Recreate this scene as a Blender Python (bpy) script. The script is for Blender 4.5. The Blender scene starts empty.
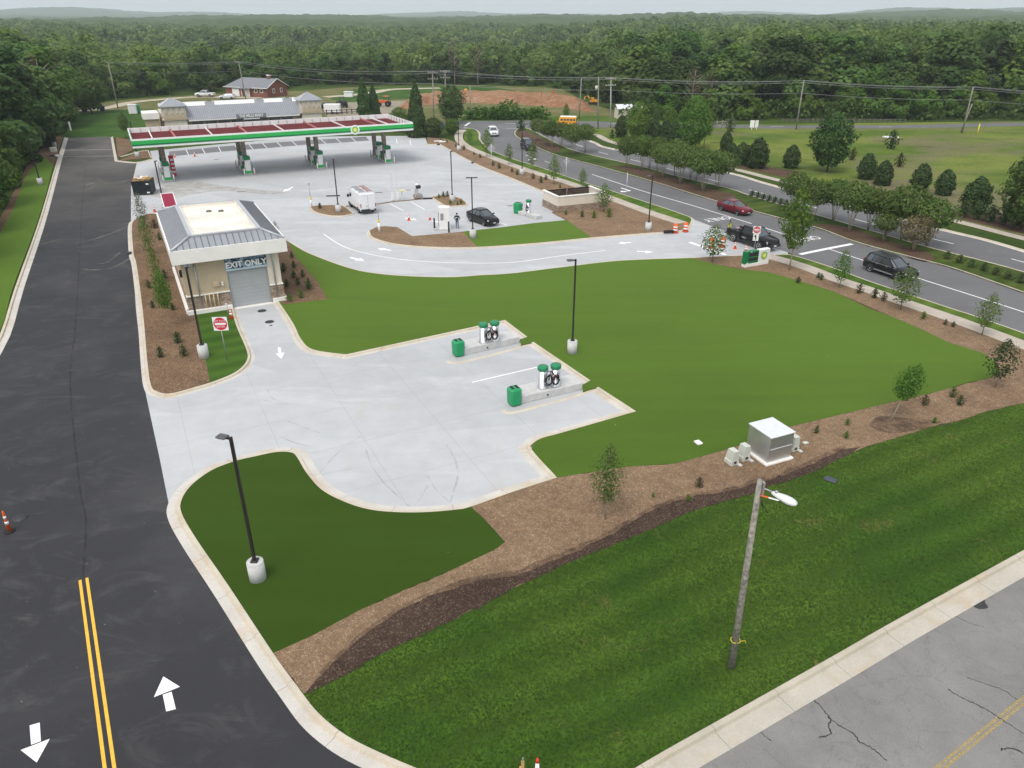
HAZE_D, SKY_SAT, SKY_STR, SUN_STR, EXPO, CLOUD = 1.6e-4, 0.55, 0.125, 1.05, 0.72, 0.6
import bpy, bmesh, math, random
import numpy as np
from mathutils import Vector, Matrix, noise
from mathutils.geometry import tessellate_polygon

random.seed(7)
RNG = np.random.default_rng(11)
sc = bpy.context.scene
COL = sc.collection
R = math.radians

# ------------------------------------------------------------------ camera numbers (metres; ground is z = 0)
CAM_H = 22.0
FOC = 740.0
PITCH = math.atan(367.0 / 740.0)
CP, SP = math.cos(PITCH), math.sin(PITCH)


def P(x, y, z=0.0):
    """survey helper: the point at height z that was measured at photo pixel (x, y)"""
    u, v = x - 512.0, y - 384.0
    f, d = FOC * CP - v * SP, FOC * SP + v * CP
    k = (CAM_H - z) / d
    return Vector((u * k, f * k, z))


def HT(y, Y):
    v = y - 384.0
    return CAM_H - Y * (FOC * SP + v * CP) / (FOC * CP - v * SP)


TH = R(27.0)                       # the site's own grid is turned 27 degrees
U = Vector((math.cos(TH), math.sin(TH), 0))
V = Vector((-math.sin(TH), math.cos(TH), 0))

# ------------------------------------------------------------------ materials
MATS = {}


def _n(nt, t, x=0, y=0, **kw):
    n = nt.nodes.new(t)
    n.location = (x, y)
    for k, v in kw.items():
        setattr(n, k, v)
    return n


def mat(name, col, rough=0.6, metal=0.0, var=0.12, scale=3.0, bump=0.0, bscale=60.0, spec=0.3, objvar=0.0, coat=0.0):
    """a plain procedural material: base colour with noise mottling and optional bump"""
    if name in MATS:
        return MATS[name]
    m = bpy.data.materials.new(name)
    m.use_nodes = True
    nt = m.node_tree
    b = nt.nodes['Principled BSDF']
    b.inputs['Roughness'].default_value = rough
    b.inputs['Metallic'].default_value = metal
    b.inputs['Specular IOR Level'].default_value = spec
    if coat:
        b.inputs['Coat Weight'].default_value = coat
        b.inputs['Coat Roughness'].default_value = 0.08
    tc = _n(nt, 'ShaderNodeTexCoord')
    nz = _n(nt, 'ShaderNodeTexNoise')
    nz.inputs['Scale'].default_value = scale
    nz.inputs['Detail'].default_value = 5
    nt.links.new(tc.outputs['Object'], nz.inputs['Vector'])
    mr = _n(nt, 'ShaderNodeMapRange')
    mr.inputs['From Min'].default_value = 0.3
    mr.inputs['From Max'].default_value = 0.7
    mr.inputs['To Min'].default_value = 1 - var
    mr.inputs['To Max'].default_value = 1 + var
    nt.links.new(nz.outputs['Fac'], mr.inputs['Value'])
    hs = _n(nt, 'ShaderNodeHueSaturation')
    hs.inputs['Color'].default_value = (*col, 1)
    if objvar:
        oi = _n(nt, 'ShaderNodeObjectInfo')
        m2 = _n(nt, 'ShaderNodeMapRange')
        m2.inputs['To Min'].default_value = 1 - objvar
        m2.inputs['To Max'].default_value = 1 + objvar
        nt.links.new(oi.outputs['Random'], m2.inputs['Value'])
        mm = _n(nt, 'ShaderNodeMath', operation='MULTIPLY')
        nt.links.new(mr.outputs[0], mm.inputs[0])
        nt.links.new(m2.outputs[0], mm.inputs[1])
        nt.links.new(mm.outputs[0], hs.inputs['Value'])
    else:
        nt.links.new(mr.outputs[0], hs.inputs['Value'])
    nt.links.new(hs.outputs['Color'], b.inputs['Base Color'])
    if bump:
        n2 = _n(nt, 'ShaderNodeTexNoise')
        n2.inputs['Scale'].default_value = bscale
        n2.inputs['Detail'].default_value = 3
        nt.links.new(tc.outputs['Object'], n2.inputs['Vector'])
        bp = _n(nt, 'ShaderNodeBump')
        bp.inputs['Strength'].default_value = bump
        bp.inputs['Distance'].default_value = 0.02
        nt.links.new(n2.outputs['Fac'], bp.inputs['Height'])
        nt.links.new(bp.outputs['Normal'], b.inputs['Normal'])
    MATS[name] = m
    return m


class NB:
    """small node-tree helper for the bigger surface materials (world coordinates = object coordinates there)"""

    def __init__(s, name, rough=0.9, spec=0.2):
        s.m = bpy.data.materials.new(name)
        MATS[name] = s.m
        s.m.use_nodes = True
        s.nt = s.m.node_tree
        s.b = s.nt.nodes['Principled BSDF']
        s.b.inputs['Roughness'].default_value = rough
        s.b.inputs['Specular IOR Level'].default_value = spec
        s.tc = _n(s.nt, 'ShaderNodeTexCoord')

    def L(s, a, b):
        s.nt.links.new(a, b)

    def vec(s, rot=0.0, sc_=(1, 1, 1), loc=(0, 0, 0), src='Object'):
        mp = _n(s.nt, 'ShaderNodeMapping')
        mp.vector_type = 'POINT'
        mp.inputs['Rotation'].default_value = (0, 0, rot)
        mp.inputs['Scale'].default_value = sc_
        mp.inputs['Location'].default_value = loc
        s.L(s.tc.outputs[src], mp.inputs['Vector'])
        return mp.outputs[0]

    def noise(s, v, scale, detail=6, rough=0.55, dist=0.0):
        n = _n(s.nt, 'ShaderNodeTexNoise')
        n.inputs['Scale'].default_value = scale
        n.inputs['Detail'].default_value = detail
        n.inputs['Roughness'].default_value = rough
        n.inputs['Distortion'].default_value = dist
        s.L(v, n.inputs['Vector'])
        return n.outputs['Fac']

    def vor(s, v, scale, out='Color', feature='F1'):
        n = _n(s.nt, 'ShaderNodeTexVoronoi')
        n.feature = feature
        n.inputs['Scale'].default_value = scale
        s.L(v, n.inputs['Vector'])
        return n.outputs[out]

    def rng(s, x, a, b, c=0.0, d=1.0):
        n = _n(s.nt, 'ShaderNodeMapRange')
        n.inputs['From Min'].default_value = a
        n.inputs['From Max'].default_value = b
        n.inputs['To Min'].default_value = c
        n.inputs['To Max'].default_value = d
        s.L(x, n.inputs['Value'])
        return n.outputs[0]

    def math(s, op, a, b=None):
        n = _n(s.nt, 'ShaderNodeMath', operation=op)
        for i, x in enumerate((a, b)):
            if x is None:
                continue
            if isinstance(x, (int, float)):
                n.inputs[i].default_value = x
            else:
                s.L(x, n.inputs[i])
        return n.outputs[0]

    def mix(s, f, a, b, mode='MIX'):
        n = _n(s.nt, 'ShaderNodeMix')
        n.data_type = 'RGBA'
        n.blend_type = mode
        if isinstance(f, (int, float)):
            n.inputs[0].default_value = f
        else:
            s.L(f, n.inputs[0])
        for i, x in ((6, a), (7, b)):
            if isinstance(x, tuple):
                n.inputs[i].default_value = (*x, 1)
            else:
                s.L(x, n.inputs[i])
        return n.outputs[2]

    def val(s, c, v):
        n = _n(s.nt, 'ShaderNodeHueSaturation')
        if isinstance(c, tuple):
            n.inputs['Color'].default_value = (*c, 1)
        else:
            s.L(c, n.inputs['Color'])
        s.L(v, n.inputs['Value'])
        return n.outputs[0]

    def sep(s, v):
        n = _n(s.nt, 'ShaderNodeSeparateXYZ')
        s.L(v, n.inputs[0])
        return n.outputs

    def attr(s, name, out='Fac'):
        n = _n(s.nt, 'ShaderNodeAttribute')
        n.attribute_name = name
        return n.outputs[out]

    def line(s, coord, period, width):
        """1 on thin lines repeated every period along coord"""
        a = s.math('DIVIDE', coord, period)
        f = s.math('FRACT', a)
        d = s.math('ABSOLUTE', s.math('SUBTRACT', f, 0.5))
        return s.math('GREATER_THAN', d, 0.5 - width / period / 2)

    def bump(s, h, strength=0.4, dist=0.02):
        bp = _n(s.nt, 'ShaderNodeBump')
        bp.inputs['Strength'].default_value = strength
        bp.inputs['Distance'].default_value = dist
        s.L(h, bp.inputs['Height'])
        s.L(bp.outputs['Normal'], s.b.inputs['Normal'])

    def out(s, c):
        s.L(c, s.b.inputs['Base Color'])
        return s.m


# ------------------------------------------------------------------ meshes
class MB:
    """collects shapes; build() links them as ONE mesh object"""

    def __init__(s):
        s.v, s.f, s.mi, s.sm, s.mats = [], [], [], [], []

    def mslot(s, m):
        if m not in s.mats:
            s.mats.append(m)
        return s.mats.index(m)

    def add(s, verts, faces, m, smooth=False, M=None):
        o = len(s.v)
        i = s.mslot(m)
        for p in verts:
            p = Vector(p)
            s.v.append(tuple(M @ p if M else p))
        for f in faces:
            s.f.append(tuple(k + o for k in f))
            s.mi.append(i)
            s.sm.append(smooth)
        return s

    def box(s, c, d, m, M=None, bev=0.0, taper=1.0):
        x, y, z = d[0] / 2, d[1] / 2, d[2] / 2
        if bev <= 0:
            vs = []
            for sz in (-1, 1):
                t = taper if sz > 0 else 1
                vs += [(c[0] + sx * x * t, c[1] + sy * y * t, c[2] + sz * z) for sx, sy in ((-1, -1), (1, -1), (1, 1), (-1, 1))]
            return s.add(vs, [(3, 2, 1, 0), (4, 5, 6, 7), (0, 1, 5, 4), (1, 2, 6, 5), (2, 3, 7, 6), (3, 0, 4, 7)], m, False, M)
        b = min(bev, x * .9, y * .9, z * .9)
        rings = []
        for zz, ins in ((-z, b), (-z + b, 0), (z - b, 0), (z, b)):
            t = taper if zz > 0 else 1
            xx, yy, q = (x - ins) * t, (y - ins) * t, b
            rings.append([(c[0] + px, c[1] + py, c[2] + zz) for px, py in
                          ((-xx + q, -yy), (xx - q, -yy), (xx, -yy + q), (xx, yy - q), (xx - q, yy), (-xx + q, yy), (-xx, yy - q), (-xx, -yy + q))])
        return s.loft(rings, m, True, False, M)

    def loft(s, rings, m, caps=True, smooth=False, M=None):
        n = len(rings[0])
        vs = [p for r in rings for p in r]
        fs = []
        for k in range(len(rings) - 1):
            for i in range(n):
                j = (i + 1) % n
                fs.append((k * n + i, k * n + j, (k + 1) * n + j, (k + 1) * n + i))
        if caps:
            fs.append(tuple(range(n))[::-1])
            fs.append(tuple((len(rings) - 1) * n + i for i in range(n)))
        return s.add(vs, fs, m, smooth, M)

    def tube(s, pts, r, m, n=8, caps=True, smooth=True, M=None):
        pts = [Vector(p) for p in pts]
        rs = r if isinstance(r, (list, tuple)) else [r] * len(pts)
        rings = []
        ref = None
        for k, p in enumerate(pts):
            t = (pts[min(k + 1, len(pts) - 1)] - pts[max(k - 1, 0)]).normalized()
            if ref is None:
                ref = Vector((1, 0, 0)) if abs(t.x) < .8 else Vector((0, 1, 0))
            a = t.cross(ref).normalized()
            b = t.cross(a).normalized()
            ref = b.cross(t) if False else ref
            rings.append([tuple(p + (a * math.cos(2 * math.pi * i / n) + b * math.sin(2 * math.pi * i / n)) * rs[k]) for i in range(n)])
        return s.loft(rings, m, caps, smooth, M)

    def cyl(s, c, r, h, m, n=16, r2=None, M=None, smooth=True):
        c = Vector(c)
        return s.tube([c, c + Vector((0, 0, h))], [r, r if r2 is None else r2], m, n, True, smooth, M)

    def lathe(s, c, prof, m, n=20, M=None, smooth=True):
        rings = [[(c[0] + r * math.cos(2 * math.pi * i / n), c[1] + r * math.sin(2 * math.pi * i / n), c[2] + z) for i in range(n)] for r, z in prof]
        return s.loft(rings, m, True, smooth, M)

    def prism(s, poly, z0, z1, m, M=None):
        """vertical prism over a plan polygon (any shape)"""
        n = len(poly)
        pts = [Vector((p[0], p[1], 0)) for p in poly]
        tris = tessellate_polygon([pts])
        vs = [(p.x, p.y, z0) for p in pts] + [(p.x, p.y, z1) for p in pts]
        ar = sum(pts[i].x * pts[(i + 1) % n].y - pts[(i + 1) % n].x * pts[i].y for i in range(n))
        fs = []
        for t in tris:
            a, b, c = t
            cr = (pts[b] - pts[a]).cross(pts[c] - pts[a]).z
            if cr < 0:
                a, c = c, a
            fs.append((a + n, b + n, c + n))
            if z0 != z1:
                fs.append((c, b, a))
        if z0 != z1:
            for i in range(n):
                j = (i + 1) % n
                fs.append((i, j, j + n, i + n) if ar > 0 else (j, i, i + n, j + n))
        else:
            vs = vs
        return s.add(vs, fs, m, False, M)

    def ngon(s, pts, m, M=None):
        return s.add(pts, [tuple(range(len(pts)))], m, False, M)

    def build(s, name, parent=None, loc=None, rotz=0.0):
        me = bpy.data.meshes.new(name)
        me.from_pydata(s.v, [], s.f)
        for m in s.mats:
            me.materials.append(m)
        me.polygons.foreach_set('material_index', s.mi)
        me.polygons.foreach_set('use_smooth', s.sm)
        me.update()
        o = bpy.data.objects.new(name, me)
        COL.objects.link(o)
        if parent:
            o.parent = parent
        if loc is not None:
            o.location = loc
        if rotz:
            o.rotation_euler.z = rotz
        return o


def tag(o, label, cat, group=None):
    o['label'] = label
    o['category'] = cat
    if group:
        o['group'] = group
    return o


def thing(name, label, cat, loc=(0, 0, 0), rotz=0.0, group=None):
    o = bpy.data.objects.new(name, None)
    o.empty_display_size = 0.2
    COL.objects.link(o)
    o.location = loc
    o.rotation_euler = (0, 0, rotz)
    return tag(o, label, cat, group)


def dup(root, loc, rotz=0.0, label=None, group=None, scale=None, cat=None):
    r = root.copy()
    COL.objects.link(r)
    r.location = loc
    r.rotation_euler = (0, 0, rotz)
    if scale is not None:
        r.scale = scale if isinstance(scale, (tuple, list)) else (scale,) * 3
    if label:
        r['label'] = label
    if group:
        r['group'] = group
    if cat:
        r['category'] = cat

    def rec(src, par):
        for ch in list(src.children):
            c = ch.copy()
            COL.objects.link(c)
            c.parent = par
            rec(ch, c)
    rec(root, r)
    return r


def smooth_poly(pts, n=6, closed=False):
    """Catmull-Rom through plan points"""
    pts = [Vector(p) for p in pts]
    out = []
    m = len(pts)
    rngk = range(m if closed else m - 1)
    for k in rngk:
        p0 = pts[(k - 1) % m] if closed or k > 0 else pts[k]
        p1, p2 = pts[k], pts[(k + 1) % m]
        p3 = pts[(k + 2) % m] if closed or k + 2 < m else p2
        for i in range(n):
            t = i / n
            out.append(0.5 * ((2 * p1) + (p2 - p0) * t + (2 * p0 - 5 * p1 + 4 * p2 - p3) * t * t + (3 * p1 - p0 - 3 * p2 + p3) * t ** 3))
    if not closed:
        out.append(pts[-1])
    return out


def path(px, z=0.0, corners=(), n=5):
    """survey pixels to a plan curve; indices in corners stay sharp"""
    pts = [P(x, y, z) for x, y in px]
    cuts = [0] + sorted(corners) + [len(pts) - 1]
    out = []
    for a, b in zip(cuts[:-1], cuts[1:]):
        if b <= a:
            continue
        seg = pts[a:b + 1]
        s_ = smooth_poly(seg, n) if len(seg) > 2 else seg
        out += s_ if not out else s_[1:]
    return out


def sheet(name, pts, z, m, z0=None, kind='structure', parent=None, wob=0.0):
    """flat sheet (or low slab when z0 is given) over a plan polygon"""
    mb = MB()
    q = [(p[0], p[1]) for p in pts]
    if wob:
        rr = random.Random(len(q))
        qq = []
        for i in range(len(q)):
            a, b = Vector(q[i]), Vector(q[(i + 1) % len(q)])
            k = max(1, int((b - a).length / 0.35))
            k = min(k, 120)
            nrm = Vector((-(b - a).y, (b - a).x)).normalized() if (b - a).length > 0 else Vector((0, 0))
            for j in range(k):
                p = a.lerp(b, j / k)
                w = noise.noise(Vector((p.x * 1.3, p.y * 1.3, 3.1))) * wob + (rr.random() - .5) * wob * .7
                p = p + nrm * (w if j else 0)
                qq.append((p.x, p.y))
        q = qq
    mb.prism(q, z if z0 is None else z0, z, m)
    if z0 is None:
        # keep only the top copy of the vertices
        n = len(q)
        mb.v = mb.v[n:]
        mb.f = [tuple(k - n for k in f) for f in mb.f]
    o = mb.build(name, parent)
    if kind:
        o['kind'] = kind
    return o


def ribbon(name, pts, w, z, m, kind='structure', mb=None):
    """painted line: constant width strip along plan points"""
    own = mb is None
    mb = mb or MB()
    vs, fs = [], []
    for k, p in enumerate(pts):
        p = Vector((p[0], p[1], 0))
        a = Vector(pts[max(k - 1, 0)])
        b = Vector(pts[min(k + 1, len(pts) - 1)])
        t = Vector((b[0] - a[0], b[1] - a[1], 0)).normalized()
        nn = Vector((-t.y, t.x, 0)) * w / 2
        vs += [(p.x + nn.x, p.y + nn.y, z), (p.x - nn.x, p.y - nn.y, z)]
        if k:
            fs.append((2 * k - 2, 2 * k - 1, 2 * k + 1, 2 * k))
    mb.add(vs, fs, m)
    if own:
        o = mb.build(name)
        o['kind'] = kind
        return o


def kerb(name, pts, side, m, top=0.16, gut=0.45, h=0.14, base=0.012):
    """raised kerb with a gutter pan swept along plan points (line = back of kerb); UV u = metres along"""
    prof = [(0, -0.1), (0, h), (top, h - .004), (top + .05, base + .012), (top + gut, base + .004), (top + gut, -0.1)] if gut > 0 else \
        [(0, -0.1), (0, h), (top, h - .004), (top + .03, base), (top + .03, -.1)]
    vs, fs, uv = [], [], []
    n = len(prof)
    L = 0.0
    for k, p in enumerate(pts):
        p = Vector((p[0], p[1], 0))
        a = Vector(pts[max(k - 1, 0)])
        b = Vector(pts[min(k + 1, len(pts) - 1)])
        a, b = Vector((a[0], a[1], 0)), Vector((b[0], b[1], 0))
        if 0 < k < len(pts) - 1:
            t1, t2 = (p - a).normalized(), (b - p).normalized()
            t = (t1 + t2).normalized()
            mit = 1 / max(0.55, t.dot(t1))
        else:
            t, mit = (b - a).normalized(), 1
        nn = Vector((-t.y, t.x, 0)) * side * mit
        if k:
            L += (p - Vector((pts[k - 1][0], pts[k - 1][1], 0))).length
        for off, z in prof:
            q = p + nn * off
            vs.append((q.x, q.y, z))
            uv.append((L, off))
        if k:
            for i in range(n - 1):
                f = ((k - 1) * n + i, (k - 1) * n + i + 1, k * n + i + 1, k * n + i)
                fs.append(f if side < 0 else f[::-1])
    mb = MB().add(vs, fs, m)
    o = mb.build(name)
    l = o.data.uv_layers.new(name='UVMap')
    for lp in o.data.loops:
        l.data[lp.index].uv = uv[lp.vertex_index]
    o['kind'] = 'structure'
    return o


def text_mesh(mb, s, size, m, M, extrude=0.004, align='CENTER', xs=1.0, bold=0.0):
    cu = bpy.data.curves.new('lettering', 'FONT')
    cu.body = s
    cu.size = size
    cu.extrude = extrude
    cu.offset = bold
    cu.align_x = align
    cu.align_y = 'CENTER'
    cu.resolution_u = 2
    ob = bpy.data.objects.new('lettering', cu)
    COL.objects.link(ob)
    dg = bpy.context.evaluated_depsgraph_get()
    me = bpy.data.meshes.new_from_object(ob.evaluated_get(dg))
    mb.add([(v.co.x * xs, v.co.y, v.co.z) for v in me.vertices], [tuple(p.vertices) for p in me.polygons], m, False, M)
    bpy.data.objects.remove(ob)
    bpy.data.curves.remove(cu)
    bpy.data.meshes.remove(me)


def frame_M(o, x, y):
    """matrix whose local x,y run along the given world vectors (z = normal)"""
    x, y = Vector(x).normalized(), Vector(y).normalized()
    z = x.cross(y).normalized()
    M = Matrix((x, y, z)).transposed().to_4x4()
    M.translation = Vector(o)
    return M
# ------------------------------------------------------------------ surface materials
def m_concrete():
    k = NB('concrete', 0.75, 0.25)
    v = k.vec()
    rv = k.vec(rot=-TH)
    big = k.rng(k.noise(v, 0.07, 5), .3, .7, .90, 1.07)
    med = k.rng(k.noise(v, 0.8, 7, .65), .3, .7, .94, 1.05)
    fine = k.rng(k.noise(v, 22, 3), .3, .7, .97, 1.03)
    x, y, _ = k.sep(rv)[:3]
    j = k.math('MAXIMUM', k.line(x, 4.6, .045), k.line(y, 4.6, .045))
    # each cast bay came out of its own truck
    n = _n(k.nt, 'ShaderNodeVectorMath', operation='FLOOR')
    sc_ = k.vec(rot=-TH, sc_=(1 / 13.8, 1 / 4.6, 0), loc=(.5, .5, 0))
    k.L(sc_, n.inputs[0])
    wn = _n(k.nt, 'ShaderNodeTexWhiteNoise')
    k.L(n.outputs[0], wn.inputs['Vector'])
    bay = k.rng(wn.outputs['Value'], 0, 1, .94, 1.05)
    f = k.math('MULTIPLY', k.math('MULTIPLY', big, med), k.math('MULTIPLY', fine, bay))
    f = k.math('MULTIPLY', f, k.rng(j, 0, 1, 1, .86))
    c = k.val((.430, .440, .450), f)
    st = k.rng(k.noise(k.vec(rot=.4, sc_=(1, .35, 1)), .33, 8, .7, .6), .56, .74, 0, .38)
    c = k.mix(st, c, (.42, .36, .28))
    wh = k.rng(k.noise(k.vec(rot=-TH - .1, sc_=(.45, 1.5, 1)), .22, 5, .6, .3), .56, .66, 0, .45)
    c = k.mix(wh, c, (.52, .53, .545))
    return k.out(c)


def m_asphalt(name, base, dust, amt, seam=True):
    k = NB(name, 0.82, 0.25)
    v = k.vec()
    big = k.rng(k.noise(v, .09, 4), .3, .7, .88, 1.12)
    fine = k.rng(k.noise(v, 45, 2), .25, .75, .80, 1.2)
    c = k.val(base, k.math('MULTIPLY', big, fine))
    d1 = k.rng(k.noise(k.vec(rot=-TH, sc_=(.8, 1.2, 1)), .36, 8, .70, 1.4), .52, .74, 0, amt)
    d2 = k.rng(k.noise(k.vec(rot=-TH + .25, sc_=(.35, 1.3, 1)), .5, 7, .7, 1.5), .60, .76, 0, amt * 1.0)
    d3 = k.rng(k.noise(v, .10, 6, .6, .4), .48, .70, 0, amt * .8)
    c = k.mix(d1, c, dust)
    c = k.mix(d2, c, dust)
    c = k.mix(d3, c, dust)
    if name == 'drive_asphalt':
        ru, rv, _z = k.sep(k.vec(rot=-TH))[:3]
        old = k.math('MULTIPLY', k.rng(rv, 92, 150, 0, .62), k.rng(k.noise(v, .16, 6, .65), .35, .65, .35, 1))
        c = k.mix(old, c, (.165, .15, .13))
    sp = k.vor(v, 1.1, 'Distance')
    c = k.mix(k.rng(sp, .0, .035, .8, 0), c, (.45, .43, .38))
    return k.out(c)


def m_turf(name='artificial_turf', c1=(.051, .096, .010), c2=(.062, .108, .013), sheen=.46):
    k = NB(name, 0.95, 0.1)
    v = k.vec()
    a = k.rng(k.noise(v, .06, 6, .6), .3, .7, .88, 1.12)
    b = k.rng(k.noise(k.vec(rot=-TH - .2, sc_=(.16, 1.4, 1)), .5, 7, .65), .3, .7, .90, 1.11)
    f = k.rng(k.noise(v, 30, 3), .3, .7, .90, 1.1)
    c = k.val(c1, k.math('MULTIPLY', k.math('MULTIPLY', a, b), f))
    k.b.inputs['Sheen Weight'].default_value = sheen
    k.b.inputs['Sheen Roughness'].default_value = .45
    k.b.inputs['Sheen Tint'].default_value = (.42, .66, .12, 1)
    # rolls of turf laid side by side
    fl = _n(k.nt, 'ShaderNodeVectorMath', operation='FLOOR')
    k.L(k.vec(rot=-TH, sc_=(1 / 30., 1 / 3.7, 0)), fl.inputs[0])
    wn = _n(k.nt, 'ShaderNodeTexWhiteNoise')
    k.L(fl.outputs[0], wn.inputs['Vector'])
    c = k.val(c, k.rng(wn.outputs['Value'], 0, 1, .945, 1.055))
    rx, ry, _z = k.sep(k.vec(rot=-TH))[:3]
    c = k.mix(k.math('MULTIPLY', k.line(ry, 3.7, .05), .30), c, (.03, .05, .01))
    pile = k.rng(k.noise(k.vec(rot=-.5, sc_=(.12, 1, 1)), .22, 3), .35, .65, 0, .35)
    c = k.mix(pile, c, c2)
    c = k.mix(k.rng(k.vor(v, .42, 'Distance'), 0, .028, .7, 0), c, (.5, .5, .46))
    k.bump(k.noise(v, 60, 2), .5, .02)
    return k.out(c)


def m_lawn(name='lawn', c1=(.040, .096, .010), c2=(.072, .126, .015), dry=(.17, .14, .05), amt=.8):
    k = NB(name, 0.95, 0.1)
    v = k.vec()
    a = k.noise(v, .13, 6, .6)
    c = k.mix(k.rng(a, .40, .60), c1, c2)
    mx_, my_, _z = k.sep(k.vec(rot=-R(28.6)))[:3]
    wob = k.math('MULTIPLY', k.noise(v, .25, 3), .9)
    mow = k.rng(k.math('SINE', k.math('MULTIPLY', k.math('ADD', my_, wob), 3.4)), -1, 1, .86, 1.15)
    c = k.val(c, k.math('MULTIPLY', mow, k.rng(k.noise(v, 5, 7, .65), .25, .75, .93, 1.07)))
    d = k.rng(k.noise(k.vec(loc=(7, 3, 0)), .30, 8, .72, .4), .585, .70, 0, amt)
    c = k.mix(d, c, dry)
    k.bump(k.noise(v, 30, 4, .7), .4, .05)
    return k.out(c)


def m_mulch(name, cols, contrast=1.0):
    k = NB(name, 0.95, 0.1)
    v = k.vec()
    vw = k.noise(v, 3.2, 8, .75)
    chips = k.vor(k.vec(sc_=(1, 1, 1)), 21, 'Color')
    cs = _n(k.nt, 'ShaderNodeSeparateColor')
    k.L(chips, cs.inputs[0])
    c = k.mix(k.rng(cs.outputs[0], 0, 1), cols[0], cols[1])
    c = k.mix(k.rng(cs.outputs[1], .86, .9, 0, .8), c, cols[2])
    c = k.val(c, k.math('MULTIPLY', k.rng(vw, .3, .7, .72, 1.28), k.rng(k.noise(v, .35, 6, .65), .3, .7, .78, 1.2)))
    k.bump(k.math('ADD', k.vor(v, 21, 'Distance'), vw), .8, .05)
    return k.out(c)


def m_ground():
    k = NB('ground_cover', 0.95, 0.05)
    v = k.vec()
    c = k.mix(k.rng(k.noise(v, .05, 8, .6), .35, .65), (.030, .055, .011), (.06, .09, .02))
    c = k.val(c, k.rng(k.noise(v, .9, 8, .75), .25, .75, .6, 1.4))
    return k.out(c)


def m_meadow():
    k = NB('meadow', 0.95, 0.1)
    v = k.vec()
    c = k.mix(k.rng(k.noise(k.vec(sc_=(.7, 1, 1)), .06, 7, .6), .42, .58), (.085, .138, .020), (.165, .20, .04))
    d = k.rng(k.noise(k.vec(sc_=(.55, .8, 1), loc=(3, 1, 0)), .04, 8, .65, .5), .50, .59, 0, .75)
    c = k.mix(d, c, (.175, .145, .092))
    d2 = k.rng(k.noise(k.vec(sc_=(.6, 1.6, 1), loc=(13, 5, 0)), .11, 8, .7, .4), .58, .66, 0, .7)
    c = k.mix(d2, c, (.03, .06, .012))
    c = k.val(c, k.rng(k.noise(v, 1.6, 8, .75), .25, .75, .70, 1.3))
    k.bump(k.noise(v, 3, 6, .7), .9, .3)
    return k.out(c)


def m_dirt(name, c1, c2):
    k = NB(name, 0.95, 0.1)
    v = k.vec()
    c = k.mix(k.rng(k.noise(v, .12, 8, .7), .35, .65), c1, c2)
    c = k.val(c, k.rng(k.noise(v, .8, 8, .75), .3, .7, .55, 1.3))
    k.bump(k.noise(v, .7, 8, .75), 1.0, .9)
    return k.out(c)


def m_kerb(name='kerb_concrete', top=(.53, .475, .385), pan=(.53, .515, .485)):
    k = NB(name, 0.85, 0.2)
    v = k.vec()
    uv = k.vec(src='UV')
    u, w, _ = k.sep(uv)[:3]
    f = k.math('MULTIPLY', k.rng(k.noise(v, .5, 7, .7), .3, .7, .86, 1.1), k.rng(k.noise(v, 14, 4), .3, .7, .93, 1.06))
    c = k.val(top, f)
    gut = k.rng(w, .22, .30, 0, 1)
    c = k.mix(k.math('MULTIPLY', gut, .75), c, k.val(pan, f))
    st = k.rng(k.noise(k.vec(sc_=(.6, .6, .6)), .8, 7, .7), .52, .70, 0, .55)
    c = k.mix(st, c, (.42, .30, .16))
    c = k.mix(k.math('MULTIPLY', k.line(u, 3.05, .03), .5), c, (.10, .09, .08))
    return k.out(c)


def m_oldroad():
    k = NB('old_asphalt', 0.88, 0.2)
    v = k.vec()
    c = k.mix(k.rng(k.noise(v, .35, 8, .7), .3, .7), (.17, .166, .16), (.235, .228, .215))
    c = k.val(c, k.rng(k.noise(v, 38, 3, .7), .25, .75, .75, 1.25))
    cr = k.vor(k.vec(), .55, 'Distance', 'DISTANCE_TO_EDGE')
    warp = k.noise(v, 2.2, 6, .7)
    cr2 = k.math('ADD', cr, k.rng(warp, .3, .7, -.05, .05))
    c = k.mix(k.rng(k.math('ABSOLUTE', cr2), .0, .012, .28, 0), c, (.06, .06, .06))
    c = k.mix(k.rng(k.noise(v, .28, 7, .7, .6), .60, .72, 0, .5), c, (.12, .12, .12))
    return k.out(c)


M_CONC = m_concrete()
M_ASPH = m_asphalt('drive_asphalt', (.034, .034, .0375), (.15, .148, .145), .25)
M_BLVD = m_asphalt('road_asphalt', (.130, .130, .133), (.20, .20, .20), .35)
M_STALL = m_asphalt('stall_asphalt', (.15, .15, .155), (.22, .22, .22), .3)
M_OLD = m_oldroad()
M_TURF = m_turf()
M_TURFD = m_turf('pile_shaded_turf', (.026, .054, .005), (.032, .061, .007), .26)  # same turf, with the shade of its leaning pile put into the colour
M_LAWN = m_lawn()
M_STRIP = m_lawn('verge_grass', (.05, .10, .012), (.10, .15, .025), (.17, .16, .05), .4)
M_MEDG = m_lawn('median_grass', (.03, .055, .010), (.07, .10, .018), (.10, .08, .04), .5)
M_FARG = m_lawn('far_lawn', (.030, .075, .012), (.055, .11, .018), (.13, .12, .05), .5)
M_MULCH = m_mulch('wood_mulch', ((.180, .114, .066), (.255, .172, .108), (.36, .27, .19)))
M_MULCHD = m_mulch('dark_mulch', ((.044, .028, .021), (.080, .051, .038), (.16, .12, .09)))  # darker brown mulch for the lower edge of the bed
M_MULCHP = m_mulch('planter_mulch', ((.130, .078, .045), (.205, .132, .080), (.34, .25, .17)))
M_GROUND = m_ground()
M_MEADOW = m_meadow()
M_RED = m_dirt('red_dirt', (.31, .150, .08), (.40, .245, .15))
M_TAN = m_dirt('tan_dirt', (.24, .21, .10), (.12, .15, .04))
M_KERB = m_kerb()
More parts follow.
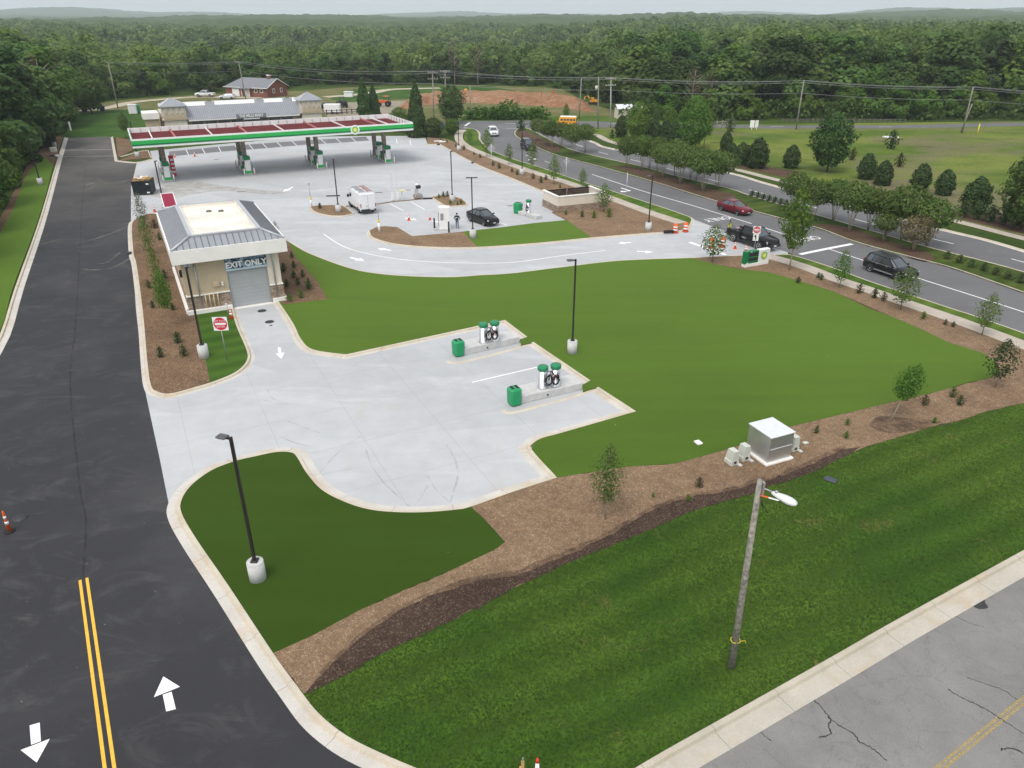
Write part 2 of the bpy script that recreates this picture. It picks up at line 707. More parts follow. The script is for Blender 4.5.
M_KERBO = m_kerb('old_kerb_concrete', (.45, .41, .33), (.46, .43, .37))
M_SIDE = mat('sidewalk_concrete', (.41, .36, .30), .85, var=.12, scale=.8)
M_WHITEP = mat('white_road_paint', (.80, .80, .79), .6, var=.06, scale=4)
M_YELP = mat('yellow_road_paint', (.74, .43, .05), .6, var=.10, scale=5)


def m_worn(name, col, lo, hi, scale=9):
    k = NB(name, .7)
    v = k.vec()
    k.out(k.val(col, k.rng(k.noise(v, 20, 3), .3, .7, .9, 1.1)))
    k.L(k.rng(k.noise(v, scale, 6, .75), lo, hi, 0, 1), k.b.inputs['Alpha'])
    return k.m


M_YELW = m_worn('worn_yellow_paint', (.50, .37, .13), .30, .74, 14)
M_TYRE = m_worn('tyre_rubber_mark', (.32, .325, .33), .42, 1.15, 1.5)
M_WET = m_worn('damp_stain', (.07, .07, .07), .30, .36, 1.5)
M_DUSTS = m_worn('dust_streaks', (.22, .205, .18), .36, .95, .7)
M_MULCHDA = m_worn('dark_mulch_patch', (.085, .054, .038), .36, .80, 1.1)  # darker mulch tone with a broken, noisy edge
M_CRACK = mat('crack_sealant', (.045, .044, .044), .85, var=.3)


# ------------------------------------------------------------------ terrain
def hill(r, a):
    """terrain height: level round the site, rolling woods beyond, low ridges on the horizon (a = bearing, 0 = north)"""
    h = 0.0
    if r > 300:
        x, y = r * math.sin(a), r * math.cos(a)
        s = min(1, (r - 300) / 260.)
        h += s * (8.5 * noise.noise(Vector((x / 330., y / 210., 4.2))) + 5.0 * noise.noise(Vector((x / 140., y / 120., 1.7))) - 1.5)
        # a shallow valley of woods lies behind the site, deeper to the west
        lf = 1 / (1 + math.exp((a - R(6)) * 14))
        h -= (1.5 + 6.5 * lf) * min(1, (r - 300) / 90.) * max(0, min(1, (1500 - r) / 800.))
        if r > 900:
            h += min(1, (r - 900) / 900.) * (6 + 9 * noise.noise(Vector((x / 900., y / 520., 8.8))))

    def bump(a0, w, r0, rw, H):
        return H * math.exp(-((a - a0) / w) ** 2 - ((r - r0) / rw) ** 2)
    h += bump(R(-28), R(4.5), 6200, 1200, 56) + bump(R(-20), R(3.6), 6600, 1200, 34) + bump(R(-35), R(5), 6000, 1200, 26)
    h += bump(R(-4), R(6), 6500, 1200, 42) + bump(R(6), R(4), 7200, 900, 22)
    h += bump(R(16), R(4.5), 7000, 1200, 48) + bump(R(25), R(3.8), 5600, 1100, 46) + bump(R(33), R(5), 5200, 1100, 52)
    h += bump(R(29), R(10), 2600, 700, 17) + bump(R(-13), R(7), 2300, 600, 7) + bump(R(5), R(9), 2100, 500, 6)
    return h


def terrain():
    na = 420
    rs = [4]
    while rs[-1] < 9000:
        rs.append(rs[-1] * (1.06 if rs[-1] < 900 else 1.012))
    vs, fs = [(0, 0, -60)], []
    A0, A1 = R(-48), R(48)
    # fan of the side that can be seen plus a coarse rest of the circle
    angs = list(np.linspace(A0, A1, na)) + list(np.linspace(A1, A0 + 2 * math.pi, 60))[1:-1]
    m = len(angs)
    vs = []
    for r in rs:
        for i, a in enumerate(angs):
            z = hill(r, a) if i < na else 0.0
            if r > 1000 and i < na:
                x, y = r * math.sin(a), r * math.cos(a)
                s = min(1, (r - 1000) / 200.)
                c = noise.noise(Vector((x / 13., y / 13., 0)))
                d = noise.noise(Vector((x / 60., y / 60., 5)))
                z += s * (11 + 4.5 * c + 4 * d)
            vs.append((r * math.sin(a), r * math.cos(a), z))
    for k in range(len(rs) - 1):
        for i in range(m):
            j = (i + 1) % m
            fs.append((k * m + i, (k + 1) * m + i, (k + 1) * m + j, k * m + j)[::-1])
    fs.append(tuple(range(m))[::-1])
    me = bpy.data.meshes.new('ground')
    me.from_pydata(vs, [], fs)
    me.materials.append(M_GROUND)
    me.polygons.foreach_set('use_smooth', [True] * len(fs))
    me.update()
    o = bpy.data.objects.new('ground', me)
    COL.objects.link(o)
    o['kind'] = 'structure'
    return o


terrain()

# ------------------------------------------------------------------ far fields
sheet('meadow', [P(*p) for p in ((560, 128), (640, 126), (760, 124), (1150, 120), (1300, 200), (1100, 270), (1024, 236), (960, 220), (850, 195), (770, 176), (700, 162), (640, 150), (608, 140), (590, 131))], .006, M_MEADOW)
sheet('far_lawn', [P(*p) for p in ((58, 137.5), (60, 118), (75, 113), (110, 110), (150, 109.5), (172, 110), (175, 130), (150, 137.5))], .006, M_FARG)
sheet('dry_field', [P(*p) for p in ((62, 112), (75, 105), (130, 99.5), (200, 94.5), (300, 91), (345, 87.5), (470, 85), (560, 88), (590, 104), (640, 117), (690, 122), (600, 124), (520, 122), (450, 124), (430, 130), (330, 125), (250, 118), (172, 112), (120, 111.5))], .003, M_TAN)
sheet('green_field', [P(*p) for p in ((330, 99), (350, 90), (390, 86.5), (490, 86), (540, 96), (440, 97.5), (400, 99), (345, 102.5))], .009, M_FARG)
sheet('verge', [P(*p) for p in ((448, 118), (590, 115.5), (700, 121), (700, 124.2), (590, 122), (450, 121))], .010, M_STRIP)
# the red earth bank is a real heap of soil
mb = MB()
top = [P(*p) for p in ((398, 108), (430, 101.5), (470, 99.5), (520, 101), (560, 104), (592, 108.5))]
N_ = 40
rr = random.Random(3)
rows = []
for k in range(N_ + 1):
    t = k / N_ * (len(top) - 1)
    i = min(int(t), len(top) - 2)
    p = top[i].lerp(top[i + 1], t - i)
    e = min(1, min(k, N_ - k) / 4)
    row = []
    for (dy, z) in ((26, 0), (14, 1.6), (6, 2.6), (0, 2.5), (-3.5, 1.7), (-7, .5), (-10, 0)):
        q = p + Vector((rr.uniform(-.6, .6), dy, 0))
        row.append((q.x, q.y, .006 + e * z * (.8 + .4 * noise.noise(Vector((q.x * .2, q.y * .2, 1)))) if z else -.05))
    rows.append(row)
vs = [p for r_ in rows for p in r_]
fs = [(k * 7 + i, k * 7 + i + 1, k * 7 + i + 8, k * 7 + i + 7) for k in range(N_) for i in range(6)]
mb.add(vs, fs, M_RED, True)
o = mb.build('earth_bank')
o['kind'] = 'structure'
# dirt track past the house
for nm, pp, w in (('dirt_path', ((62, 111), (85, 110.2), (100, 109), (115, 106.3), (130, 102.6), (160, 99.5), (195, 97), (230, 97.2), (262, 98)), 4.0),
                  ('field_path', ((325, 97), (352, 95.0), (372, 92.8), (392, 89.4), (440, 88)), 4.5)):
    ribbon(nm, path(pp), w, .016, mat('gravel_path', (.42, .37, .28), .95, var=.2, scale=.6))
sheet('yard', [P(*p) for p in ((320, 105), (345, 102.6), (410, 100.5), (400, 116), (330, 121))], .012, mat('yard_gravel', (.25, .22, .16), .95, var=.25, scale=.5))

# ------------------------------------------------------------------ roads
sheet('side_road', [P(*p) for p in ((440, 121.6), (524, 120.4), (600, 121.6), (640, 123.2), (700, 124.2), (768, 125.6), (893, 125.5), (1024, 122.6), (1200, 118), (1200, 121), (1024, 126.0), (893, 128.4), (768, 128.6), (700, 127.4), (620, 126.8), (560, 128.5), (520, 140), (440, 128))], .018, M_BLVD)
near_kerb_px = [(691, 221), (690, 217.5), (684, 215), (670, 210), (644, 201.5), (610, 190.5), (581, 181.6), (562, 175), (539, 167), (519, 161), (498, 153.6), (485, 146.5), (479, 139), (478.5, 133), (474, 129), (463, 127.5)]
south_kerb_px = [(689.5, 258.2), (707, 257), (728, 256), (747, 255.3), (771, 254.8), (787, 254.6), (800, 257.5), (830, 267), (868, 281), (898, 291), (943, 306), (980, 318), (1024, 333.5), (1120, 368)]
far_kerb_px = [(545, 128), (575, 136), (596, 143), (608, 148), (660, 157.6), (700, 166.6), (740, 175.5), (768, 184), (850, 206), (900, 219), (952, 232), (986, 240), (1024, 251), (1120, 280)]
road_poly = [P(x, y) for x, y in ((455, 121), (463, 127.5), (474, 129), (478.5, 133), (479, 139), (485, 146.5), (498, 153.6), (519, 161), (539, 167), (562, 175), (581, 181.6), (610, 190.5), (644, 201.5), (670, 210), (691, 218.5), (738, 236), (788, 252.5), (800, 257.5), (830, 267), (868, 281), (898, 291), (943, 306), (980, 318), (1024, 333.5), (1120, 368))] + [P(x, y) for x, y in far_kerb_px[::-1]] + [P(530, 121)]
sheet('boulevard', road_poly, .024, M_BLVD)
kerb('kerb_north', path(far_kerb_px), -1, M_KERB, base=.024)

# median island, raised 0.12
med_near = [(517.5, 129.5), (514.5, 133), (517.5, 138), (537, 148), (553, 154.6), (570, 159.5), (600, 167.3), (653, 182.3), (684, 192), (715, 201.5), (780, 219), (818, 229), (850, 241), (884, 251), (918, 260), (952, 269), (1024, 294), (1120, 328)]
med_far = [(1120, 302), (1024, 273), (980, 261), (928, 248), (880, 234), (825, 218), (780, 205), (748, 195.5), (727, 188.5), (680, 177.5), (640, 166.6), (600, 157.6), (570, 149.5), (545, 137.5), (532, 130.5), (524, 128)]
mn, mf = path(med_near), path(med_far)
kerb('median_kerb', mn + mf + [mn[0]], 1, M_KERB, base=.024)
sheet('median', mn + mf, .125, M_MEDG, -.05)
M_MEDM = m_mulch('median_mulch', ((.07, .045, .03), (.12, .075, .05), (.2, .14, .1)))
for pp in (((517, 131), (524, 130), (545, 140), (560, 147.5), (556, 152.5), (538, 146.5), (519, 137.5)),
           ((610, 165.5), (640, 168.5), (700, 186), (735, 195), (722, 201.5), (690, 192), (655, 181.5)),
           ((812, 224), (845, 226.5), (880, 238), (905, 246.5), (912, 254), (880, 247.5), (845, 236.5)),
           ((900, 245), (925, 251), (935, 259), (925, 261), (905, 255))):
    sheet('median_mulch', path(pp + (pp[0],), .13, n=3)[:-1], .131 + .0015 * (pp[0][0] > 890), M_MEDM)

# far sidewalk and planting bed by the boulevard
ribbon('far_sidewalk', path([(590, 134), (598, 135.5), (610, 141.5), (640, 149.5), (690, 159.5), (741, 170.8), (770, 178.2), (850, 197.5), (905, 210.5), (960, 222.2), (1024, 238.6), (1120, 262)]), 1.6, .02, M_SIDE)
sheet('far_bed', path([(900, 205), (940, 209), (985, 213), (1024, 219), (1100, 236), (1100, 252), (1024, 234), (985, 225), (940, 214.5), (900, 205)], n=3)[:-1], .014, M_MEDM)
sheet('far_bed', path([(690, 152), (725, 157), (770, 167), (800, 172), (790, 178), (760, 172.5), (720, 163), (690, 152)], n=3)[:-1], .014, M_MEDM)

# ------------------------------------------------------------------ the drive on the left
drive_left = [(-60, 470), (-30, 390), (0, 337), (15, 290), (37, 229), (48, 193), (56, 165), (64.5, 138)]
dl = path(drive_left, n=3)
drv = dl + [P(x, y) for x, y in ((113, 136.5), (116, 152), (119, 160), (137, 162.5), (131, 187), (131, 224), (133, 262), (136, 310), (142, 362), (146, 395), (160, 460), (170, 510), (190, 540), (240, 612), (290, 690), (330, 735), (375, 768), (450, 800), (480, 900), (300, 1100), (-300, 900))]
sheet('access_drive', drv, .008, M_ASPH)
kerb('drive_kerb', dl, -1, M_KERB, top=.18, gut=.5)
for y0 in (150.2, 156.6):
    a, b = P(63, y0), P(115 if y0 < 152 else 117, y0 - .6)
    ribbon('drive_joint', [a, a.lerp(b, .5), b], .5 if y0 < 152 else .3, .013, mat('joint_concrete', (.30, .29, .28), .9, var=.2, scale=1))
sheet('left_turf', [p for p in path([(-90, 470), (-40, 380), (0, 330), (13, 287), (35.5, 227), (47, 190), (53, 165)], .11)] + [P(x, y, .11) for x, y in ((45, 157), (30, 170), (22, 185), (14, 207), (-6, 245), (-60, 330), (-130, 420))], .11, M_TURF, -.05)
sheet('left_mulch', [P(x, y, .1) for x, y in ((-150, 420), (-60, 320), (-10, 238), (12, 195), (30, 160), (57, 135), (63, 137), (53, 166), (45, 158), (30, 171), (22, 186), (14, 208), (-6, 246), (-60, 331), (-130, 421))], .10, M_MULCHP, -.05)

# ------------------------------------------------------------------ concrete forecourt
lot = [P(x, y) for x, y in ((172, 516), (170, 510), (160, 460), (146, 395), (142, 362), (136, 310), (133, 262), (131, 224), (131, 187), (137, 162.5), (152, 159), (150, 151), (190, 147), (300, 137), (366, 136), (425, 136), (427.5, 144), (440, 144), (475, 163), (512, 178), (548, 191.5), (571, 204), (600, 222), (691, 218.5), (738, 236), (788, 252.5), (788, 258), (760, 300), (700, 400), (640, 425), (560, 482), (470, 520), (330, 530), (215, 530))]
sheet('concrete_lot', lot, .012, M_CONC)
sheet('parking_stalls', [P(x, y) for x, y in ((169, 151.6), (218, 146.8), (282, 142), (340, 138.4), (366, 136.6), (369, 140.6), (340, 142.8), (304, 145), (265, 148.4), (219, 151.9), (169, 156.6))], .016, M_STALL)
mk = MB()
for a, b in (((186, 149.9), (188.5, 154.6)), ((202, 148.4), (205, 153.2)), ((218.3, 146.8), (221, 152)), ((235, 145.5), (238.5, 150.3)), ((249, 144.4), (253, 149.2)), ((262.5, 143.4), (267, 148.2)), ((277, 142.4), (282, 147)), ((292, 141.4), (297, 145.7)), ((306.5, 140.5), (311, 144.6)), ((321, 139.6), (326, 143.7)), ((336, 138.6), (341, 142.6)), ((351, 137.5), (356, 141.6)),
             ((396.5, 139), (397, 143.5)), ((410, 139.5), (410.6, 145)), ((389.7, 203.7), (403.5, 211)), ((411, 202), (424.7, 209.5)), ((498, 222), (506.6, 225.2)), ((472, 382.6), (537, 367.4)), ((318, 190), (350, 187.4)), ((402, 182.5), (415, 181.8))):
    ribbon('', [P(*a), P(*b)], .12, .020, M_WHITEP, mb=mk)
ribbon('', path([(323.5, 234), (338.5, 244), (356, 251), (386, 257.5), (416, 261), (456, 263), (512, 262.5), (562, 255.8), (605.7, 250.5)]), .13, .020, M_WHITEP, mb=mk)
ribbon('', [P(689.5, 242.3), P(725.7, 255)], .45, .020, M_WHITEP, mb=mk)


def arrow(mb, tail, head, w, z, m):
    t, h = Vector((tail[0], tail[1], 0)), Vector((head[0], head[1], 0))
    d = (h - t).normalized()
    n = Vector((-d.y, d.x, 0))
    L = (h - t).length
    q = t + d * L * .5
    for poly in ([t + n * w * .16, t - n * w * .16, q - n * w * .16, q + n * w * .16], [q + d * .03 + n * w * .5, q + d * .03 - n * w * .5, h]):
        pts = [(p.x, p.y, z) for p in poly]
        mb.add(pts, [tuple(range(len(pts)))[::-1]], m)


for a, b in (((391, 250.6), (377.5, 248.4)), ((350, 257.6), (364.5, 261)), ((631, 242.4), (618, 243.6)), ((637, 251.4), (653.5, 252.4)), ((279, 347.5), (281.3, 359)), ((293, 187), (283, 192)), ((405, 218), (417, 220.5)), ((432, 221), (443, 222.5))):
    arrow(mk, P(*a), P(*b), 1.0 if a[1] < 340 else .62, .020, M_WHITEP)
o = mk.build('lot_marking')
o['kind'] = 'structure'

mk = MB()
for x0, x1 in (((78.3, 580.5), (102.7, 768)), ((82, 580), (107, 768)), ((85.2, 578.2), (112, 768)), ((88.6, 577.8), (117, 768))):
    pass
for a, b in (((80, 580.3), (104.8, 768)), ((86.9, 578), (114.4, 768))):
    A, B = P(*a), P(*b)
    ribbon('', [A, B, B + (B - A) * .5], .115, .013, M_YELP, mb=mk)
for poly in (((163.4, 676.7), (180, 687), (153.9, 697.5)), ((162.8, 695), (171.7, 692), (175.9, 709.3), (166.3, 711.7)), ((29.7, 725.7), (39.8, 722.7), (41, 741.4), (31.2, 745)), ((20.8, 750.3), (49.9, 739), (36.8, 762.8))):
    pts = [tuple(P(x, y)[:2]) + (.014,) for x, y in poly]
    mk.add(pts, [tuple(range(len(pts)))], M_WHITEP)
o = mk.build('drive_marking')
o['kind'] = 'structure'

ribbon('asphalt_seam', path([(83, 579), (86, 520), (80, 488), (71, 400), (71, 362), (75, 332), (79, 270), (82, 207), (86, 165)]), .10, .0125, m_worn('seam_sealant', (.027, .027, .029), .40, .95, .8))
mk = MB()
for px, w in ((((130, 226), (112, 233), (92, 240), (76, 243)), .5), (((62, 239), (45, 243), (38, 245)), .35), (((131, 258), (112, 268), (92, 270), (80, 268)), .4), (((128, 180), (112, 184), (96, 182), (86, 186)), .8), (((100, 178), (94, 186), (84, 191)), .6), (((120, 252), (108, 262), (98, 264)), .25)):
    ribbon('', path(px, n=6), w, .0128, M_DUSTS, mb=mk)
o = mk.build('dust_streak')
o['kind'] = 'structure'
# boulevard markings
mk = MB()


def dashes(mb, px, on, off, w, z, m):
    pts = path(px, n=8)
    ln = [0]
    for a, b in zip(pts, pts[1:]):
        ln.append(ln[-1] + (b - a).length)

    def at(s):
        for k in range(len(pts) - 1):
            if ln[k + 1] >= s:
                return pts[k].lerp(pts[k + 1], (s - ln[k]) / max(1e-6, ln[k + 1] - ln[k]))
        return pts[-1]
    s = 0
    while s < ln[-1]:
        e = min(s + on, ln[-1])
        ribbon('', [at(s), at((s + e) / 2), at(e)], w, z, m, mb=mb)
        s += on + off


ribbon('', path([(592, 174.5), (640, 190.4), (690, 205), (752, 224), (790, 236.5)]), .16, .030, M_WHITEP, mb=mk)
dashes(mk, [(509, 149.5), (540, 160), (565, 167)], 2, 5, .14, .030, M_WHITEP)
ribbon('', path([(828, 249), (863, 260.5), (923, 280), (975, 296.5), (1024, 312.5), (1110, 341)]), .15, .030, M_WHITEP, mb=mk)
dashes(mk, [(576, 144.5), (602, 153), (640, 161.8), (684, 173), (738, 187), (800, 203.5), (870, 223.5), (961, 246), (1024, 262.5), (1110, 286)], 3.2, 6.2, .16, .030, M_WHITEP)
ribbon('', [P(800, 254.6), P(826, 249.2), P(852, 244.2)], .5, .034, M_WHITEP, mb=mk)
dashes(mk, [(505, 119.8 + 4), (600, 123.6), (700, 125.8), (900, 127)], 3, 9, .2, .026, M_WHITEP)
ribbon('', [P(465, 126), P(470, 122.6)], .5, .030, M_WHITEP, mb=mk)
dashes(mk, [(505, 128.5), (520, 128.6)], 3, 3, .2, .030, M_WHITEP)
# lane arrows and the word between them
dr = (P(752, 224) - P(690, 205)).normalized()
up = Vector((-dr.y, dr.x, 0))
for (x, y) in ((628, 190.3), (535, 153.5 + 5.5)):
    c = P(x, y)
    for poly in ([(-1.7, -.15), (.6, -.15), (.6, .15), (-1.7, .15)], [(.3, -.15), (.6, -.15), (.6, -1.0), (.3, -1.0)], [(-.1, -.95), (1.0, -.95), (.45, -1.75)]):
        pts = [c + dr * a + up * b for a, b in poly]
        mk.add([(p.x, p.y, .030) for p in pts], [tuple(range(len(pts)))], M_WHITEP)
for px in ((717, 219), (806, 239)):
    text_mesh(mk, 'ONLY', 1.9, M_WHITEP, frame_M(P(*px, .030), -up, dr), 0.0015, xs=.75)
o = mk.build('road_marking')
o['kind'] = 'structure'

# ------------------------------------------------------------------ raised planted areas of the site
k1_px = [(598.5, 387), (636, 411.3), (557, 434), (542, 438), (533, 443.5), (532, 450), (557, 477.5), (512, 492), (471, 506.5), (456, 509.5), (426, 512), (396, 512), (368, 509), (343, 501), (321, 489), (306, 472), (297, 457), (291, 452.3), (276, 452), (256, 456), (235, 461), (212, 470), (192, 484.5), (181.5, 500), (182, 514), (197, 540), (228, 585), (273, 653), (297, 686), (315, 709.5), (333, 726), (354, 740), (383, 754), (416, 768), (450, 782)]
k1 = path(k1_px, .13, (1, 2, 6))
kerb('lot_kerb', k1, -1, M_KERB, top=.17, gut=.48)
k2 = path([(276, 297.5), (293, 323), (301, 339), (313, 349.5), (346, 354.5), (505, 320), (527.5, 337)], .13, (4, 5))
kerb('lot_kerb', k2, -1, M_KERB, gut=.35)
k3 = path([(533.5, 342), (590.5, 380.5)], .13)
kerb('lot_kerb', k3, -1, M_KERB, gut=.35)
k4 = path([(289, 242), (306, 252), (331, 262), (356, 270), (381, 274), (406, 276), (431, 277), (456, 277), (481, 275.2), (512, 273.3), (562, 267.2), (612, 261.3), (649, 259.3), (690, 258)] + south_kerb_px[1:], .13)
kerb('lot_kerb', k4, 1, M_KERB, top=.15, gut=.25, base=.024)

turfA = path([(289, 242), (306, 252), (331, 262), (356, 270), (381, 274), (406, 276), (431, 277), (456, 277), (481, 275.2), (512, 273.3), (562, 267.2), (612, 261.3), (649, 259.3), (691, 257.4)], .12) + \
    [P(x, y, .12) for x, y in ((707, 262), (727, 267), (747, 270), (768, 272), (793, 279), (835, 292), (868, 308), (893, 317), (923, 330), (948, 342), (983, 353), (994, 361), (1000, 372), (988, 378.5), (968, 382), (943, 390), (918, 396), (888, 403), (863, 409), (830, 417), (792, 426), (744, 444), (724, 450), (699, 457), (674, 463.5), (654, 465), (632, 466), (604, 470), (574, 474.5), (557, 477.5))] + \
    path([(557, 477.5), (532, 450), (533, 443.5), (542, 438), (557, 434), (636, 411.3), (598.5, 387)], .12, (1, 4, 5))[1:] + \
    [P(x, y, .12) for x, y in ((583, 391), (582, 384.8), (590.5, 380.5), (533.5, 342), (521, 345), (520, 339.2), (527.5, 337), (505, 320), (346, 354.5))] + \
    path([(346, 354.5), (313, 349.5), (301, 339), (293, 323), (276, 297.5)], .12)[1:] + \
    [P(x, y, .12) for x, y in ((284, 304.5), (328, 299), (318, 282), (296, 257))]
sheet('turf_lawn', turfA, .12, M_TURF, -.05)

turfB = path([(471, 506.5), (456, 509.5), (426, 512), (396, 512), (368, 509), (343, 501), (321, 489), (306, 472), (297, 457), (291, 452.3), (276, 452), (256, 456), (235, 461), (212, 470), (192, 484.5), (181.5, 500), (182, 514), (197, 540), (228, 585), (273, 653)], .12) + \
    [P(x, y, .12) for x, y in ((315, 634), (357, 611), (404, 590), (449, 571), (494, 550), (505, 542), (490, 525))]
sheet('turf_lawn', turfB, .12, M_TURFD, -.05)

mul = [P(x, y, .11) for x, y in ((273, 653), (315, 634), (357, 611), (404, 590), (449, 571), (494, 550), (505, 542), (490, 525), (471, 506.5), (512, 492), (557, 477.5), (604, 470), (632, 466), (654, 465), (674, 463.5), (699, 457), (744, 444), (792, 426), (830, 417), (888, 403), (943, 390), (1000, 374), (994, 361), (948, 342), (893, 317), (835, 292), (793, 279), (747, 270), (707, 262), (691, 257.4), (728, 256), (771, 254.8), (800, 262), (868, 287), (943, 313), (1040, 345), (1120, 374), (1120, 388), (1024, 403), (988, 411), (958, 421), (930, 427), (903, 436), (868, 446), (843, 457), (818, 470), (800, 477), (768, 487), (744, 496), (712, 505), (687, 513), (652, 529), (622, 541), (595, 552), (565, 564), (542, 575), (512, 589), (494, 599), (446, 623), (410, 640), (375, 657), (333, 681), (305, 694), (297, 686))]
sheet('mulch_bed', mul, .112, M_MULCH, -.05, wob=.10)
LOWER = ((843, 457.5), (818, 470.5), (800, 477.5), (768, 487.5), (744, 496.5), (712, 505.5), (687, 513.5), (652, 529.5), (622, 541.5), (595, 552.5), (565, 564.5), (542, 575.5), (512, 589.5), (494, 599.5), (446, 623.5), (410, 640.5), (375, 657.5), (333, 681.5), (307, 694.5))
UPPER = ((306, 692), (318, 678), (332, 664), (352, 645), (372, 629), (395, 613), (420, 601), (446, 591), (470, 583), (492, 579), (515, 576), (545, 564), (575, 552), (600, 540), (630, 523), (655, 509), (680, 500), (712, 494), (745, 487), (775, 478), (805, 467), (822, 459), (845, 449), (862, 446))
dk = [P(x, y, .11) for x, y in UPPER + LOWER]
sheet('dark_mulch', [P(x, y - (5 if x < 600 else 4), .11) for x, y in UPPER[1:-1]] + [P(x, y, .11) for x, y in LOWER], .1145, M_MULCHDA, wob=.2)
sheet('dark_mulch', dk, .116, M_MULCHD, wob=.16)
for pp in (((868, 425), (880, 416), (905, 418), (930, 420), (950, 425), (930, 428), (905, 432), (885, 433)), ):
    sheet('dark_mulch', path(pp + (pp[0],), .11, n=3)[:-1], .1165, M_MULCHDA, wob=.2)  # darker mulch patch beside the leaning tree

# lawn down to the old road
low = path([(297, 686), (315, 709.5), (333, 726), (354, 740), (383, 754), (416, 768), (450, 782)], .13)
rk_px = [(380, 930), (500, 852), (635, 768), (720, 719.6), (842, 651), (898.5, 618.7), (1024, 550), (1130, 492)]
rk = path(rk_px, .14, n=3)
lawn = low + [P(x, y, .1) for x, y in ((440, 830), (380, 930))] + rk[1:] + [P(x, y, .1) for x, y in ((1120, 388), (1024, 403), (988, 411), (958, 421), (930, 427), (903, 436), (868, 446), (843, 457), (818, 470), (800, 477), (768, 487), (744, 496), (712, 505), (687, 513), (652, 529), (622, 541), (595, 552), (565, 564), (542, 575), (512, 589), (494, 599), (446, 623), (410, 640), (375, 657), (333, 681), (305, 694))]
LAWN_POLY = [(p.x, p.y) for p in lawn]
sheet('lawn', lawn, .105, M_LAWN, -.05)
kerb('road_kerb', rk, -1, M_KERBO, top=.2, gut=.78, h=.15)
# old road
rdir = (P(1024, 550) - P(635, 768)).normalized()
rn = Vector((rdir.y, -rdir.x, 0))
a, b = P(635, 768) - rdir * 30, P(635, 768) + rdir * 60
sheet('old_road', [a, b, b + rn * 12, a + rn * 12], .010, M_OLD)
mk = MB()
A, B = P(940, 768), P(1024, 700)
dd = (B - A).normalized()
nn = Vector((dd.y, -dd.x, 0))
for off in (-.075, .075):
    ribbon('', [A - dd * 20 + nn * off, B + dd * 25 + nn * off], .10, .014, M_YELW, mb=mk)
o = mk.build('road_marking')
o['kind'] = 'structure'
mk = MB()
rr = random.Random(5)
for px, w in ((((811, 697), (826, 713), (831, 720), (842, 727), (855, 735), (859, 742), (870, 747), (886, 760)), .05),
              (((831, 721), (828, 727), (831, 733), (820, 738)), .06),
              (((948, 689), (958, 696), (975, 704), (990, 712), (1005, 722), (1024, 734)), .05),
              (((967, 677.5), (985, 684), (1003, 690), (1017, 700)), .035),
              (((1000, 750), (1010, 748), (1024, 754)), .08),
              (((757, 729), (766, 737), (772, 741)), .025), (((952, 615), (968, 622), (985, 628)), .025)):
    pts = path(px, n=8)
    pts = [p + Vector((rr.uniform(-1, 1), rr.uniform(-1, 1), 0)) * .035 for p in pts]
    for k in range(len(pts) - 1):
        ribbon('', [pts[k], pts[k + 1]], w * rr.uniform(.45, 1.1), .0145, M_CRACK, mb=mk)
o = mk.build('road_crack')
o['kind'] = 'structure'
for pp in (((968, 603), (976, 600.5), (984, 599), (985, 603), (988, 608), (978, 609)), ((1019, 574), (1024, 571), (1034, 570), (1030, 577))):
    sheet('water_stain', path(pp + (pp[0],), n=4)[:-1], .0155, mat('wet_patch', (.035, .033, .032), .5, var=.2, scale=3))
sheet('water_stain', path(((683, 757), (690, 755), (689, 761), (682, 770), (677, 766), (683, 757)), n=3)[:-1], .0182, mat('wet_patch', (.035, .033, .032), .5))

# planting bed west of the wash building, its kerb and the little grass corner
k8 = path([(150, 213.5), (143, 215.5), (135.5, 219.5), (132, 226), (133.5, 253), (136.5, 264), (142.8, 310), (147.5, 362), (151, 385), (157, 391.4), (170, 393.5), (192, 388), (215, 381), (236, 371.8), (246.5, 361), (246.5, 350), (236, 325), (230.5, 305)], .13)
kerb('lot_kerb', k8, -1, M_KERB, gut=.3)
sheet('mulch_bed', path([(150, 213.5), (143, 215.5), (135.5, 219.5), (132, 226), (133.5, 253), (136.5, 264), (142.8, 310), (147.5, 362), (151, 385), (157, 391.4), (170, 393.5), (192, 388), (210, 382.5)], .11) + [P(x, y, .11) for x, y in ((205, 357), (195, 318), (205, 312), (182, 290), (165, 245), (160, 214))], .11, M_MULCHP, -.05)
sheet('grass_corner', path([(210, 382.5), (215, 381), (236, 371.8), (246.5, 361), (246.5, 350), (236, 325), (231, 306)], .11) + [P(x, y, .11) for x, y in ((226, 304), (195, 314), (195, 318), (205, 357))], .112, m_lawn('corner_lawn', (.035, .085, .010), (.055, .11, .016), (.07, .10, .02), .2), -.05)
sheet('mulch_bed', [P(x, y, .11) for x, y in ((277.5, 299), (284, 304.5), (328, 299), (318, 282), (296, 257), (289, 242), (280, 236), (262, 232), (262, 250))], .111, M_MULCHP, -.05)

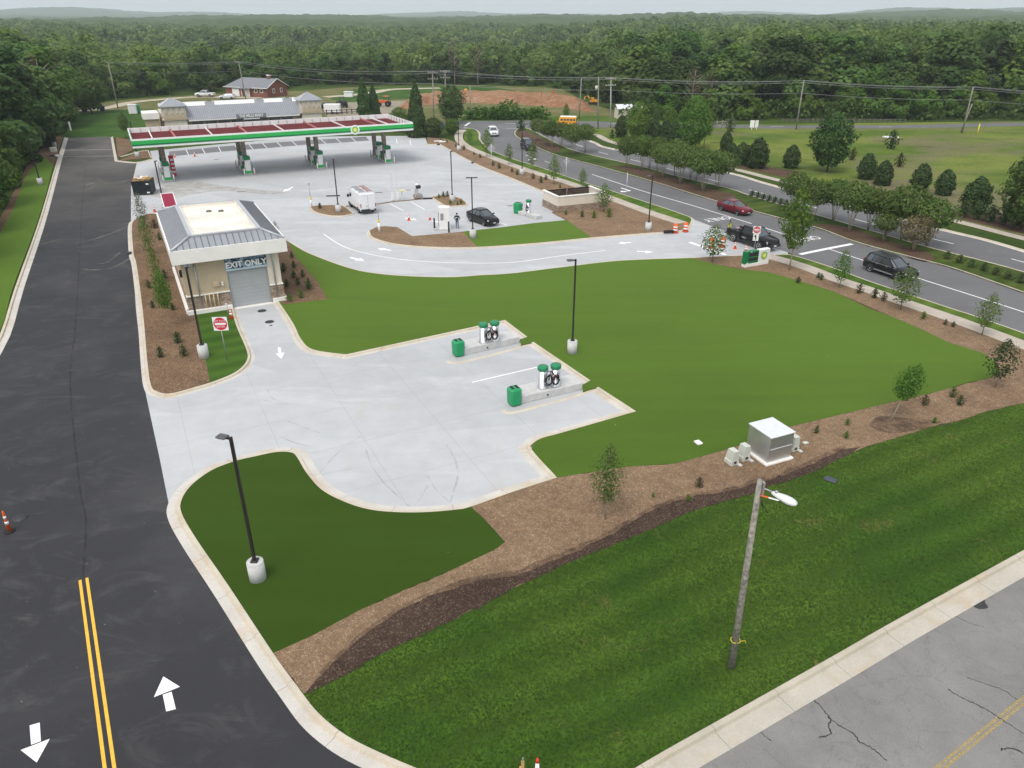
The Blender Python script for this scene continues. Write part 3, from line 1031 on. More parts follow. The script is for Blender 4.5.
# islands north of the exit lane
k5 = path([(369.5, 230.6), (374, 237.5), (396, 243.6), (430, 246.6), (477, 246.9), (540, 242.6), (592, 237.4), (644, 233.2), (670, 231.5), (686, 228.5)] + near_kerb_px, .13)
kerb('lot_kerb', k5, -1, M_KERB, top=.15, gut=.22, base=.020)
sheet('mulch_bed', path([(369.5, 230.6), (374, 237.5), (396, 243.6), (430, 246.6), (477, 246.9)], .12) + [P(x, y, .12) for x, y in ((463, 231.5), (440, 233.7), (412, 236), (397, 227), (385, 226), (376, 227))], .12, M_MULCH, -.05)
sheet('turf_lawn', path([(477, 246.9), (540, 242.6), (592, 237.4)], .12) + [P(x, y, .12) for x, y in ((578, 228), (567, 220), (536, 222.8), (500, 227.4), (463, 231.5))], .121, M_TURF, -.05)
sheet('mulch_bed', path([(592, 237.4), (644, 233.2), (670, 231.5), (688, 227.5), (691, 222)], .12) + [P(x, y, .12) for x, y in ((680, 219.5), (650, 212), (612, 198), (570, 183), (533, 171.5), (507, 163), (485, 154), (470, 149), (457, 143), (447, 139), (427, 137), (427.5, 144), (440, 144), (475, 163), (512, 178), (546, 192), (575, 204), (552, 212), (567, 220), (578, 228))], .12, M_MULCH, -.05)
kerb('lot_kerb', path([(427.5, 144), (440, 144), (475, 163), (512, 178), (547, 192.5)], .13, (1,)), -1, M_KERB, top=.15, gut=.1)
swn = path([(463, 130), (459, 134), (460, 141), (470, 148), (485, 154.5), (507, 163), (533, 172), (570, 183.4), (612, 198.5), (650, 212.5), (682, 223)], .12)
ribbon('sidewalk', swn, 1.7, .127, M_SIDE)
sheet('verge_grass', path([(691, 222), (690, 217.5), (684, 215), (670, 210), (644, 201.5), (610, 190.5), (581, 181.6), (562, 175), (539, 167), (519, 161), (498, 153.6), (485, 146.5), (479, 139), (478.5, 133), (474, 129), (466, 128.5)], .12) + path([(464, 136), (467, 144.5), (485, 153.4), (507, 162), (533, 171), (570, 182), (617, 199), (649, 210.8), (676, 220.4), (686, 224)], .12), .123, M_STRIP, -.05)
sws = path([(748, 257.2), (772, 257.5), (805, 267), (836, 279), (868, 289.5), (893, 298.5), (955, 319.5), (1024, 345), (1120, 380)], .12)
ribbon('sidewalk', sws, 1.7, .127, M_SIDE)
sheet('verge_grass', path([(776, 255.5), (787, 254.8), (800, 257.6), (830, 267.2), (868, 281), (898, 291), (943, 306), (980, 318), (1024, 333.5), (1120, 368)], .12) + path([(1120, 376), (1024, 341.6), (955, 316.4), (893, 295.4), (843, 278), (805, 264.5), (785, 257)], .12), .123, M_STRIP, -.05)
# small islands
for pp in (((311, 207.5), (316, 205.8), (340, 205.3), (349, 210.5), (352, 213.5), (342, 215.6), (328, 215), (315, 211.5)), ((432, 197), (447, 195), (461, 199), (466, 204.5), (455, 205.6), (446, 205.4))):
    pts = path(pp + (pp[0],), .12, n=4)[:-1]
    sheet('mulch_bed', pts, .121, M_MULCH, -.05)
    kerb('lot_kerb', pts + [pts[0]], 1, M_KERB, top=.15, gut=.05)
for pp in (((118.5, 160.5), (151, 157.5), (148, 150.8), (140, 151.5)), ((115.5, 137), (131, 140), (133, 150), (118, 157))):
    sheet('mulch_bed', [P(x, y, .12) for x, y in pp], .12, M_MULCHP, -.05)
kerb('lot_kerb', path([(113, 136.5), (115.5, 150), (117.5, 160.3), (137, 162), (152, 158.5)], .13, (2,)), -1, M_KERB, gut=.3)
kerb('lot_kerb', path([(119.5, 156.5), (140, 151), (148.5, 150.2), (151.5, 157.5)], .13, (2,)), -1, M_KERB, gut=.1)
kerb('lot_kerb', path([(346, 205.4), (372, 203.8), (395, 200.6), (432, 197.4)], .1), -1, M_MULCHP, top=.35, gut=.0, h=.06)

sheet('sand_stain', path([(150, 196), (165, 186), (190, 181), (225, 186), (262, 190), (290, 193), (262, 194), (225, 191), (195, 194), (170, 199), (150, 196)], n=4)[:-1], .0145, m_worn('sand_film', (.44, .385, .30), .36, 1.0, .45))
# rubber left by turning tyres
mk = MB()
for px, w in ((((366, 450), (372, 466), (384, 483), (400, 498), (411, 508)), .16), (((447, 445), (455, 460), (458, 475), (454, 490), (450, 503)), .2),
              (((318, 475), (330, 461), (345, 447), (361, 436)), .12), (((428, 476), (436, 490), (450, 502)), .12), (((414, 508), (421, 497), (428, 486)), .1),
              (((281, 437), (295, 443), (318, 448)), .14), (((320, 475), (345, 470), (372, 465)), .08), (((262, 400), (280, 404), (296, 404)), .15), (((266, 385), (272, 398), (288, 404)), .12),
              (((285, 420), (305, 428), (320, 433)), .12)):
    ribbon('', path(px, n=5), w * .6, .0165, M_TYRE, mb=mk)
o = mk.build('tyre_mark')
o['kind'] = 'structure'
# ------------------------------------------------------------------ foliage
def leaf_mat(name, c1, c2, c3, objvar=.18, huevar=.02, trans=.25):
    """leaf colour runs from c1 to c3 by a per-clump tone (real difference between twigs) and differs a little between trees"""
    k = NB(name, .62, .25)
    t = k.attr('tone')
    c = k.mix(k.rng(t, 0, .5), c1, c2)
    c = k.mix(k.rng(t, .5, 1), c, c3)
    oi = _n(k.nt, 'ShaderNodeObjectInfo')
    hs = _n(k.nt, 'ShaderNodeHueSaturation')
    k.L(c, hs.inputs['Color'])
    k.L(k.rng(oi.outputs['Random'], 0, 1, 1 - objvar, 1 + objvar), hs.inputs['Value'])
    r2 = k.math('FRACT', k.math('MULTIPLY', oi.outputs['Random'], 17.3))
    k.L(k.rng(r2, 0, 1, .5 - huevar, .5 + huevar), hs.inputs['Hue'])
    c = hs.outputs[0]
    k.out(c)
    tr = _n(k.nt, 'ShaderNodeBsdfTranslucent')
    k.L(c, tr.inputs['Color'])
    ms = _n(k.nt, 'ShaderNodeMixShader')
    ms.inputs[0].default_value = trans
    out = k.nt.nodes['Material Output']
    k.L(k.b.outputs[0], ms.inputs[1])
    k.L(tr.outputs[0], ms.inputs[2])
    k.L(ms.outputs[0], out.inputs['Surface'])
    return k.m


L_FOREST = leaf_mat('forest_leaves', (.040, .086, .018), (.076, .142, .030), (.132, .20, .048), .44, .020, .42)
L_BRIGHT = leaf_mat('fresh_leaves', (.055, .12, .014), (.10, .19, .024), (.16, .25, .045), .12, .02, .4)
L_MYRTLE = leaf_mat('myrtle_leaves', (.055, .108, .020), (.095, .155, .032), (.155, .20, .052), .14, .01, .42)
L_CONIF = leaf_mat('conifer_needles', (.018, .044, .011), (.038, .074, .018), (.068, .11, .03), .15, .01, .1)
L_YOUNG = leaf_mat('young_leaves', (.06, .11, .025), (.11, .18, .04), (.18, .24, .07), .15, .02, .4)
L_SHRUB = leaf_mat('shrub_leaves', (.026, .050, .014), (.055, .09, .025), (.095, .13, .04), .25, .03)
L_DRY = leaf_mat('reddish_leaves', (.05, .045, .02), (.08, .07, .03), (.11, .09, .045), .2, .02)
M_BARK = mat('bark', (.13, .10, .075), .95, var=.3, scale=6)
M_BARKP = mat('pale_bark', (.30, .25, .19), .9, var=.25, scale=6)
M_WOODPOLE = None


def quads_mesh(name, cen, nrm, size, tone, m, ratio=.75, seed=0):
    """many small leaf faces: bent diamonds at cen, facing nrm"""
    rg = np.random.default_rng(seed)
    n = len(cen)
    nrm = nrm / np.maximum(1e-6, np.linalg.norm(nrm, axis=1, keepdims=True))
    ref = rg.normal(size=(n, 3))
    a = np.cross(nrm, ref)
    a /= np.maximum(1e-6, np.linalg.norm(a, axis=1, keepdims=True))
    b = np.cross(nrm, a)
    s = (np.asarray(size) * np.ones(n))[:, None]
    fold = nrm * s * .22
    v = np.stack([cen - a * s, cen - b * s * ratio + fold, cen + a * s, cen + b * s * ratio + fold], 1).reshape(-1, 3)
    me = bpy.data.meshes.new(name)
    me.vertices.add(4 * n)
    me.vertices.foreach_set('co', v.astype(np.float32).ravel())
    me.loops.add(4 * n)
    me.loops.foreach_set('vertex_index', np.arange(4 * n, dtype=np.int32))
    me.polygons.add(n)
    me.polygons.foreach_set('loop_start', np.arange(0, 4 * n, 4, dtype=np.int32))
    me.polygons.foreach_set('loop_total', np.full(n, 4, dtype=np.int32))
    at = me.attributes.new('tone', 'FLOAT', 'FACE')
    at.data.foreach_set('value', np.clip(tone, 0, 1).astype(np.float32))
    me.materials.append(m)
    me.update()
    me.validate()
    return me


def blob_leaves(blobs, n, seed, shell=.62, up=.35, jit=.65, tmix=.5):
    """leaf centres spread through the outer part of several ellipsoid clumps (x,y,z,rx,ry,rz)"""
    rg = np.random.default_rng(seed)
    bl = np.array(blobs, float)
    w = bl[:, 3] * bl[:, 4] + bl[:, 5] * bl[:, 3]
    idx = rg.choice(len(bl), n, p=w / w.sum())
    d = rg.normal(size=(n, 3))
    d /= np.linalg.norm(d, axis=1, keepdims=True)
    r = shell + (1.04 - shell) * rg.random(n) ** .7
    p = bl[idx, :3] + d * bl[idx, 3:6] * r[:, None]
    cc = p - np.array([0, 0, bl[:, 2].mean() * .8])
    cc /= np.maximum(.1, np.linalg.norm(cc, axis=1, keepdims=True))
    nr = d * .75 + cc * .6 + rg.normal(size=(n, 3)) * jit + np.array([0, 0, up])
    tb = rg.random(len(bl))
    tone = (1 - tmix) * tb[idx] + tmix * rg.random(n)
    return p, nr, tone


def prof_leaves(h, w, f, n, seed, z0=0.0, shell=.6, lump=.28, jit=.6, up=.3, fq=1.6):
    """leaf centres in a crown whose half-width follows f(0..1) from z0*h to h, with an uneven outline"""
    rg = np.random.default_rng(seed)
    P_, N_, T_ = [], [], []
    while len(P_) < n:
        t = rg.random()
        ft = f(t)
        if rg.random() > ft:
            continue
        a = rg.random() * 6.283
        d = Vector((math.cos(a), math.sin(a), 0))
        q = Vector((d.x * fq, d.y * fq, t * h / w * fq * 2 + seed))
        lm = 1 + lump * 1.6 * noise.noise(q) + lump * .6 * noise.noise(q * 2.7)
        if noise.noise(q * 1.9 + Vector((9, 9, 9))) < -.42:
            if rg.random() < .75:
                continue
        r = w / 2 * ft * lm * (shell + (1 - shell) * rg.random() ** .6)
        z = h * (z0 + (1 - z0) * t) + rg.normal() * .02 * h
        P_.append((d.x * r, d.y * r, z))
        N_.append((d.x + rg.normal() * jit, d.y + rg.normal() * jit, (t - .35) * 1.2 + up + rg.normal() * jit))
        T_.append(.5 * (.5 + .9 * noise.noise(q * 1.5)) + .5 * rg.random())
    return np.array(P_), np.array(N_), np.array(T_)


def pcrown(name, h, w, f, n, size, m, seed, **kw):
    p, nr, tone = prof_leaves(h, w, f, n, seed, **kw)
    rg = np.random.default_rng(seed + 5)
    return quads_mesh(name, p, nr, size * (.7 + .6 * rg.random(n)), tone, m, seed=seed)


def F_CONE(t):
    return max(.02, (1 - t) ** .62) * (1 if t > .08 else .75 + t * 3)


def F_EGG(t):
    return max(.04, math.sin(math.pi * (.16 + .84 * t) ** 1.0) ** .55 if t < .3 else (1 - ((t - .3) / .7) ** 2.1) ** .72)


def F_ROUND(t):
    return max(.05, math.sin(math.pi * (.08 + .90 * t)) ** .6)


def F_OVAL(t):
    return max(.05, math.sin(math.pi * (.06 + .92 * t) ** .85) ** .8)


def F_FLAT(t):
    return max(.05, .62 + .38 * math.sin(math.pi * t * .9) if t < .75 else .95 * (1 - ((t - .75) / .25) ** 2) ** .5)


def broadleaf_blobs(h, w, seed, zlow=.22, nb=16, shape='round'):
    rg = random.Random(seed)
    out = []
    for i in range(nb):
        t = (i + .5) / nb
        z = zlow + (1 - zlow) * t
        if shape == 'round':
            prof = math.sin(math.pi * min(.97, max(.16, (z - zlow) / (1 - zlow) * .84 + .13))) ** .7
        elif shape == 'flat':
            prof = .55 + .6 * min(1, (z - zlow) / .5) if z < .85 else .75
        else:
            prof = max(.12, (1 - (z - zlow) / (1 - zlow))) ** .75
        a = rg.uniform(0, 6.28) + i * 2.4
        rad = w / 2 * prof * rg.uniform(.25, .78)
        s = w / 2 * rg.uniform(.30, .50) * (.6 + .4 * prof)
        out.append((rad * math.cos(a), rad * math.sin(a), h * z - s * .3, s, s, s * rg.uniform(.62, .9)))
    return out


def trunk_mb(h, r, seed, m, limbs=5, spread=.3, top=.75, multi=1):
    rg = random.Random(seed)
    mb = MB()
    for q in range(multi):
        a0 = q * 6.28 / multi + rg.uniform(-.4, .4)
        bx, by = (math.cos(a0) * r * 1.4, math.sin(a0) * r * 1.4) if multi > 1 else (0, 0)
        lean = spread * h * .75 if multi > 1 else .02 * h
        pts = [(bx, by, -.1)]
        for k in range(1, 5):
            t = k / 4
            pts.append((bx + math.cos(a0) * lean * t + rg.uniform(-1, 1) * .01 * h, by + math.sin(a0) * lean * t + rg.uniform(-1, 1) * .01 * h, h * top * t))
        mb.tube(pts, [r * 1.25, r, r * .8, r * .55, r * .3], m, 7)
        for i in range(limbs):
            t = rg.uniform(.35, .85)
            k = min(3, int(t * 4))
            b = Vector(pts[k]).lerp(Vector(pts[k + 1]), t * 4 - k)
            a = rg.uniform(0, 6.28)
            L = h * spread * rg.uniform(.5, 1) * .8
            e = b + Vector((math.cos(a) * L, math.sin(a) * L, L * rg.uniform(.5, .9)))
            mb.tube([b, b.lerp(e, .5) + Vector((0, 0, -.04 * L)), e], [r * .42, r * .28, r * .1], m, 5)
    return mb


def mesh_of(mb, name):
    o = mb.build(name)
    me = o.data
    bpy.data.objects.remove(o)
    return me


def put_tree(name, label, cat, loc, crown, trunk, s=1.0, rz=None, group=None, tilt=None):
    r = thing(name, label, cat, loc, random.uniform(0, 6.28) if rz is None else rz, group)
    r.scale = (s, s, s) if isinstance(s, (int, float)) else s
    if tilt:
        r.rotation_euler = (tilt[0], tilt[1], r.rotation_euler.z)
    for nm, me in (('trunk', trunk), ('crown', crown)):
        if me is None:
            continue
        o = bpy.data.objects.new(nm, me)
        COL.objects.link(o)
        o.parent = r
    return r


def crown(name, blobs, n, size, m, seed, **kw):
    p, nr, tone = blob_leaves(blobs, n, seed, **kw)
    rg = np.random.default_rng(seed + 5)
    return quads_mesh(name, p, nr, size * (.7 + .6 * rg.random(n)), tone, m, seed=seed)


# ---- woodland trees (unit: 16 m tall)
FOR_V = []
for i in range(7):
    bl = broadleaf_blobs(16, 10.5 + (i % 3), 100 + i, .06, 24)
    FOR_V.append((crown('crown', bl, 2800, .46, L_FOREST, 30 + i, shell=.80, up=.30, jit=.36, tmix=.22), mesh_of(trunk_mb(16, .22, i, M_BARK, 5, .25, .6), 'trunk')))
BRI = (crown('crown', broadleaf_blobs(16, 11, 140, .05, 24), 2800, .45, L_BRIGHT, 41, shell=.80, up=.30, jit=.38, tmix=.28), FOR_V[0][1])
PINE = (crown('crown', broadleaf_blobs(16, 7.5, 150, .3, 16, 'cone'), 2000, .42, L_CONIF, 43, shell=.6, up=.2), mesh_of(trunk_mb(16, .2, 9, M_BARK, 5, .15, .8), 'trunk'))
# a thin, nearly bare tree
BARE = (crown('crown', broadleaf_blobs(16, 7, 160, .35, 12), 330, .28, L_DRY, 44, shell=.3), mesh_of(trunk_mb(16, .2, 12, M_BARKP, 26, .3, .92), 'trunk'))

EDGE = [(-400, 420), (-150, 300), (-40, 240), (0, 214), (14, 184), (30, 160), (46, 142), (58, 127), (64, 112), (76, 104), (130, 100.5), (200, 95), (226, 92), (300, 91), (330, 88.5), (440, 85), (520, 87.5), (562, 90), (588, 104), (610, 109), (640, 117), (700, 121), (1024, 121), (1400, 114)]


def edge_y(x):
    for (x0, y0), (x1, y1) in zip(EDGE, EDGE[1:]):
        if x0 <= x <= x1:
            return y0 + (y1 - y0) * (x - x0) / (x1 - x0)
    return -1e9


def gpix(X, Y):
    zc = Y * CP + CAM_H * SP
    yc = -Y * SP + CAM_H * CP
    return 512 + FOC * X / zc, 384 + FOC * yc / zc


cand = []
rr = random.Random(21)
step = 7.9
y = 60.0
while y < 1100:
    st = step if y < 420 else step * 1.15
    xm = y * .80 + 25
    x = -xm
    while x < xm:
        px = x + rr.uniform(-.48, .48) * st
        py = y + rr.uniform(-.48, .48) * st
        q = gpix(px, py)
        e = edge_y(q[0])
        if q[1] < e - 1.2:
            cand.append((px, py, q[0], e - q[1]))
        x += st
    y += st * .9
infr = [c for c in cand if -70 < c[2] < 1094]
infr.sort(key=lambda c: math.hypot(c[0], c[1]) - (40 if c[3] < 6 else 0))
near, rest = infr[:262], infr[262:] + [c for c in cand if not -70 < c[2] < 1094]
GRP = 'woodland trees round the site'
for k, (x, y, px, d) in enumerate(near):
    s = rr.uniform(.70, 1.15)
    if 90 < px < 625:
        s *= .66
    elif px >= 625 and rr.random() < .3:
        s *= .8
    if d < 3:
        s *= rr.uniform(.55, .95)
    if px < 62 and y < 135:
        s *= .55 + .45 * min(1, max(0, (y - 85) / 50))
    if 545 < px < 600:
        s *= .8
    u = rr.random()
    if px > 636 and d < 4:
        v, nm, lb = BRI, 'deciduous_tree', 'low bright green tree at the foot of the woodland behind the meadow'
        s *= .62
    elif px < 75 and d < 16 and u < .6:
        v, nm, lb = BRI, 'deciduous_tree', 'bright green leafy tree among the woodland left of the dark drive'
    elif u < .06:
        v, nm, lb = BRI, 'deciduous_tree', 'yellow-green leafy tree standing out among darker woodland trees'
    elif u < .13 and y > 160:
        v, nm, lb = PINE, 'pine_tree', 'dark narrow-topped pine among the woodland trees'
    else:
        v, nm = FOR_V[rr.randrange(7)], 'deciduous_tree'
        lb = 'leafy woodland tree left of the dark drive' if px < 110 else ('leafy woodland tree behind the brick house and grass field' if px < 470 else
             ('leafy woodland tree behind the red earth bank' if px < 620 else 'leafy woodland tree behind the meadow and side road'))
    put_tree(nm, lb, 'tree', (x, y, hill(math.hypot(x, y), math.atan2(x, y)) - .1), v[0], v[1], (s * rr.uniform(1.1, 1.45), s * rr.uniform(1.1, 1.45), s), rr.uniform(0, 6.28), GRP + (' with pale leaves' if v is BRI else ' of pine' if v is PINE else ''))
for k, (px, py, h, w) in enumerate(((-22, 262, 7.5, 1), (4, 233, 7, 1.0), (-12, 228, 9, 1), (14, 209, 7.5, 1.0), (24, 188, 8, .95), (5, 205, 10, 1), (33, 170, 8, .95), (20, 176, 11, 1), (44, 153, 9, .9), (51, 139, 9, .85))):
    p = P(px - 17, py)
    h *= .85
    put_tree('deciduous_tree', 'bright leafy tree left of the drive, ' + ('nearest one at the left edge', 'second from the left edge of the photo', 'tall one at the left edge', 'third along the mulch', 'fourth along the mulch behind the turf lamp', 'taller one behind the third', 'fifth along the mulch', 'tallest, behind the fourth', 'sixth along the mulch', 'last before the end of the drive')[k], 'tree', p, BRI[0], BRI[1], (h / 16 * w * 1.25, h / 16 * w * 1.25, h / 16))
# bare grey trees at the woodland edge
for px, py, s in ((52, 128, .95), (63, 118, .9), (216, 91, .55), (690, 119, .75), (708, 118, .7), (455, 84.5, .85), (478, 85, .9)):
    p = P(px, py)
    put_tree('bare_tree', 'thin grey nearly bare tree at the woodland edge left of the drive' if px < 100 else 'small brownish thin tree beside the brick house' if px < 300 else 'thin grey half bare tree in the woodland behind the meadow' if px > 600 else 'thin grey half bare tree in the woodland behind the red earth', 'tree', p, BARE[0], BARE[1], s, None, 'bare grey trees')

# ---- the rest of the wood: one mass
def far_wood():
    base = []
    for i in range(5):
        bl = broadleaf_blobs(15, 11.5, 300 + i, .25, 11)
        base.append(blob_leaves(bl, 520, 60 + i, shell=.86, up=.30, jit=.28, tmix=.2))
    lo = []
    for i in range(4):
        bl = broadleaf_blobs(15, 12.5, 330 + i, .4, 8)
        lo.append(blob_leaves(bl, 190, 70 + i, shell=.9, up=.40, jit=.28, tmix=.2))
    C, N, S, T = [], [], [], []
    rg = np.random.default_rng(8)
    for (x, y, px, d) in rest:
        r = math.hypot(x, y)
        src = base[rg.integers(5)] if r < 560 else lo[rg.integers(4)]
        sz = .60 if r < 560 else 1.05
        p, n, t = src
        a = rg.random() * 6.28
        s = (.62 + .72 * rg.random() ** 1.4) * (.78 if -.5 < x / y < .12 and r < 700 else 1)
        ca, sa = math.cos(a), math.sin(a)
        q = np.stack([(p[:, 0] * ca - p[:, 1] * sa) * s * 1.28, (p[:, 0] * sa + p[:, 1] * ca) * s * 1.28, p[:, 2] * s], 1)
        nn = np.stack([n[:, 0] * ca - n[:, 1] * sa, n[:, 0] * sa + n[:, 1] * ca, n[:, 2]], 1)
        C.append(q + np.array([x, y, hill(r, math.atan2(x, y))]))
        N.append(nn)
        k = rg.random()
        w_ = noise.noise(Vector((x / 55., y / 55., 2)))
        tree_t = rg.normal(.44, .26) + .35 * w_ + (.45 if k < .06 else 0)
        T.append(np.clip(t * .45 + tree_t * 1.0 - .12, 0, 1))
        S.append(np.full(len(p), sz * s) * (.7 + .6 * rg.random(len(p))))
    me = quads_mesh('distant_forest', np.concatenate(C), np.concatenate(N), np.concatenate(S), np.concatenate(T), L_FOREST, seed=3)
    o = bpy.data.objects.new('distant_forest', me)
    COL.objects.link(o)
    o['kind'] = 'stuff'


far_wood()

# ---- trees one by one
# conical evergreens near the shop
CONE = (pcrown('crown', 10, 4.4, F_CONE, 5200, .17, L_CONIF, 81, shell=.72, lump=.22), mesh_of(trunk_mb(10, .14, 3, M_BARK, 3, .1, .7), 'trunk'))
L_CON2 = leaf_mat('magnolia_leaves', (.028, .065, .013), (.052, .105, .020), (.085, .15, .036), .1)
CONE2 = (pcrown('crown', 10, 4.6, F_CONE, 3800, .22, L_CON2, 84, shell=.7, lump=.25), CONE[1])
for px, py, ty, v, lb in ((417.5, 137, 82, CONE, 'tall dark conical evergreen right of the fuel canopy'), (365.5, 124, 78, CONE2, 'bright green conical tree behind the fuel canopy'), (375, 123, 84, CONE, 'dark narrow evergreen close behind the bright conical tree')):
    p = P(px, py)
    h = HT(ty, p.y)
    put_tree('conifer', lb, 'tree', p, v[0], v[1], (h / 10 * (1.0 if px > 400 else .85), h / 10, h / 10))
ROUND = [(pcrown('crown', 8, 5.6, F_ROUND, 3600, .19, (L_BRIGHT, L_FOREST, L_CON2)[i], 90 + i, z0=.10, shell=.5, lump=.38, fq=2.2), mesh_of(trunk_mb(8, .13, 20 + i, M_BARK, 6, .28, .8), 'trunk')) for i in range(3)]
SLIM = [(pcrown('crown', 8, 3.6, F_OVAL, 1800, .15, (L_BRIGHT, L_YOUNG)[i], 95 + i, z0=.28, shell=.3, lump=.42, fq=2.6), mesh_of(trunk_mb(8, .09, 30 + i, M_BARKP, 6, .22, .9), 'trunk')) for i in range(2)]
YNG = [(pcrown('crown', 4, 1.7, F_OVAL, 850, .075, (L_YOUNG, L_BRIGHT, L_SHRUB)[i], 140 + i, z0=.2, shell=.2, lump=.45, fq=3), mesh_of(trunk_mb(4, .035, 60 + i, M_BARKP, 7, .16, .92), 'trunk')) for i in range(3)]
for px, py, ty, v, w, lb in (
        (452, 123, 85, ROUND[2], 1.0, 'leafy dark green tree at the corner behind the forecourt'),
        (452, 134, 119, ROUND[0], 1.4, 'low bright bushy tree at the forecourt corner'),
        (434, 137, 118, ROUND[1], 1.5, 'low dull green bush right of the dark conical evergreen'),
        (400, 131, 108, ROUND[0], 1.3, 'bright green bush between the two tall conical evergreens'),
        (637, 140, 103, ROUND[0], .95, 'pale green leafy tree at the left end of the evergreens beside the boulevard'),
        (669, 138, 108, ROUND[0], .7, 'light leafy tree peeping out behind the row of evergreens'),
        (692, 149, 97, ROUND[0], .85, 'tall leafy tree rising behind the myrtles right of the evergreens'),
        (704, 147, 108, SLIM[0], .85, 'slim light green tree beside the tall leafy tree behind the myrtles'),
        (827, 171, 114, ROUND[2], 1.0, 'solitary broad leafy tree in the meadow edge among evergreens'),
        (1022, 229, 150, ROUND[1], .95, 'large dark leafy tree at the right edge beside the far sidewalk'),
        (92, 113, 72, ROUND[1], 1.25, 'leafy tree on the grass beyond the end of the drive'),
        (126, 137, 112, SLIM[1], .9, 'slim young tree left of the fuel canopy'),
        (566, 123, 104, SLIM[0], .8, 'small bright tree in front of the red earth bank'),
        (789, 270.5, 187, SLIM[0], .74, 'tallest young tree, beside the green and white roadside sign'),
        (603.6, 212, 184, YNG[0], 1.5, 'pale wispy young tree by the stone walled enclosure'),
        (712, 262, 225, YNG[0], 1.6, 'small pale tree in mulch in front of the two barrels')):
    p = P(px, py, .1)
    h = HT(ty, p.y)
    k8_ = 4 if v in YNG else 8
    put_tree('young_tree' if v in SLIM or v in YNG else 'leafy_tree', lb, 'tree', p, v[0], v[1], (h / k8_ * w, h / k8_ * w, h / k8_))

# clipped evergreens by the boulevard
ARB = [(pcrown('crown', 4.6, 2.7, F_EGG, 3600, .12, L_CONIF, 110 + i, shell=.66, lump=.26, jit=.7, fq=2.4), mesh_of(trunk_mb(4.6, .08, 40 + i, M_BARK, 2, .1, .6), 'trunk')) for i in range(2)]
arbs = [(621, 137, 115), (647, 137.5, 119), (654.5, 140, 119), (664.5, 143, 119.5), (674, 145.5, 121), (686, 148, 126), (725.5, 152, 131), (732, 158, 143), (740.5, 165, 142), (756, 168, 137), (790.5, 168, 144.5), (865, 179, 153), (881.5, 185, 160), (919, 190, 163), (943, 195, 169), (973, 213, 176)]
words = ('leftmost', 'second', 'third', 'fourth', 'fifth', 'sixth', 'seventh', 'eighth', 'ninth', 'tenth', 'eleventh', 'twelfth', 'thirteenth', 'fourteenth', 'fifteenth', 'rightmost')
for k, (px, py, ty) in enumerate(arbs):
    p = P(px, py)
    h = HT(ty, p.y)
    put_tree('arborvitae', f'dark egg-shaped evergreen by the boulevard, {words[k]} of the row from the left', 'evergreen', p, ARB[k % 2][0], ARB[k % 2][1], (h / 4.6 * (1.2 if k > 6 else 1.05),) * 2 + (h / 4.6,), None, 'egg-shaped evergreens beside the boulevard')

# crape myrtles in the median: vase of stems with a flat crown
MYR = [(pcrown('crown', 5, 4.7, F_ROUND, 2000, .14, L_MYRTLE, 120 + i, z0=.44, shell=.40, lump=.40, fq=2.8, up=.35), mesh_of(trunk_mb(5, .036, 50 + i, M_BARKP, 2, .24, .8, 5), 'trunk')) for i in range(3)]
myr = [(537, 141, 118, .9), (547, 145, 119, 1), (561, 147.5, 120, 1), (573, 155, 125, 1), (585, 152, 126, 1), (552, 147, 121, .8),
       (627, 168, 136, 1), (642, 170, 137, 1), (649, 169, 139, .9), (662.5, 178, 140, 1), (657, 172, 138, .9), (675, 176, 141, 1), (680, 184, 143, 1), (696, 181, 145, 1), (702.5, 191, 147, 1.05), (717, 189, 147, 1.05), (690, 179, 144, .9),
       (792, 212, 172, 1.0), (812, 221, 176, 1.0), (833, 221, 180, 1.05), (849, 231, 185, 1.05), (868, 230, 186, 1.05), (885, 236, 190, 1.0), (901, 240, 190, 1.05), (926.5, 246, 196, 1.1)]
for k, (px, py, ty, w) in enumerate(myr):
    p = P(px, py, .12)
    h = HT(ty, p.y)
    n = k if k < 6 else k - 6 if k < 17 else k - 17
    reg = 'far clump at the junction' if k < 6 else 'middle clump above the red car' if k < 17 else 'right-hand clump beyond the dark SUV'
    order = sorted([m_[0] for m_ in (myr[:6] if k < 6 else myr[6:17] if k < 17 else myr[17:])]).index(px)
    put_tree('crape_myrtle', f'multi-stemmed flat-topped tree in the median, {words[order] if order else "leftmost"} of the {reg}', 'tree', p, MYR[k % 3][0], MYR[k % 3][1], (h / 5 * w * .84, h / 5 * w * .84, h / 5 * random.uniform(.88, 1.06)), None, 'crape myrtles in the median')
for px, py, ty, lb in ((883, 242, 215, 'small greenish low tree under the right-hand median myrtles'), (913, 251, 217, 'small pinkish-tan low tree under the right-hand median myrtles')):
    p = P(px, py, .12)
    h = HT(ty, p.y)
    put_tree('small_tree', lb, 'tree', p, MYR[0][0] if px < 900 else pcrown('crown', 5, 4.6, F_FLAT, 1800, .14, leaf_mat('tan_leaves', (.08, .075, .03), (.13, .12, .05), (.19, .17, .08)), 130, z0=.3, shell=.4, lump=.35), MYR[0][1], h / 5)

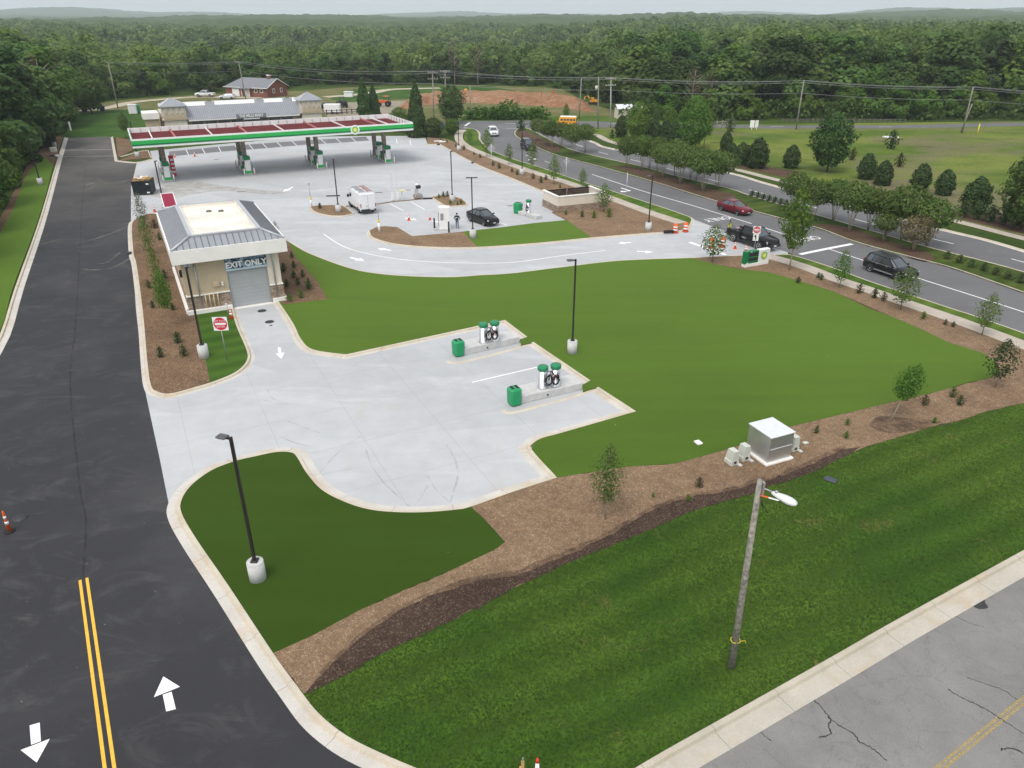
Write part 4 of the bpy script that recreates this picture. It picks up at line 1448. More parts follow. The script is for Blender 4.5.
# young planted trees: thin trunk and airy crown
NEARW = pcrown('crown', 4, 1.45, F_OVAL, 1500, .052, L_YOUNG, 151, z0=.26, shell=.1, lump=.6, fq=3.5)
NEARG = pcrown('crown', 4, 1.8, F_OVAL, 2200, .065, L_BRIGHT, 152, z0=.42, shell=.2, lump=.45, fq=3)
for px, py, ty, i, w, lb, tl in (
        (470, 145, 131, 1, 1.4, 'young tree on the verge nearest the junction', 0), (487, 157, 130, 1, 1.2, 'second young tree of the verge row, narrow and bright', 0), (509, 164.5, 144, 1, 1.1, 'third young tree of the verge row', 0),
        (532, 170, 142, 1, 1.0, 'young tree on the verge beside the dark jeep', 0), (554, 184.5, 156, 1, 1.1, 'young tree in mulch just left of the enclosure', 0), (582.5, 187, 169, 1, 1.2, 'young tree behind the stone walled enclosure', 0),
        (839, 287.5, 251, 1, 1.1, 'young tree by the sidewalk left of the dark SUV', 0), (900.5, 309.5, 269, 0, 1.5, 'airy young tree in front of the dark SUV', 0), (982, 335, 294, 0, 1.2, 'young tree on the mulch strip right of the dark SUV', 0), (995, 387, 341, 2, 1.3, 'sparse young tree at the right corner of the turf', 0)):
    p = P(px, py, .11)
    h = HT(ty, p.y)
    put_tree('young_tree', lb, 'tree', p, YNG[i][0], YNG[i][1], (h / 4 * w, h / 4 * w, h / 4))
p = P(605, 519, .11)
put_tree('young_tree', 'slender staked young tree on the mulch below the charging pads', 'tree', p, NEARW, YNG[0][1], (1, 1, HT(446, p.y) / 4))
p = P(890, 422, .11)
t = put_tree('young_tree', 'leaning bright green young tree on the mulch by the dark patch', 'tree', p, NEARG, YNG[1][1], (.85, .85, .95), 0.3, tilt=(0, R(17)))
# planter west of the wash building
PLT = pcrown('crown', 4, 2.0, F_OVAL, 1500, .075, L_BRIGHT, 155, z0=.36, shell=.3, lump=.35, fq=2.6)
PLT2 = pcrown('crown', 4, 2.3, F_OVAL, 900, .08, L_BRIGHT, 156, z0=.08, shell=.1, lump=.7, fq=3.2)
L_PALE = leaf_mat('pale_leaves', (.07, .08, .045), (.13, .14, .085), (.22, .22, .15), .1)
PLT3 = pcrown('crown', 4, 2.0, F_ROUND, 1000, .07, L_PALE, 157, z0=.08, shell=.2, lump=.5, fq=3)
for px, py, ty, c, w, lb in ((170, 328, 272, PLT, .60, 'bright green young tree nearest the lamp in the planter by the wash building'), (158, 283, 246, PLT2, .62, 'second young tree from the lamp in the long planter'), (150, 255, 215, PLT2, .62, 'third dark green young tree in the long planter'), (144, 228, 193, PLT3, .75, 'pale wispy young tree at the far end of the long planter'), (277, 240, 222, PLT3, .75, 'pale sprig of a tree behind the wash building corner')):
    p = P(px, py, .11)
    h = HT(ty, p.y)
    put_tree('young_tree', lb, 'tree', p, c, YNG[1][1], (h / 4 * w, h / 4 * w, h / 4))

# ---- shrubs
SHR = [pcrown('shrub', 1.35, .95, F_OVAL, 260, .085, m_, 170 + i, shell=.0, lump=.9, fq=3.5, jit=1.0) for i, m_ in enumerate((L_SHRUB, L_BRIGHT, L_DRY))]


def shrub(px, py, h, i, label, group=None, w=1.0, z=.11, name='shrub'):
    o = bpy.data.objects.new(name, SHR[i])
    COL.objects.link(o)
    o.location = P(px, py, z)
    o.rotation_euler.z = random.uniform(0, 6.28)
    h *= .62 if h < 1.45 else .85
    o.scale = (h * w, h * w, h)
    return tag(o, label, 'shrub', group)


for k, (px, py, h, i) in enumerate(((798, 283, .8, 2), (818, 278, .7, 0), (821, 280, .75, 0), (859, 293, 1.1, 2), (874, 298, 1.1, 0), (883, 301, 1.0, 2), (923, 319, .8, 1), (945, 325, .6, 2), (953, 327, .6, 2), (1001, 352, .8, 0))):
    shrub(px, py, h, i, ('reddish' if i == 2 else 'bright' if i == 1 else 'dark') + ' small shrub in the mulch strip beside the right sidewalk', 'small shrubs along the right sidewalk' + ('' if i == 0 else ' in other colours'))
for k, (px, py, h, i) in enumerate(((464, 150, 1.1, 0), (456, 147, .8, 2), (480, 158, .9, 2), (493, 166, 1.0, 0), (499, 168.5, 1.1, 2), (512, 172, .8, 2), (517, 175, .9, 0), (533, 179, 1.1, 2), (541, 183, 1.2, 0), (546, 180, 1, 2), (560, 188, .7, 1), (447, 143, .9, 1), (441, 141, .9, 1), (474, 155, .7, 2))):
    shrub(px, py, h, i, ('reddish' if i == 2 else 'bright' if i == 1 else 'dark') + ' small shrub in the mulch strip along the back of the forecourt', 'small shrubs along the back of the forecourt' + ('' if i == 0 else ' in other colours'))
for k, (px, py, h, i, lb) in enumerate(((566, 215, .8, 1, 'leftmost small bush at the foot of the enclosure wall'), (582, 217, 1.0, 0, 'second small bush at the foot of the enclosure wall'), (594, 218, 1.1, 1, 'third small bush at the foot of the enclosure wall'), (609, 217, 1.3, 1, 'rightmost bush beside the pale tree by the enclosure'),
                                         (439, 198, .7, 1, 'leftmost small bush on the lamp island by the air machine'), (443.5, 197, .9, 0, 'dark taller bush on the lamp island'), (447.5, 196.5, .9, 0, 'dark bush behind the lamp base on the island'), (450.5, 204, .7, 1, 'bush just left of the island lamp base'), (457.5, 205, .6, 1, 'lime bush just right of the island lamp base'), (461, 203.5, .8, 1, 'bush at the right tip of the lamp island'), (320, 208.5, .9, 0, 'dark stub of a shrub on the island beside the white van'))):
    shrub(px, py, h, i, lb)
for k, (px, py, h, i, lb) in enumerate(((161, 357, 1.0, 0, 'dark sprawling shrub near the planter kerb'), (178, 343, 1.1, 0, 'dark upright shrub left of the lamp base'), (184.5, 356, 1.1, 0, 'dark upright shrub nearest the lamp base'), (153, 308, .8, 0, 'small shrub in the middle of the long planter'), (173, 310, .8, 0, 'small shrub under the bright planter tree'),
                                         (155, 228, 1.3, 2, 'reddish tall shrub by the roof corner'), (160, 240, 1.0, 0, 'shrub against the wash building wall'), (149, 288, .9, 0, 'shrub beside the second planter tree'), (165, 278, 1.0, 0, 'shrub hugging the wash building'))):
    shrub(px, py, h, i, lb)
for k, (px, py, h, i, lb) in enumerate(((290, 301, .85, 1, 'lime shrub at the foot of the wash building corner'), (301, 298, .9, 1, 'second lime shrub in the bed east of the wash building'), (298, 285, .9, 0, 'dark shrub in the middle of the east bed'), (309, 289, 1.2, 0, 'tallest dark shrub at the right of the east bed'), (303, 277, .9, 0, 'dark shrub near the turf in the east bed'), (294, 278, .9, 0, 'dark shrub close to the east wall'), (294, 268, .9, 0, 'shrub in the upper east bed'), (287, 287, 1.0, 0, 'shrub against the downpipe corner'), (292, 258, .8, 0, 'small shrub at the top of the east bed'), (284, 272, 1.1, 0, 'shrub half hidden behind the east corner'))):
    shrub(px, py, h, i, lb)
for k, (px, py, h, i, lb) in enumerate(((653, 497, .35, 1, 'tiny lime plant on the mulch left of the white boxes'), (688, 501, .5, 1, 'small yellowish plant near the dark mulch edge'), (699, 487, .75, 2, 'brownish small shrub below the white boxes'), (816, 433, .6, 0, 'small shrub right of the steel cabinet'), (847, 425, .55, 1, 'green small shrub on the right mulch'), (846, 438, .55, 1, 'lower of two green shrubs on the right mulch'), (924, 405, .9, 2, 'reddish bare shrub beside the leaning tree'), (952, 397, .85, 0, 'dark shrub on the right mulch near the turf'), (959, 405, .85, 0, 'darkest shrub on the right mulch'), (934, 423, .5, 1, 'low grassy plant at the mulch lower edge'))):
    shrub(px, py, h, i, lb)
for k in range(14):
    t = k / 13
    a, b = ((947, 259), (1020, 283)) if k > 6 else ((752, 196), (786, 206))
    tt = (k - 7) / 6 if k > 6 else k / 6
    shrub(a[0] + (b[0] - a[0]) * tt, a[1] + (b[1] - a[1]) * tt, 1.0, 0, 'low rounded grassy shrub in the median row right of the dark SUV' if k > 6 else 'low rounded grassy shrub in the median row behind the red car', 'row of low shrubs in the median' + (' on the right' if k > 6 else ''), 1.5)
for k, px in enumerate((964, 978, 990, 1004, 1018)):
    shrub(px, 216 + (px - 964) * .2, 1.7, 0, 'rounded hedge shrub below the rightmost evergreen', 'hedge shrubs by the far sidewalk', 1.3)
for px, py, h, i, lb in ((891, 149, 3.0, 0, 'round bush alone in the meadow'), (786, 163, 1.6, 2, 'brown scrub in the meadow left of the solitary tree'), (852, 160, 1.8, 2, 'dark scrub in the meadow'), (899, 167, 2.0, 2, 'brownish scrub behind the evergreens'), (612, 138, 1.5, 0, 'low dark bush on the junction corner'), (729.5, 132, 2.6, 0, 'round dark bush beyond the boulevard evergreens'), (521, 131, 2.5, 0, 'dark bush at the nose of the median')):
    shrub(px, py, h, i, lb, z=0)
# hedge in front of the red bank
bl = []
rr2 = random.Random(4)
A, B = P(466, 119.5), P(546, 119)
for k in range(34):
    t = k / 33
    p = A.lerp(B, t)
    s = rr2.uniform(1.0, 1.7) * (1.5 if 14 < k < 19 else 1)
    bl.append((p.x + rr2.uniform(-.5, .5), p.y + rr2.uniform(-1, 1), s * .8, s * 1.1, s, s))
o = bpy.data.objects.new('hedge', crown('hedge', bl, 3000, .3, L_BRIGHT, 199, shell=.7, up=.4))
COL.objects.link(o)
tag(o, 'bright green straggling hedge along the road before the red earth', 'hedge')
bl = []
for k in range(60):
    t = k / 59
    p = P(640, 120.4).lerp(P(1160, 119), t)
    s = rr2.uniform(1.3, 3.0)
    bl.append((p.x + rr2.uniform(-2, 2), p.y + rr2.uniform(0, 5), s * .6, s * 1.5, s, s * .9))
o = bpy.data.objects.new('undergrowth', crown('undergrowth', bl, 7000, .42, L_FOREST, 201, shell=.7, up=.4))
COL.objects.link(o)
o['kind'] = 'stuff'

# ---- mown grass as real blades on the front lawn
def lawn_blades():
    poly = LAWN_POLY
    xs = [p[0] for p in poly]
    ys = [p[1] for p in poly]
    rg = np.random.default_rng(5)
    n = 620000
    X = rg.uniform(min(xs), max(xs), n)
    Y = rg.uniform(max(11, min(ys)), max(ys), n)
    inside = np.zeros(n, bool)
    j = len(poly) - 1
    for i in range(len(poly)):
        xi, yi = poly[i]
        xj, yj = poly[j]
        c = ((yi > Y) != (yj > Y)) & (X < (xj - xi) * (Y - yi) / ((yj - yi) or 1e-9) + xi)
        inside ^= c
        j = i
    X, Y = X[inside], Y[inside]
    d = np.hypot(X, Y)
    keep = rg.random(len(X)) < np.clip(30 / d, .35, 1)
    X, Y = X[keep], Y[keep]
    n = len(X)
    cen = np.stack([X, Y, np.full(n, .125)], 1)
    nr = rg.normal(size=(n, 3)) * np.array([.6, .6, .3]) + np.array([0, -.35, .8])
    patch = np.sin(X * .5 + np.sin(Y * .4) * 2) * np.sin(Y * .6 + X * .2)
    ma = R(28.6)
    across = -X * math.sin(ma) + Y * math.cos(ma)
    mow = np.sin((across + .45 * np.sin(X * .35)) * 3.4)
    t = .36 + .10 * patch + .18 * mow + .10 * rg.random(n) + .10 * np.clip((X - 8) / 14, -1, 1)
    me = quads_mesh('grass_blades', cen, nr, .030 + .034 * rg.random(n), t, leaf_mat('grass_blade', (.037, .084, .010), (.058, .112, .016), (.086, .142, .023), 0, 0, .3), .3, 9)
    o = bpy.data.objects.new('grass', me)
    COL.objects.link(o)
    o['kind'] = 'stuff'


lawn_blades()
# ------------------------------------------------------------------ shared materials
def m_brickish(name, c1, c2, mortar, w, h, src='Object'):
    k = NB(name, .85, .2)
    n = _n(k.nt, 'ShaderNodeTexBrick')
    n.inputs['Color1'].default_value = (*c1, 1)
    n.inputs['Color2'].default_value = (*c2, 1)
    n.inputs['Mortar'].default_value = (*mortar, 1)
    n.inputs['Scale'].default_value = 1
    n.inputs['Mortar Size'].default_value = h * .07
    n.inputs['Brick Width'].default_value = w
    n.inputs['Row Height'].default_value = h
    n.inputs['Bias'].default_value = 0
    x, y, z = k.sep(k.vec())[:3]
    cb = _n(k.nt, 'ShaderNodeCombineXYZ')
    k.L(k.math('ADD', x, y), cb.inputs[0])
    k.L(z, cb.inputs[1])
    k.L(cb.outputs[0], n.inputs['Vector'])
    c = k.val(n.outputs['Color'], k.rng(k.noise(k.vec(), 5, 6, .7), .3, .7, .7, 1.3))
    k.bump(n.outputs['Fac'], .4, .03)
    return k.out(c)


M_STONE = m_brickish('ledge_stone', (.24, .17, .125), (.38, .30, .235), (.12, .10, .08), .42, .16)
M_BRICK = m_brickish('red_brick', (.20, .07, .05), (.26, .10, .07), (.22, .15, .12), .3, .1)
M_TAN = mat('tan_stucco', (.47, .385, .27), .9, var=.08, scale=1.2, bump=.2, bscale=80)
M_CREAMW = mat('cream_stucco', (.66, .60, .51), .9, var=.06, scale=1)
M_CREAM = mat('cream_trim', (.79, .77, .73), .7, var=.05, scale=1)
M_ROOFW = mat('white_roof_membrane', (.72, .68, .60), .8, var=.16, scale=.45)
M_METR = mat('grey_roof_metal', (.29, .305, .33), .5, .2, var=.06, scale=.7, objvar=0)
M_METL = mat('light_roof_metal', (.43, .445, .465), .45, .2, var=.05)
M_SEAM = mat('roof_seam', (.17, .18, .20), .5, .2)
M_GREYD = mat('grey_door_paint', (.36, .375, .385), .6, var=.05, scale=1)
M_WHITE = mat('white_paint', (.78, .78, .77), .5, var=.04, scale=2)
M_GREEN = mat('sign_green', (.03, .40, .085), .4, var=.05, scale=1)
M_GREEND = mat('dark_sign_green', (.006, .17, .06), .4, var=.05)
M_LIME = mat('lime_paint', (.28, .62, .03), .4, var=.03)
M_YEL = mat('sun_yellow', (.85, .78, .05), .4, var=.03)
M_REDB = mat('canopy_deck_red', (.19, .042, .043), .7, var=.2, scale=.8)
M_PINK = mat('primed_steel', (.34, .10, .10), .6, var=.15)
M_BRONZE = mat('bronze_paint', (.035, .030, .027), .5, .3, var=.1)
M_STEEL = mat('stainless_steel', (.62, .63, .64), .28, .9, var=.05, scale=2)
M_GALV = mat('galvanised_steel', (.42, .43, .44), .45, .7, var=.12, scale=5)
M_BLACK = mat('black_rubber', (.014, .014, .015), .6, var=.15)
M_DARK = mat('dark_plastic', (.03, .03, .033), .5, var=.1)
M_ORANGE = mat('safety_orange', (.78, .12, .02), .5, var=.06)
M_REFL = mat('reflective_white', (.80, .80, .82), .4, var=.03)
M_RED = mat('sign_red', (.55, .012, .035), .45, var=.04)
M_CRIMSON = mat('crimson_panel', (.24, .010, .040), .6, var=.05)
M_GLASS = mat('dark_window_glass', (.13, .145, .16), .07, .65, var=.05, spec=1.0)
M_BASEC = mat('cast_concrete', (.50, .50, .49), .85, var=.10, scale=2.5)
M_COLB = mat('brown_stone_cladding', (.26, .22, .185), .9, var=.3, scale=3)
M_BINGRN = mat('bin_green', (.018, .27, .105), .42, var=.08, scale=2)
M_CAPGRN = mat('vacuum_green', (.016, .20, .085), .4, var=.06)
M_PALEGR = mat('pale_cabinet_paint', (.52, .54, .48), .6, var=.06)
M_YELROPE = mat('yellow_rope', (.75, .60, .05), .7)
M_ALU = mat('brushed_aluminium', (.50, .50, .48), .38, .75, var=.06, scale=1.5)
M_ALUTOP = mat('pale_aluminium_lid', (.68, .70, .73), .5, .2, var=.05)
M_TIMBER = mat('raw_timber', (.48, .30, .12), .8, var=.35, scale=4)
M_SIL = mat('silver_wood', (.255, .24, .205), .9, var=.5, scale=7, bump=.5, bscale=30)
M_WIRE = mat('cable', (.24, .25, .25), .6)
M_SHING = mat('grey_shingle', (.19, .20, .215), .85, var=.2, scale=4)
M_AMBER = mat('machine_yellow', (.70, .32, .03), .5, var=.1)
M_SIDEG = mat('store_window_glass', (.05, .06, .065), .1, spec=.6)


def helios(mb, r, M, e=.012):
    """green and yellow sun flower emblem built of pointed petals in rings"""
    for k, (ro, ri, m, n, ph) in enumerate(((1.0, .62, M_GREEN, 18, 0), (.84, .5, M_LIME, 18, .5), (.66, .34, M_YEL, 18, 0), (.46, .1, M_WHITE, 18, .5))):
        for i in range(n):
            a = (i + ph) * 2 * math.pi / n
            d = math.pi / n * 1.35
            pts = [(0, 0), (ri * r * 1.1 * math.cos(a - d), ri * r * 1.1 * math.sin(a - d)), (ro * r * math.cos(a), ro * r * math.sin(a)), (ri * r * 1.1 * math.cos(a + d), ri * r * 1.1 * math.sin(a + d))]
            z = e * (k + 1) + i * .0002
            mb.add([(x, y, z) for x, y in pts], [(0, 1, 2, 3)], m, False, M)


def ridge_tubes(mb, a, b, r, m):
    mb.tube([a, b], r, m, 6)


# ------------------------------------------------------------------ car wash building
W0 = Vector((-26.43, 57.1, 0))
BW, BD = 7.6, 13.4
t = thing('car_wash_building', 'tan car wash building with grey hipped metal roof and stone base', 'building', W0, TH)
mb = MB()
H1 = 4.62
dx0, dx1, dz = 3.30, 6.57, 3.25
mb.box(((dx0) / 2, .15, (1.55 + H1) / 2), (dx0, .3, H1 - 1.55), M_TAN)
mb.box(((dx1 + BW) / 2, .15, (1.55 + H1) / 2), (BW - dx1, .3, H1 - 1.55), M_CREAMW)
mb.box(((dx0 + dx1) / 2, .15, (dz + H1) / 2), (dx1 - dx0, .3, H1 - dz), M_TAN)
mb.box((.15, BD / 2, (1.55 + H1) / 2), (.3, BD - .6, H1 - 1.55), M_TAN)
mb.box((BW - .15, BD / 2, (1.55 + H1) / 2), (.3, BD - .6, H1 - 1.55), M_TAN)
mb.box((1.6, BD - .15, H1 / 2), (3.2, .3, H1), M_TAN)
mb.box((BW - .5, BD - .15, H1 / 2), (1.0, .3, H1), M_TAN)
mb.box(((3.2 + BW - 1) / 2, BD - .15, (3.2 + H1) / 2), (BW - 4.2, .3, H1 - 3.2), M_TAN)
mb.build('wall', t)
mb = MB()
for x0, x1 in ((-.06, dx0), (dx1, BW + .06)):
    mb.box(((x0 + x1) / 2, .12, 1.0), (x1 - x0, .36, 1.15), M_STONE)
    mb.box(((x0 + x1) / 2, .10, 1.60), (x1 - x0 + .04, .44, .08), M_CREAM)
for x in (.12, BW - .12):
    mb.box((x, BD / 2 + .2, 1.0), (.36, BD - .3, 1.15), M_STONE)
mb.build('stone_base', t)
mb = MB()
mb.box((dx0 / 2 - .1, -.05, .2), (dx0 + .2, .6, .46), M_CREAM)
mb.box((-.14, BD / 2, .2), (.3, BD, .46), M_CREAM)
mb.box((BW + .05, BD / 2, .2), (.3, BD, .46), M_CREAM)
mb.box(((dx1 + BW) / 2 + .1, .02, .2), (BW - dx1 + .1, .46, .46), M_CREAM)
mb.build('footing', t)
# roller door
mb = MB()
for i in range(21):
    z = .02 + i * .154
    mb.box(((dx0 + dx1) / 2, .20 - .012 * (i % 2), z + .076), (dx1 - dx0, .06, .152), M_GREYD)
door = mb.build('door', t)
mb = MB()
for x in (dx0 + .03, dx1 - .03):
    mb.box((x, .12, dz / 2), (.06, .14, dz), M_GALV)
mb.box(((dx0 + dx1) / 2, -.02, .015), (dx1 - dx0, .5, .05), M_CREAM)
mb.build('door_frame', door)
# eaves and roof
ex0, ex1, ey0, ey1 = -.65, 8.28, -.75, 14.05
mb = MB()
zb, zt = 4.5, 5.6
for (cx, cy, sx, sy) in (((ex0 + ex1) / 2, ey0 + .06, ex1 - ex0, .12), ((ex0 + ex1) / 2, ey1 - .06, ex1 - ex0, .12), (ex0 + .06, (ey0 + ey1) / 2, .12, ey1 - ey0 - .24), (ex1 - .06, (ey0 + ey1) / 2, .12, ey1 - ey0 - .24)):
    mb.box((cx, cy, (zb + zt) / 2), (sx, sy, zt - zb), M_CREAM)
mb.box(((ex0 + ex1) / 2, (ey0 + ey1) / 2, 4.6), (ex1 - ex0 - .24, ey1 - ey0 - .24, .06), M_CREAM)
mb.build('fascia', t)
ix0, ix1, iy0, iy1 = ex0 + 1.8, ex1 - 1.8, ey0 + 1.4, ey1 - 1.6
z1, z2 = 5.58, 6.33
o_ = [(ex0 + .1, ey0 + .1), (ex1 - .1, ey0 + .1), (ex1 - .1, ey1 - .1), (ex0 + .1, ey1 - .1)]
i_ = [(ix0, iy0), (ix1, iy0), (ix1, iy1), (ix0, iy1)]
mb = MB()
for k in range(4):
    j = (k + 1) % 4
    a, b, c, d = (*o_[k], z1), (*o_[j], z1), (*i_[j], z2), (*i_[k], z2)
    mb.add([a, b, c, d], [(0, 1, 2, 3)], M_METR)
    A, B, Cc, D = Vector(a), Vector(b), Vector(c), Vector(d)
    L = (B - A).length
    n = int(L / .46)
    e = (B - A).normalized()
    sl = (D - A) - e * (D - A).dot(e)
    for q in range(1, n):
        s = q * L / n
        # seam stops where it meets the hip
        top = 1.0
        la, lb = (D - A).dot(e), (B - Cc).dot(e)
        if s < la:
            top = s / la
        if L - s < lb:
            top = min(top, (L - s) / lb)
        p0 = A + e * s + Vector((0, 0, .02))
        p1 = p0 + sl * top
        mb.tube([p0, p1], .035, M_SEAM, 4, True, False)
rf = mb.build('roof', t)
mb = MB()
for k in range(4):
    mb.tube([Vector((*o_[k], z1 + .05)), Vector((*i_[k], z2 + .03))], .11, M_METL, 6)
    j = (k + 1) % 4
    a, b = Vector((*i_[k], z2)), Vector((*i_[j], z2))
    mid = (a + b) / 2
    L = (b - a).length
    mb.box(mid, (L + .3 if k % 2 == 0 else .32, .32 if k % 2 == 0 else L - .32, .12), M_METL)
mb.build('ridge_cap', rf)
mb = MB()
mb.box(((ix0 + ix1) / 2, (iy0 + iy1) / 2, 6.10), (ix1 - ix0 - .3, iy1 - iy0 - .3, .08), M_ROOFW)
for (cx, cy, sx, sy) in (((ix0 + ix1) / 2, iy0 + .22, ix1 - ix0 - .3, .1), ((ix0 + ix1) / 2, iy1 - .22, ix1 - ix0 - .3, .1), (ix0 + .22, (iy0 + iy1) / 2, .1, iy1 - iy0 - .54), (ix1 - .22, (iy0 + iy1) / 2, .1, iy1 - iy0 - .54)):
    mb.box((cx, cy, 6.24), (sx, sy, .2), M_ROOFW)
dk_ = mb.build('roof_deck', rf)
mb = MB()
for x, y in ((3.6, 9.6), (4.6, 9.2)):
    mb.lathe((x, y, 6.14), [(.26, 0), (.26, .05), (.2, .12), (.0, .14)], mat('roof_drain_dirt', (.16, .14, .10), .9, var=.3), 12)
mb.build('roof_drain', dk_)
mb = MB()
mb.box((2.0, 14.3, 5.85), (.7, .5, .5), M_GALV, bev=.04)
mb.box((6.3, 14.3, 5.85), (.8, .5, .4), M_GALV, bev=.04)
mb.build('roof_vent', rf)
# services on the front wall
mb = MB()
for i in range(4):
    x = 1.35 + i * .32
    mb.cyl((x, -.12, .4), .055, 1.2, mat('tan_pipe', (.52, .42, .26), .7), 8)
mb.build('pipe', t)
mb = MB()
mb.cyl((.95, -.10, .4), .05, 4.0, M_GALV, 8)
mb.build('pipe', t)
mb = MB()
mb.tube([(7.05, -.10, .4), (7.05, -.10, 4.35), (7.05, .0, 4.48)], .06, M_GALV, 8)
mb.build('downpipe', t)
mb = MB()
mb.box((2.35, -.08, 2.35), (.5, .12, .38), M_TAN, bev=.02)
mb.cyl((2.85, -.1, 2.15), .09, .16, M_WHITE, 10)
mb.cyl((2.85, -.1, 2.35), .08, .12, M_WHITE, 10)
mb.build('meter_box', t)
mb = MB()
mb.box((-.10, .9, 3.3), (.2, .35, .55), M_DARK, bev=.03)
mb.build('wall_light', t)

# banner
mb = MB()
k = NB('cloudy_banner', .5)
c = k.mix(k.rng(k.noise(k.vec(), 1.6, 6, .65, .8), .45, .62), (.016, .035, .075), (.30, .42, .52))
k.out(c)
bx0, bx1, bz0, bz1 = dx0 - .02, dx1 + .02, 3.27, 4.34
mb.box(((bx0 + bx1) / 2, -.04, (bz0 + bz1) / 2), (bx1 - bx0, .02, bz1 - bz0), k.m)
mb.box(((bx0 + bx1) / 2, -.055, bz0 + .08), (bx1 - bx0, .012, .16), mat('pale_blue_strip', (.45, .55, .60), .6))
bn = mb.build('banner', None, W0, TH)
tag(bn, 'cloudy blue banner reading EXIT ONLY above the grey roller door', 'banner')
mb = MB()
text_mesh(mb, 'EXIT ONLY', .66, M_WHITE, frame_M(((bx0 + bx1) / 2, -.058, bz0 + .46), (1, 0, 0), (0, 0, 1)), .006, xs=.98, bold=.022)
mb.build('lettering', bn)

# crimson pay canopy behind the building
def uvp(o, a, b, z=0):
    return o + U * a + V * b + Vector((0, 0, z))


pc = P(168.8, 200.5, 2.4)
t = thing('pay_canopy', 'slanted crimson panel roof with white edge behind the wash building', 'awning', (pc.x, pc.y, 0), TH)
mb = MB()
M = Matrix.Translation((0, 0, 2.35)) @ Matrix.Rotation(R(14), 4, 'X')
mb.box((0, 0, .05), (1.3, 3.6, .10), M_CRIMSON, M)
mb.build('panel', t)
mb = MB()
for (cx, cy, sx, sy) in ((-.69, 0, .08, 3.8), (.69, 0, .08, 3.8), (0, 1.85, 1.3, .1), (0, -1.85, 1.3, .1)):
    mb.box((cx, cy, .04), (sx, sy, .2), M_WHITE, M)
mb.build('edge_trim', t)
for x in (-.55, .55):
    mb = MB()
    mb.box((x, .8, 1.3), (.12, .12, 2.6), M_WHITE)
    mb.build('post', t)
mb = MB()
mb.box((0, .8, .7), (.5, .45, 1.4), M_GALV, bev=.03)
mb.build('pay_station', t)

# ------------------------------------------------------------------ fuel canopy
C0 = Vector((-53.4, 108.1, 0))
CL, CW = 41.8, 13.1
t = thing('fuel_canopy', 'long green and white fuel canopy with open dark red roof deck', 'canopy', C0, TH)
zb, zt = 5.4, 6.62
mb = MB()
for (cx, cy, sx, sy) in ((CL / 2, .06, CL, .12), (CL / 2, CW - .06, CL, .12), (.06, CW / 2, .12, CW - .24), (CL - .06, CW / 2, .12, CW - .24)):
    mb.box((cx, cy, (zb + zt) / 2), (sx, sy, zt - zb), M_WHITE)
mb.box((CL / 2, CW / 2, zb + .08), (CL - .24, CW - .24, .06), M_WHITE)
fa = mb.build('fascia', t)
for nm, z0, z1, m, pr in (('green_band', zb + .28, zb + .98, M_GREEN, .03), ('dark_green_band', zb + .30, zb + .50, M_GREEND, .036)):
    mb = MB()
    for (cx, cy, sx, sy) in ((CL / 2, -pr / 2, CL + 2 * pr, pr), (CL / 2, CW + pr / 2, CL + 2 * pr, pr), (-pr / 2, CW / 2, pr, CW), (CL + pr / 2, CW / 2, pr, CW)):
        mb.box((cx, cy, (z0 + z1) / 2), (sx, sy, z1 - z0), m)
    mb.build(nm, fa)
mb = MB()
mb.box((CL / 2, CW / 2, 5.86), (CL - .5, CW - .5, .06), M_REDB)
for q in range(14):
    y = .7 + q * (CW - 1.4) / 13
    mb.box((CL / 2, y, 5.93), (CL - .6, .16, .09), M_REDB)
mb.build('roof_deck', t)
mb = MB()
for q in range(int(CL / 1.4)):
    x = .4 + q * 1.4
    if x > CL - .3:
        break
    mb.box((x, CW - .2, 6.25), (.05, .10, .66), M_GALV)
for q in range(int(CW / 1.4)):
    for xx in (.2, CL - .2):
        mb.box((xx, .5 + q * 1.4, 6.25), (.10, .05, .66), M_GALV)
mb.box((CL / 2, CW - .16, 6.25), (CL - .3, .04, .7), M_WHITE)
mb.build('parapet', t)
for x, m, w in ((2.9, M_WHITE, .14), (6.0, M_PINK, .3), (11.2, M_WHITE, .12), (16.2, M_PINK, .34), (21.8, M_WHITE, .10), (27.0, M_PINK, .34), (31.5, M_WHITE, .1), (36.8, M_PINK, .34), (38.8, M_WHITE, .12)):
    mb = MB()
    mb.box((x, CW / 2, 6.08), (w, CW - .6, .2), m)
    mb.build('deck_beam', t)
# emblem
lm = frame_M((32.07, -.06, zb + .63), (1, 0, 0), (0, 0, 1))
mb = MB()
mb.cyl((0, 0, 0), .72, .05, M_WHITE, 32, M=frame_M((32.07, -.03, zb + .63), (1, 0, 0), (0, 0, 1)), smooth=False)
em = mb.build('emblem', fa)
mb = MB()
helios(mb, .55, frame_M((32.07, -.082, zb + .63), (1, 0, 0), (0, 0, 1)))
mb.build('sunburst', em)
for x in (3.9, 15.5, 26.8, 38.2):
    for y in (4.9, 10.4):
        mb = MB()
        mb.box((x, y, zb / 2), (.62, .62, zb), M_COLB, bev=.03)
        mb.box((x, y, .5), (.74, .74, .9), M_STONE, bev=.03)
        mb.build('column', t)
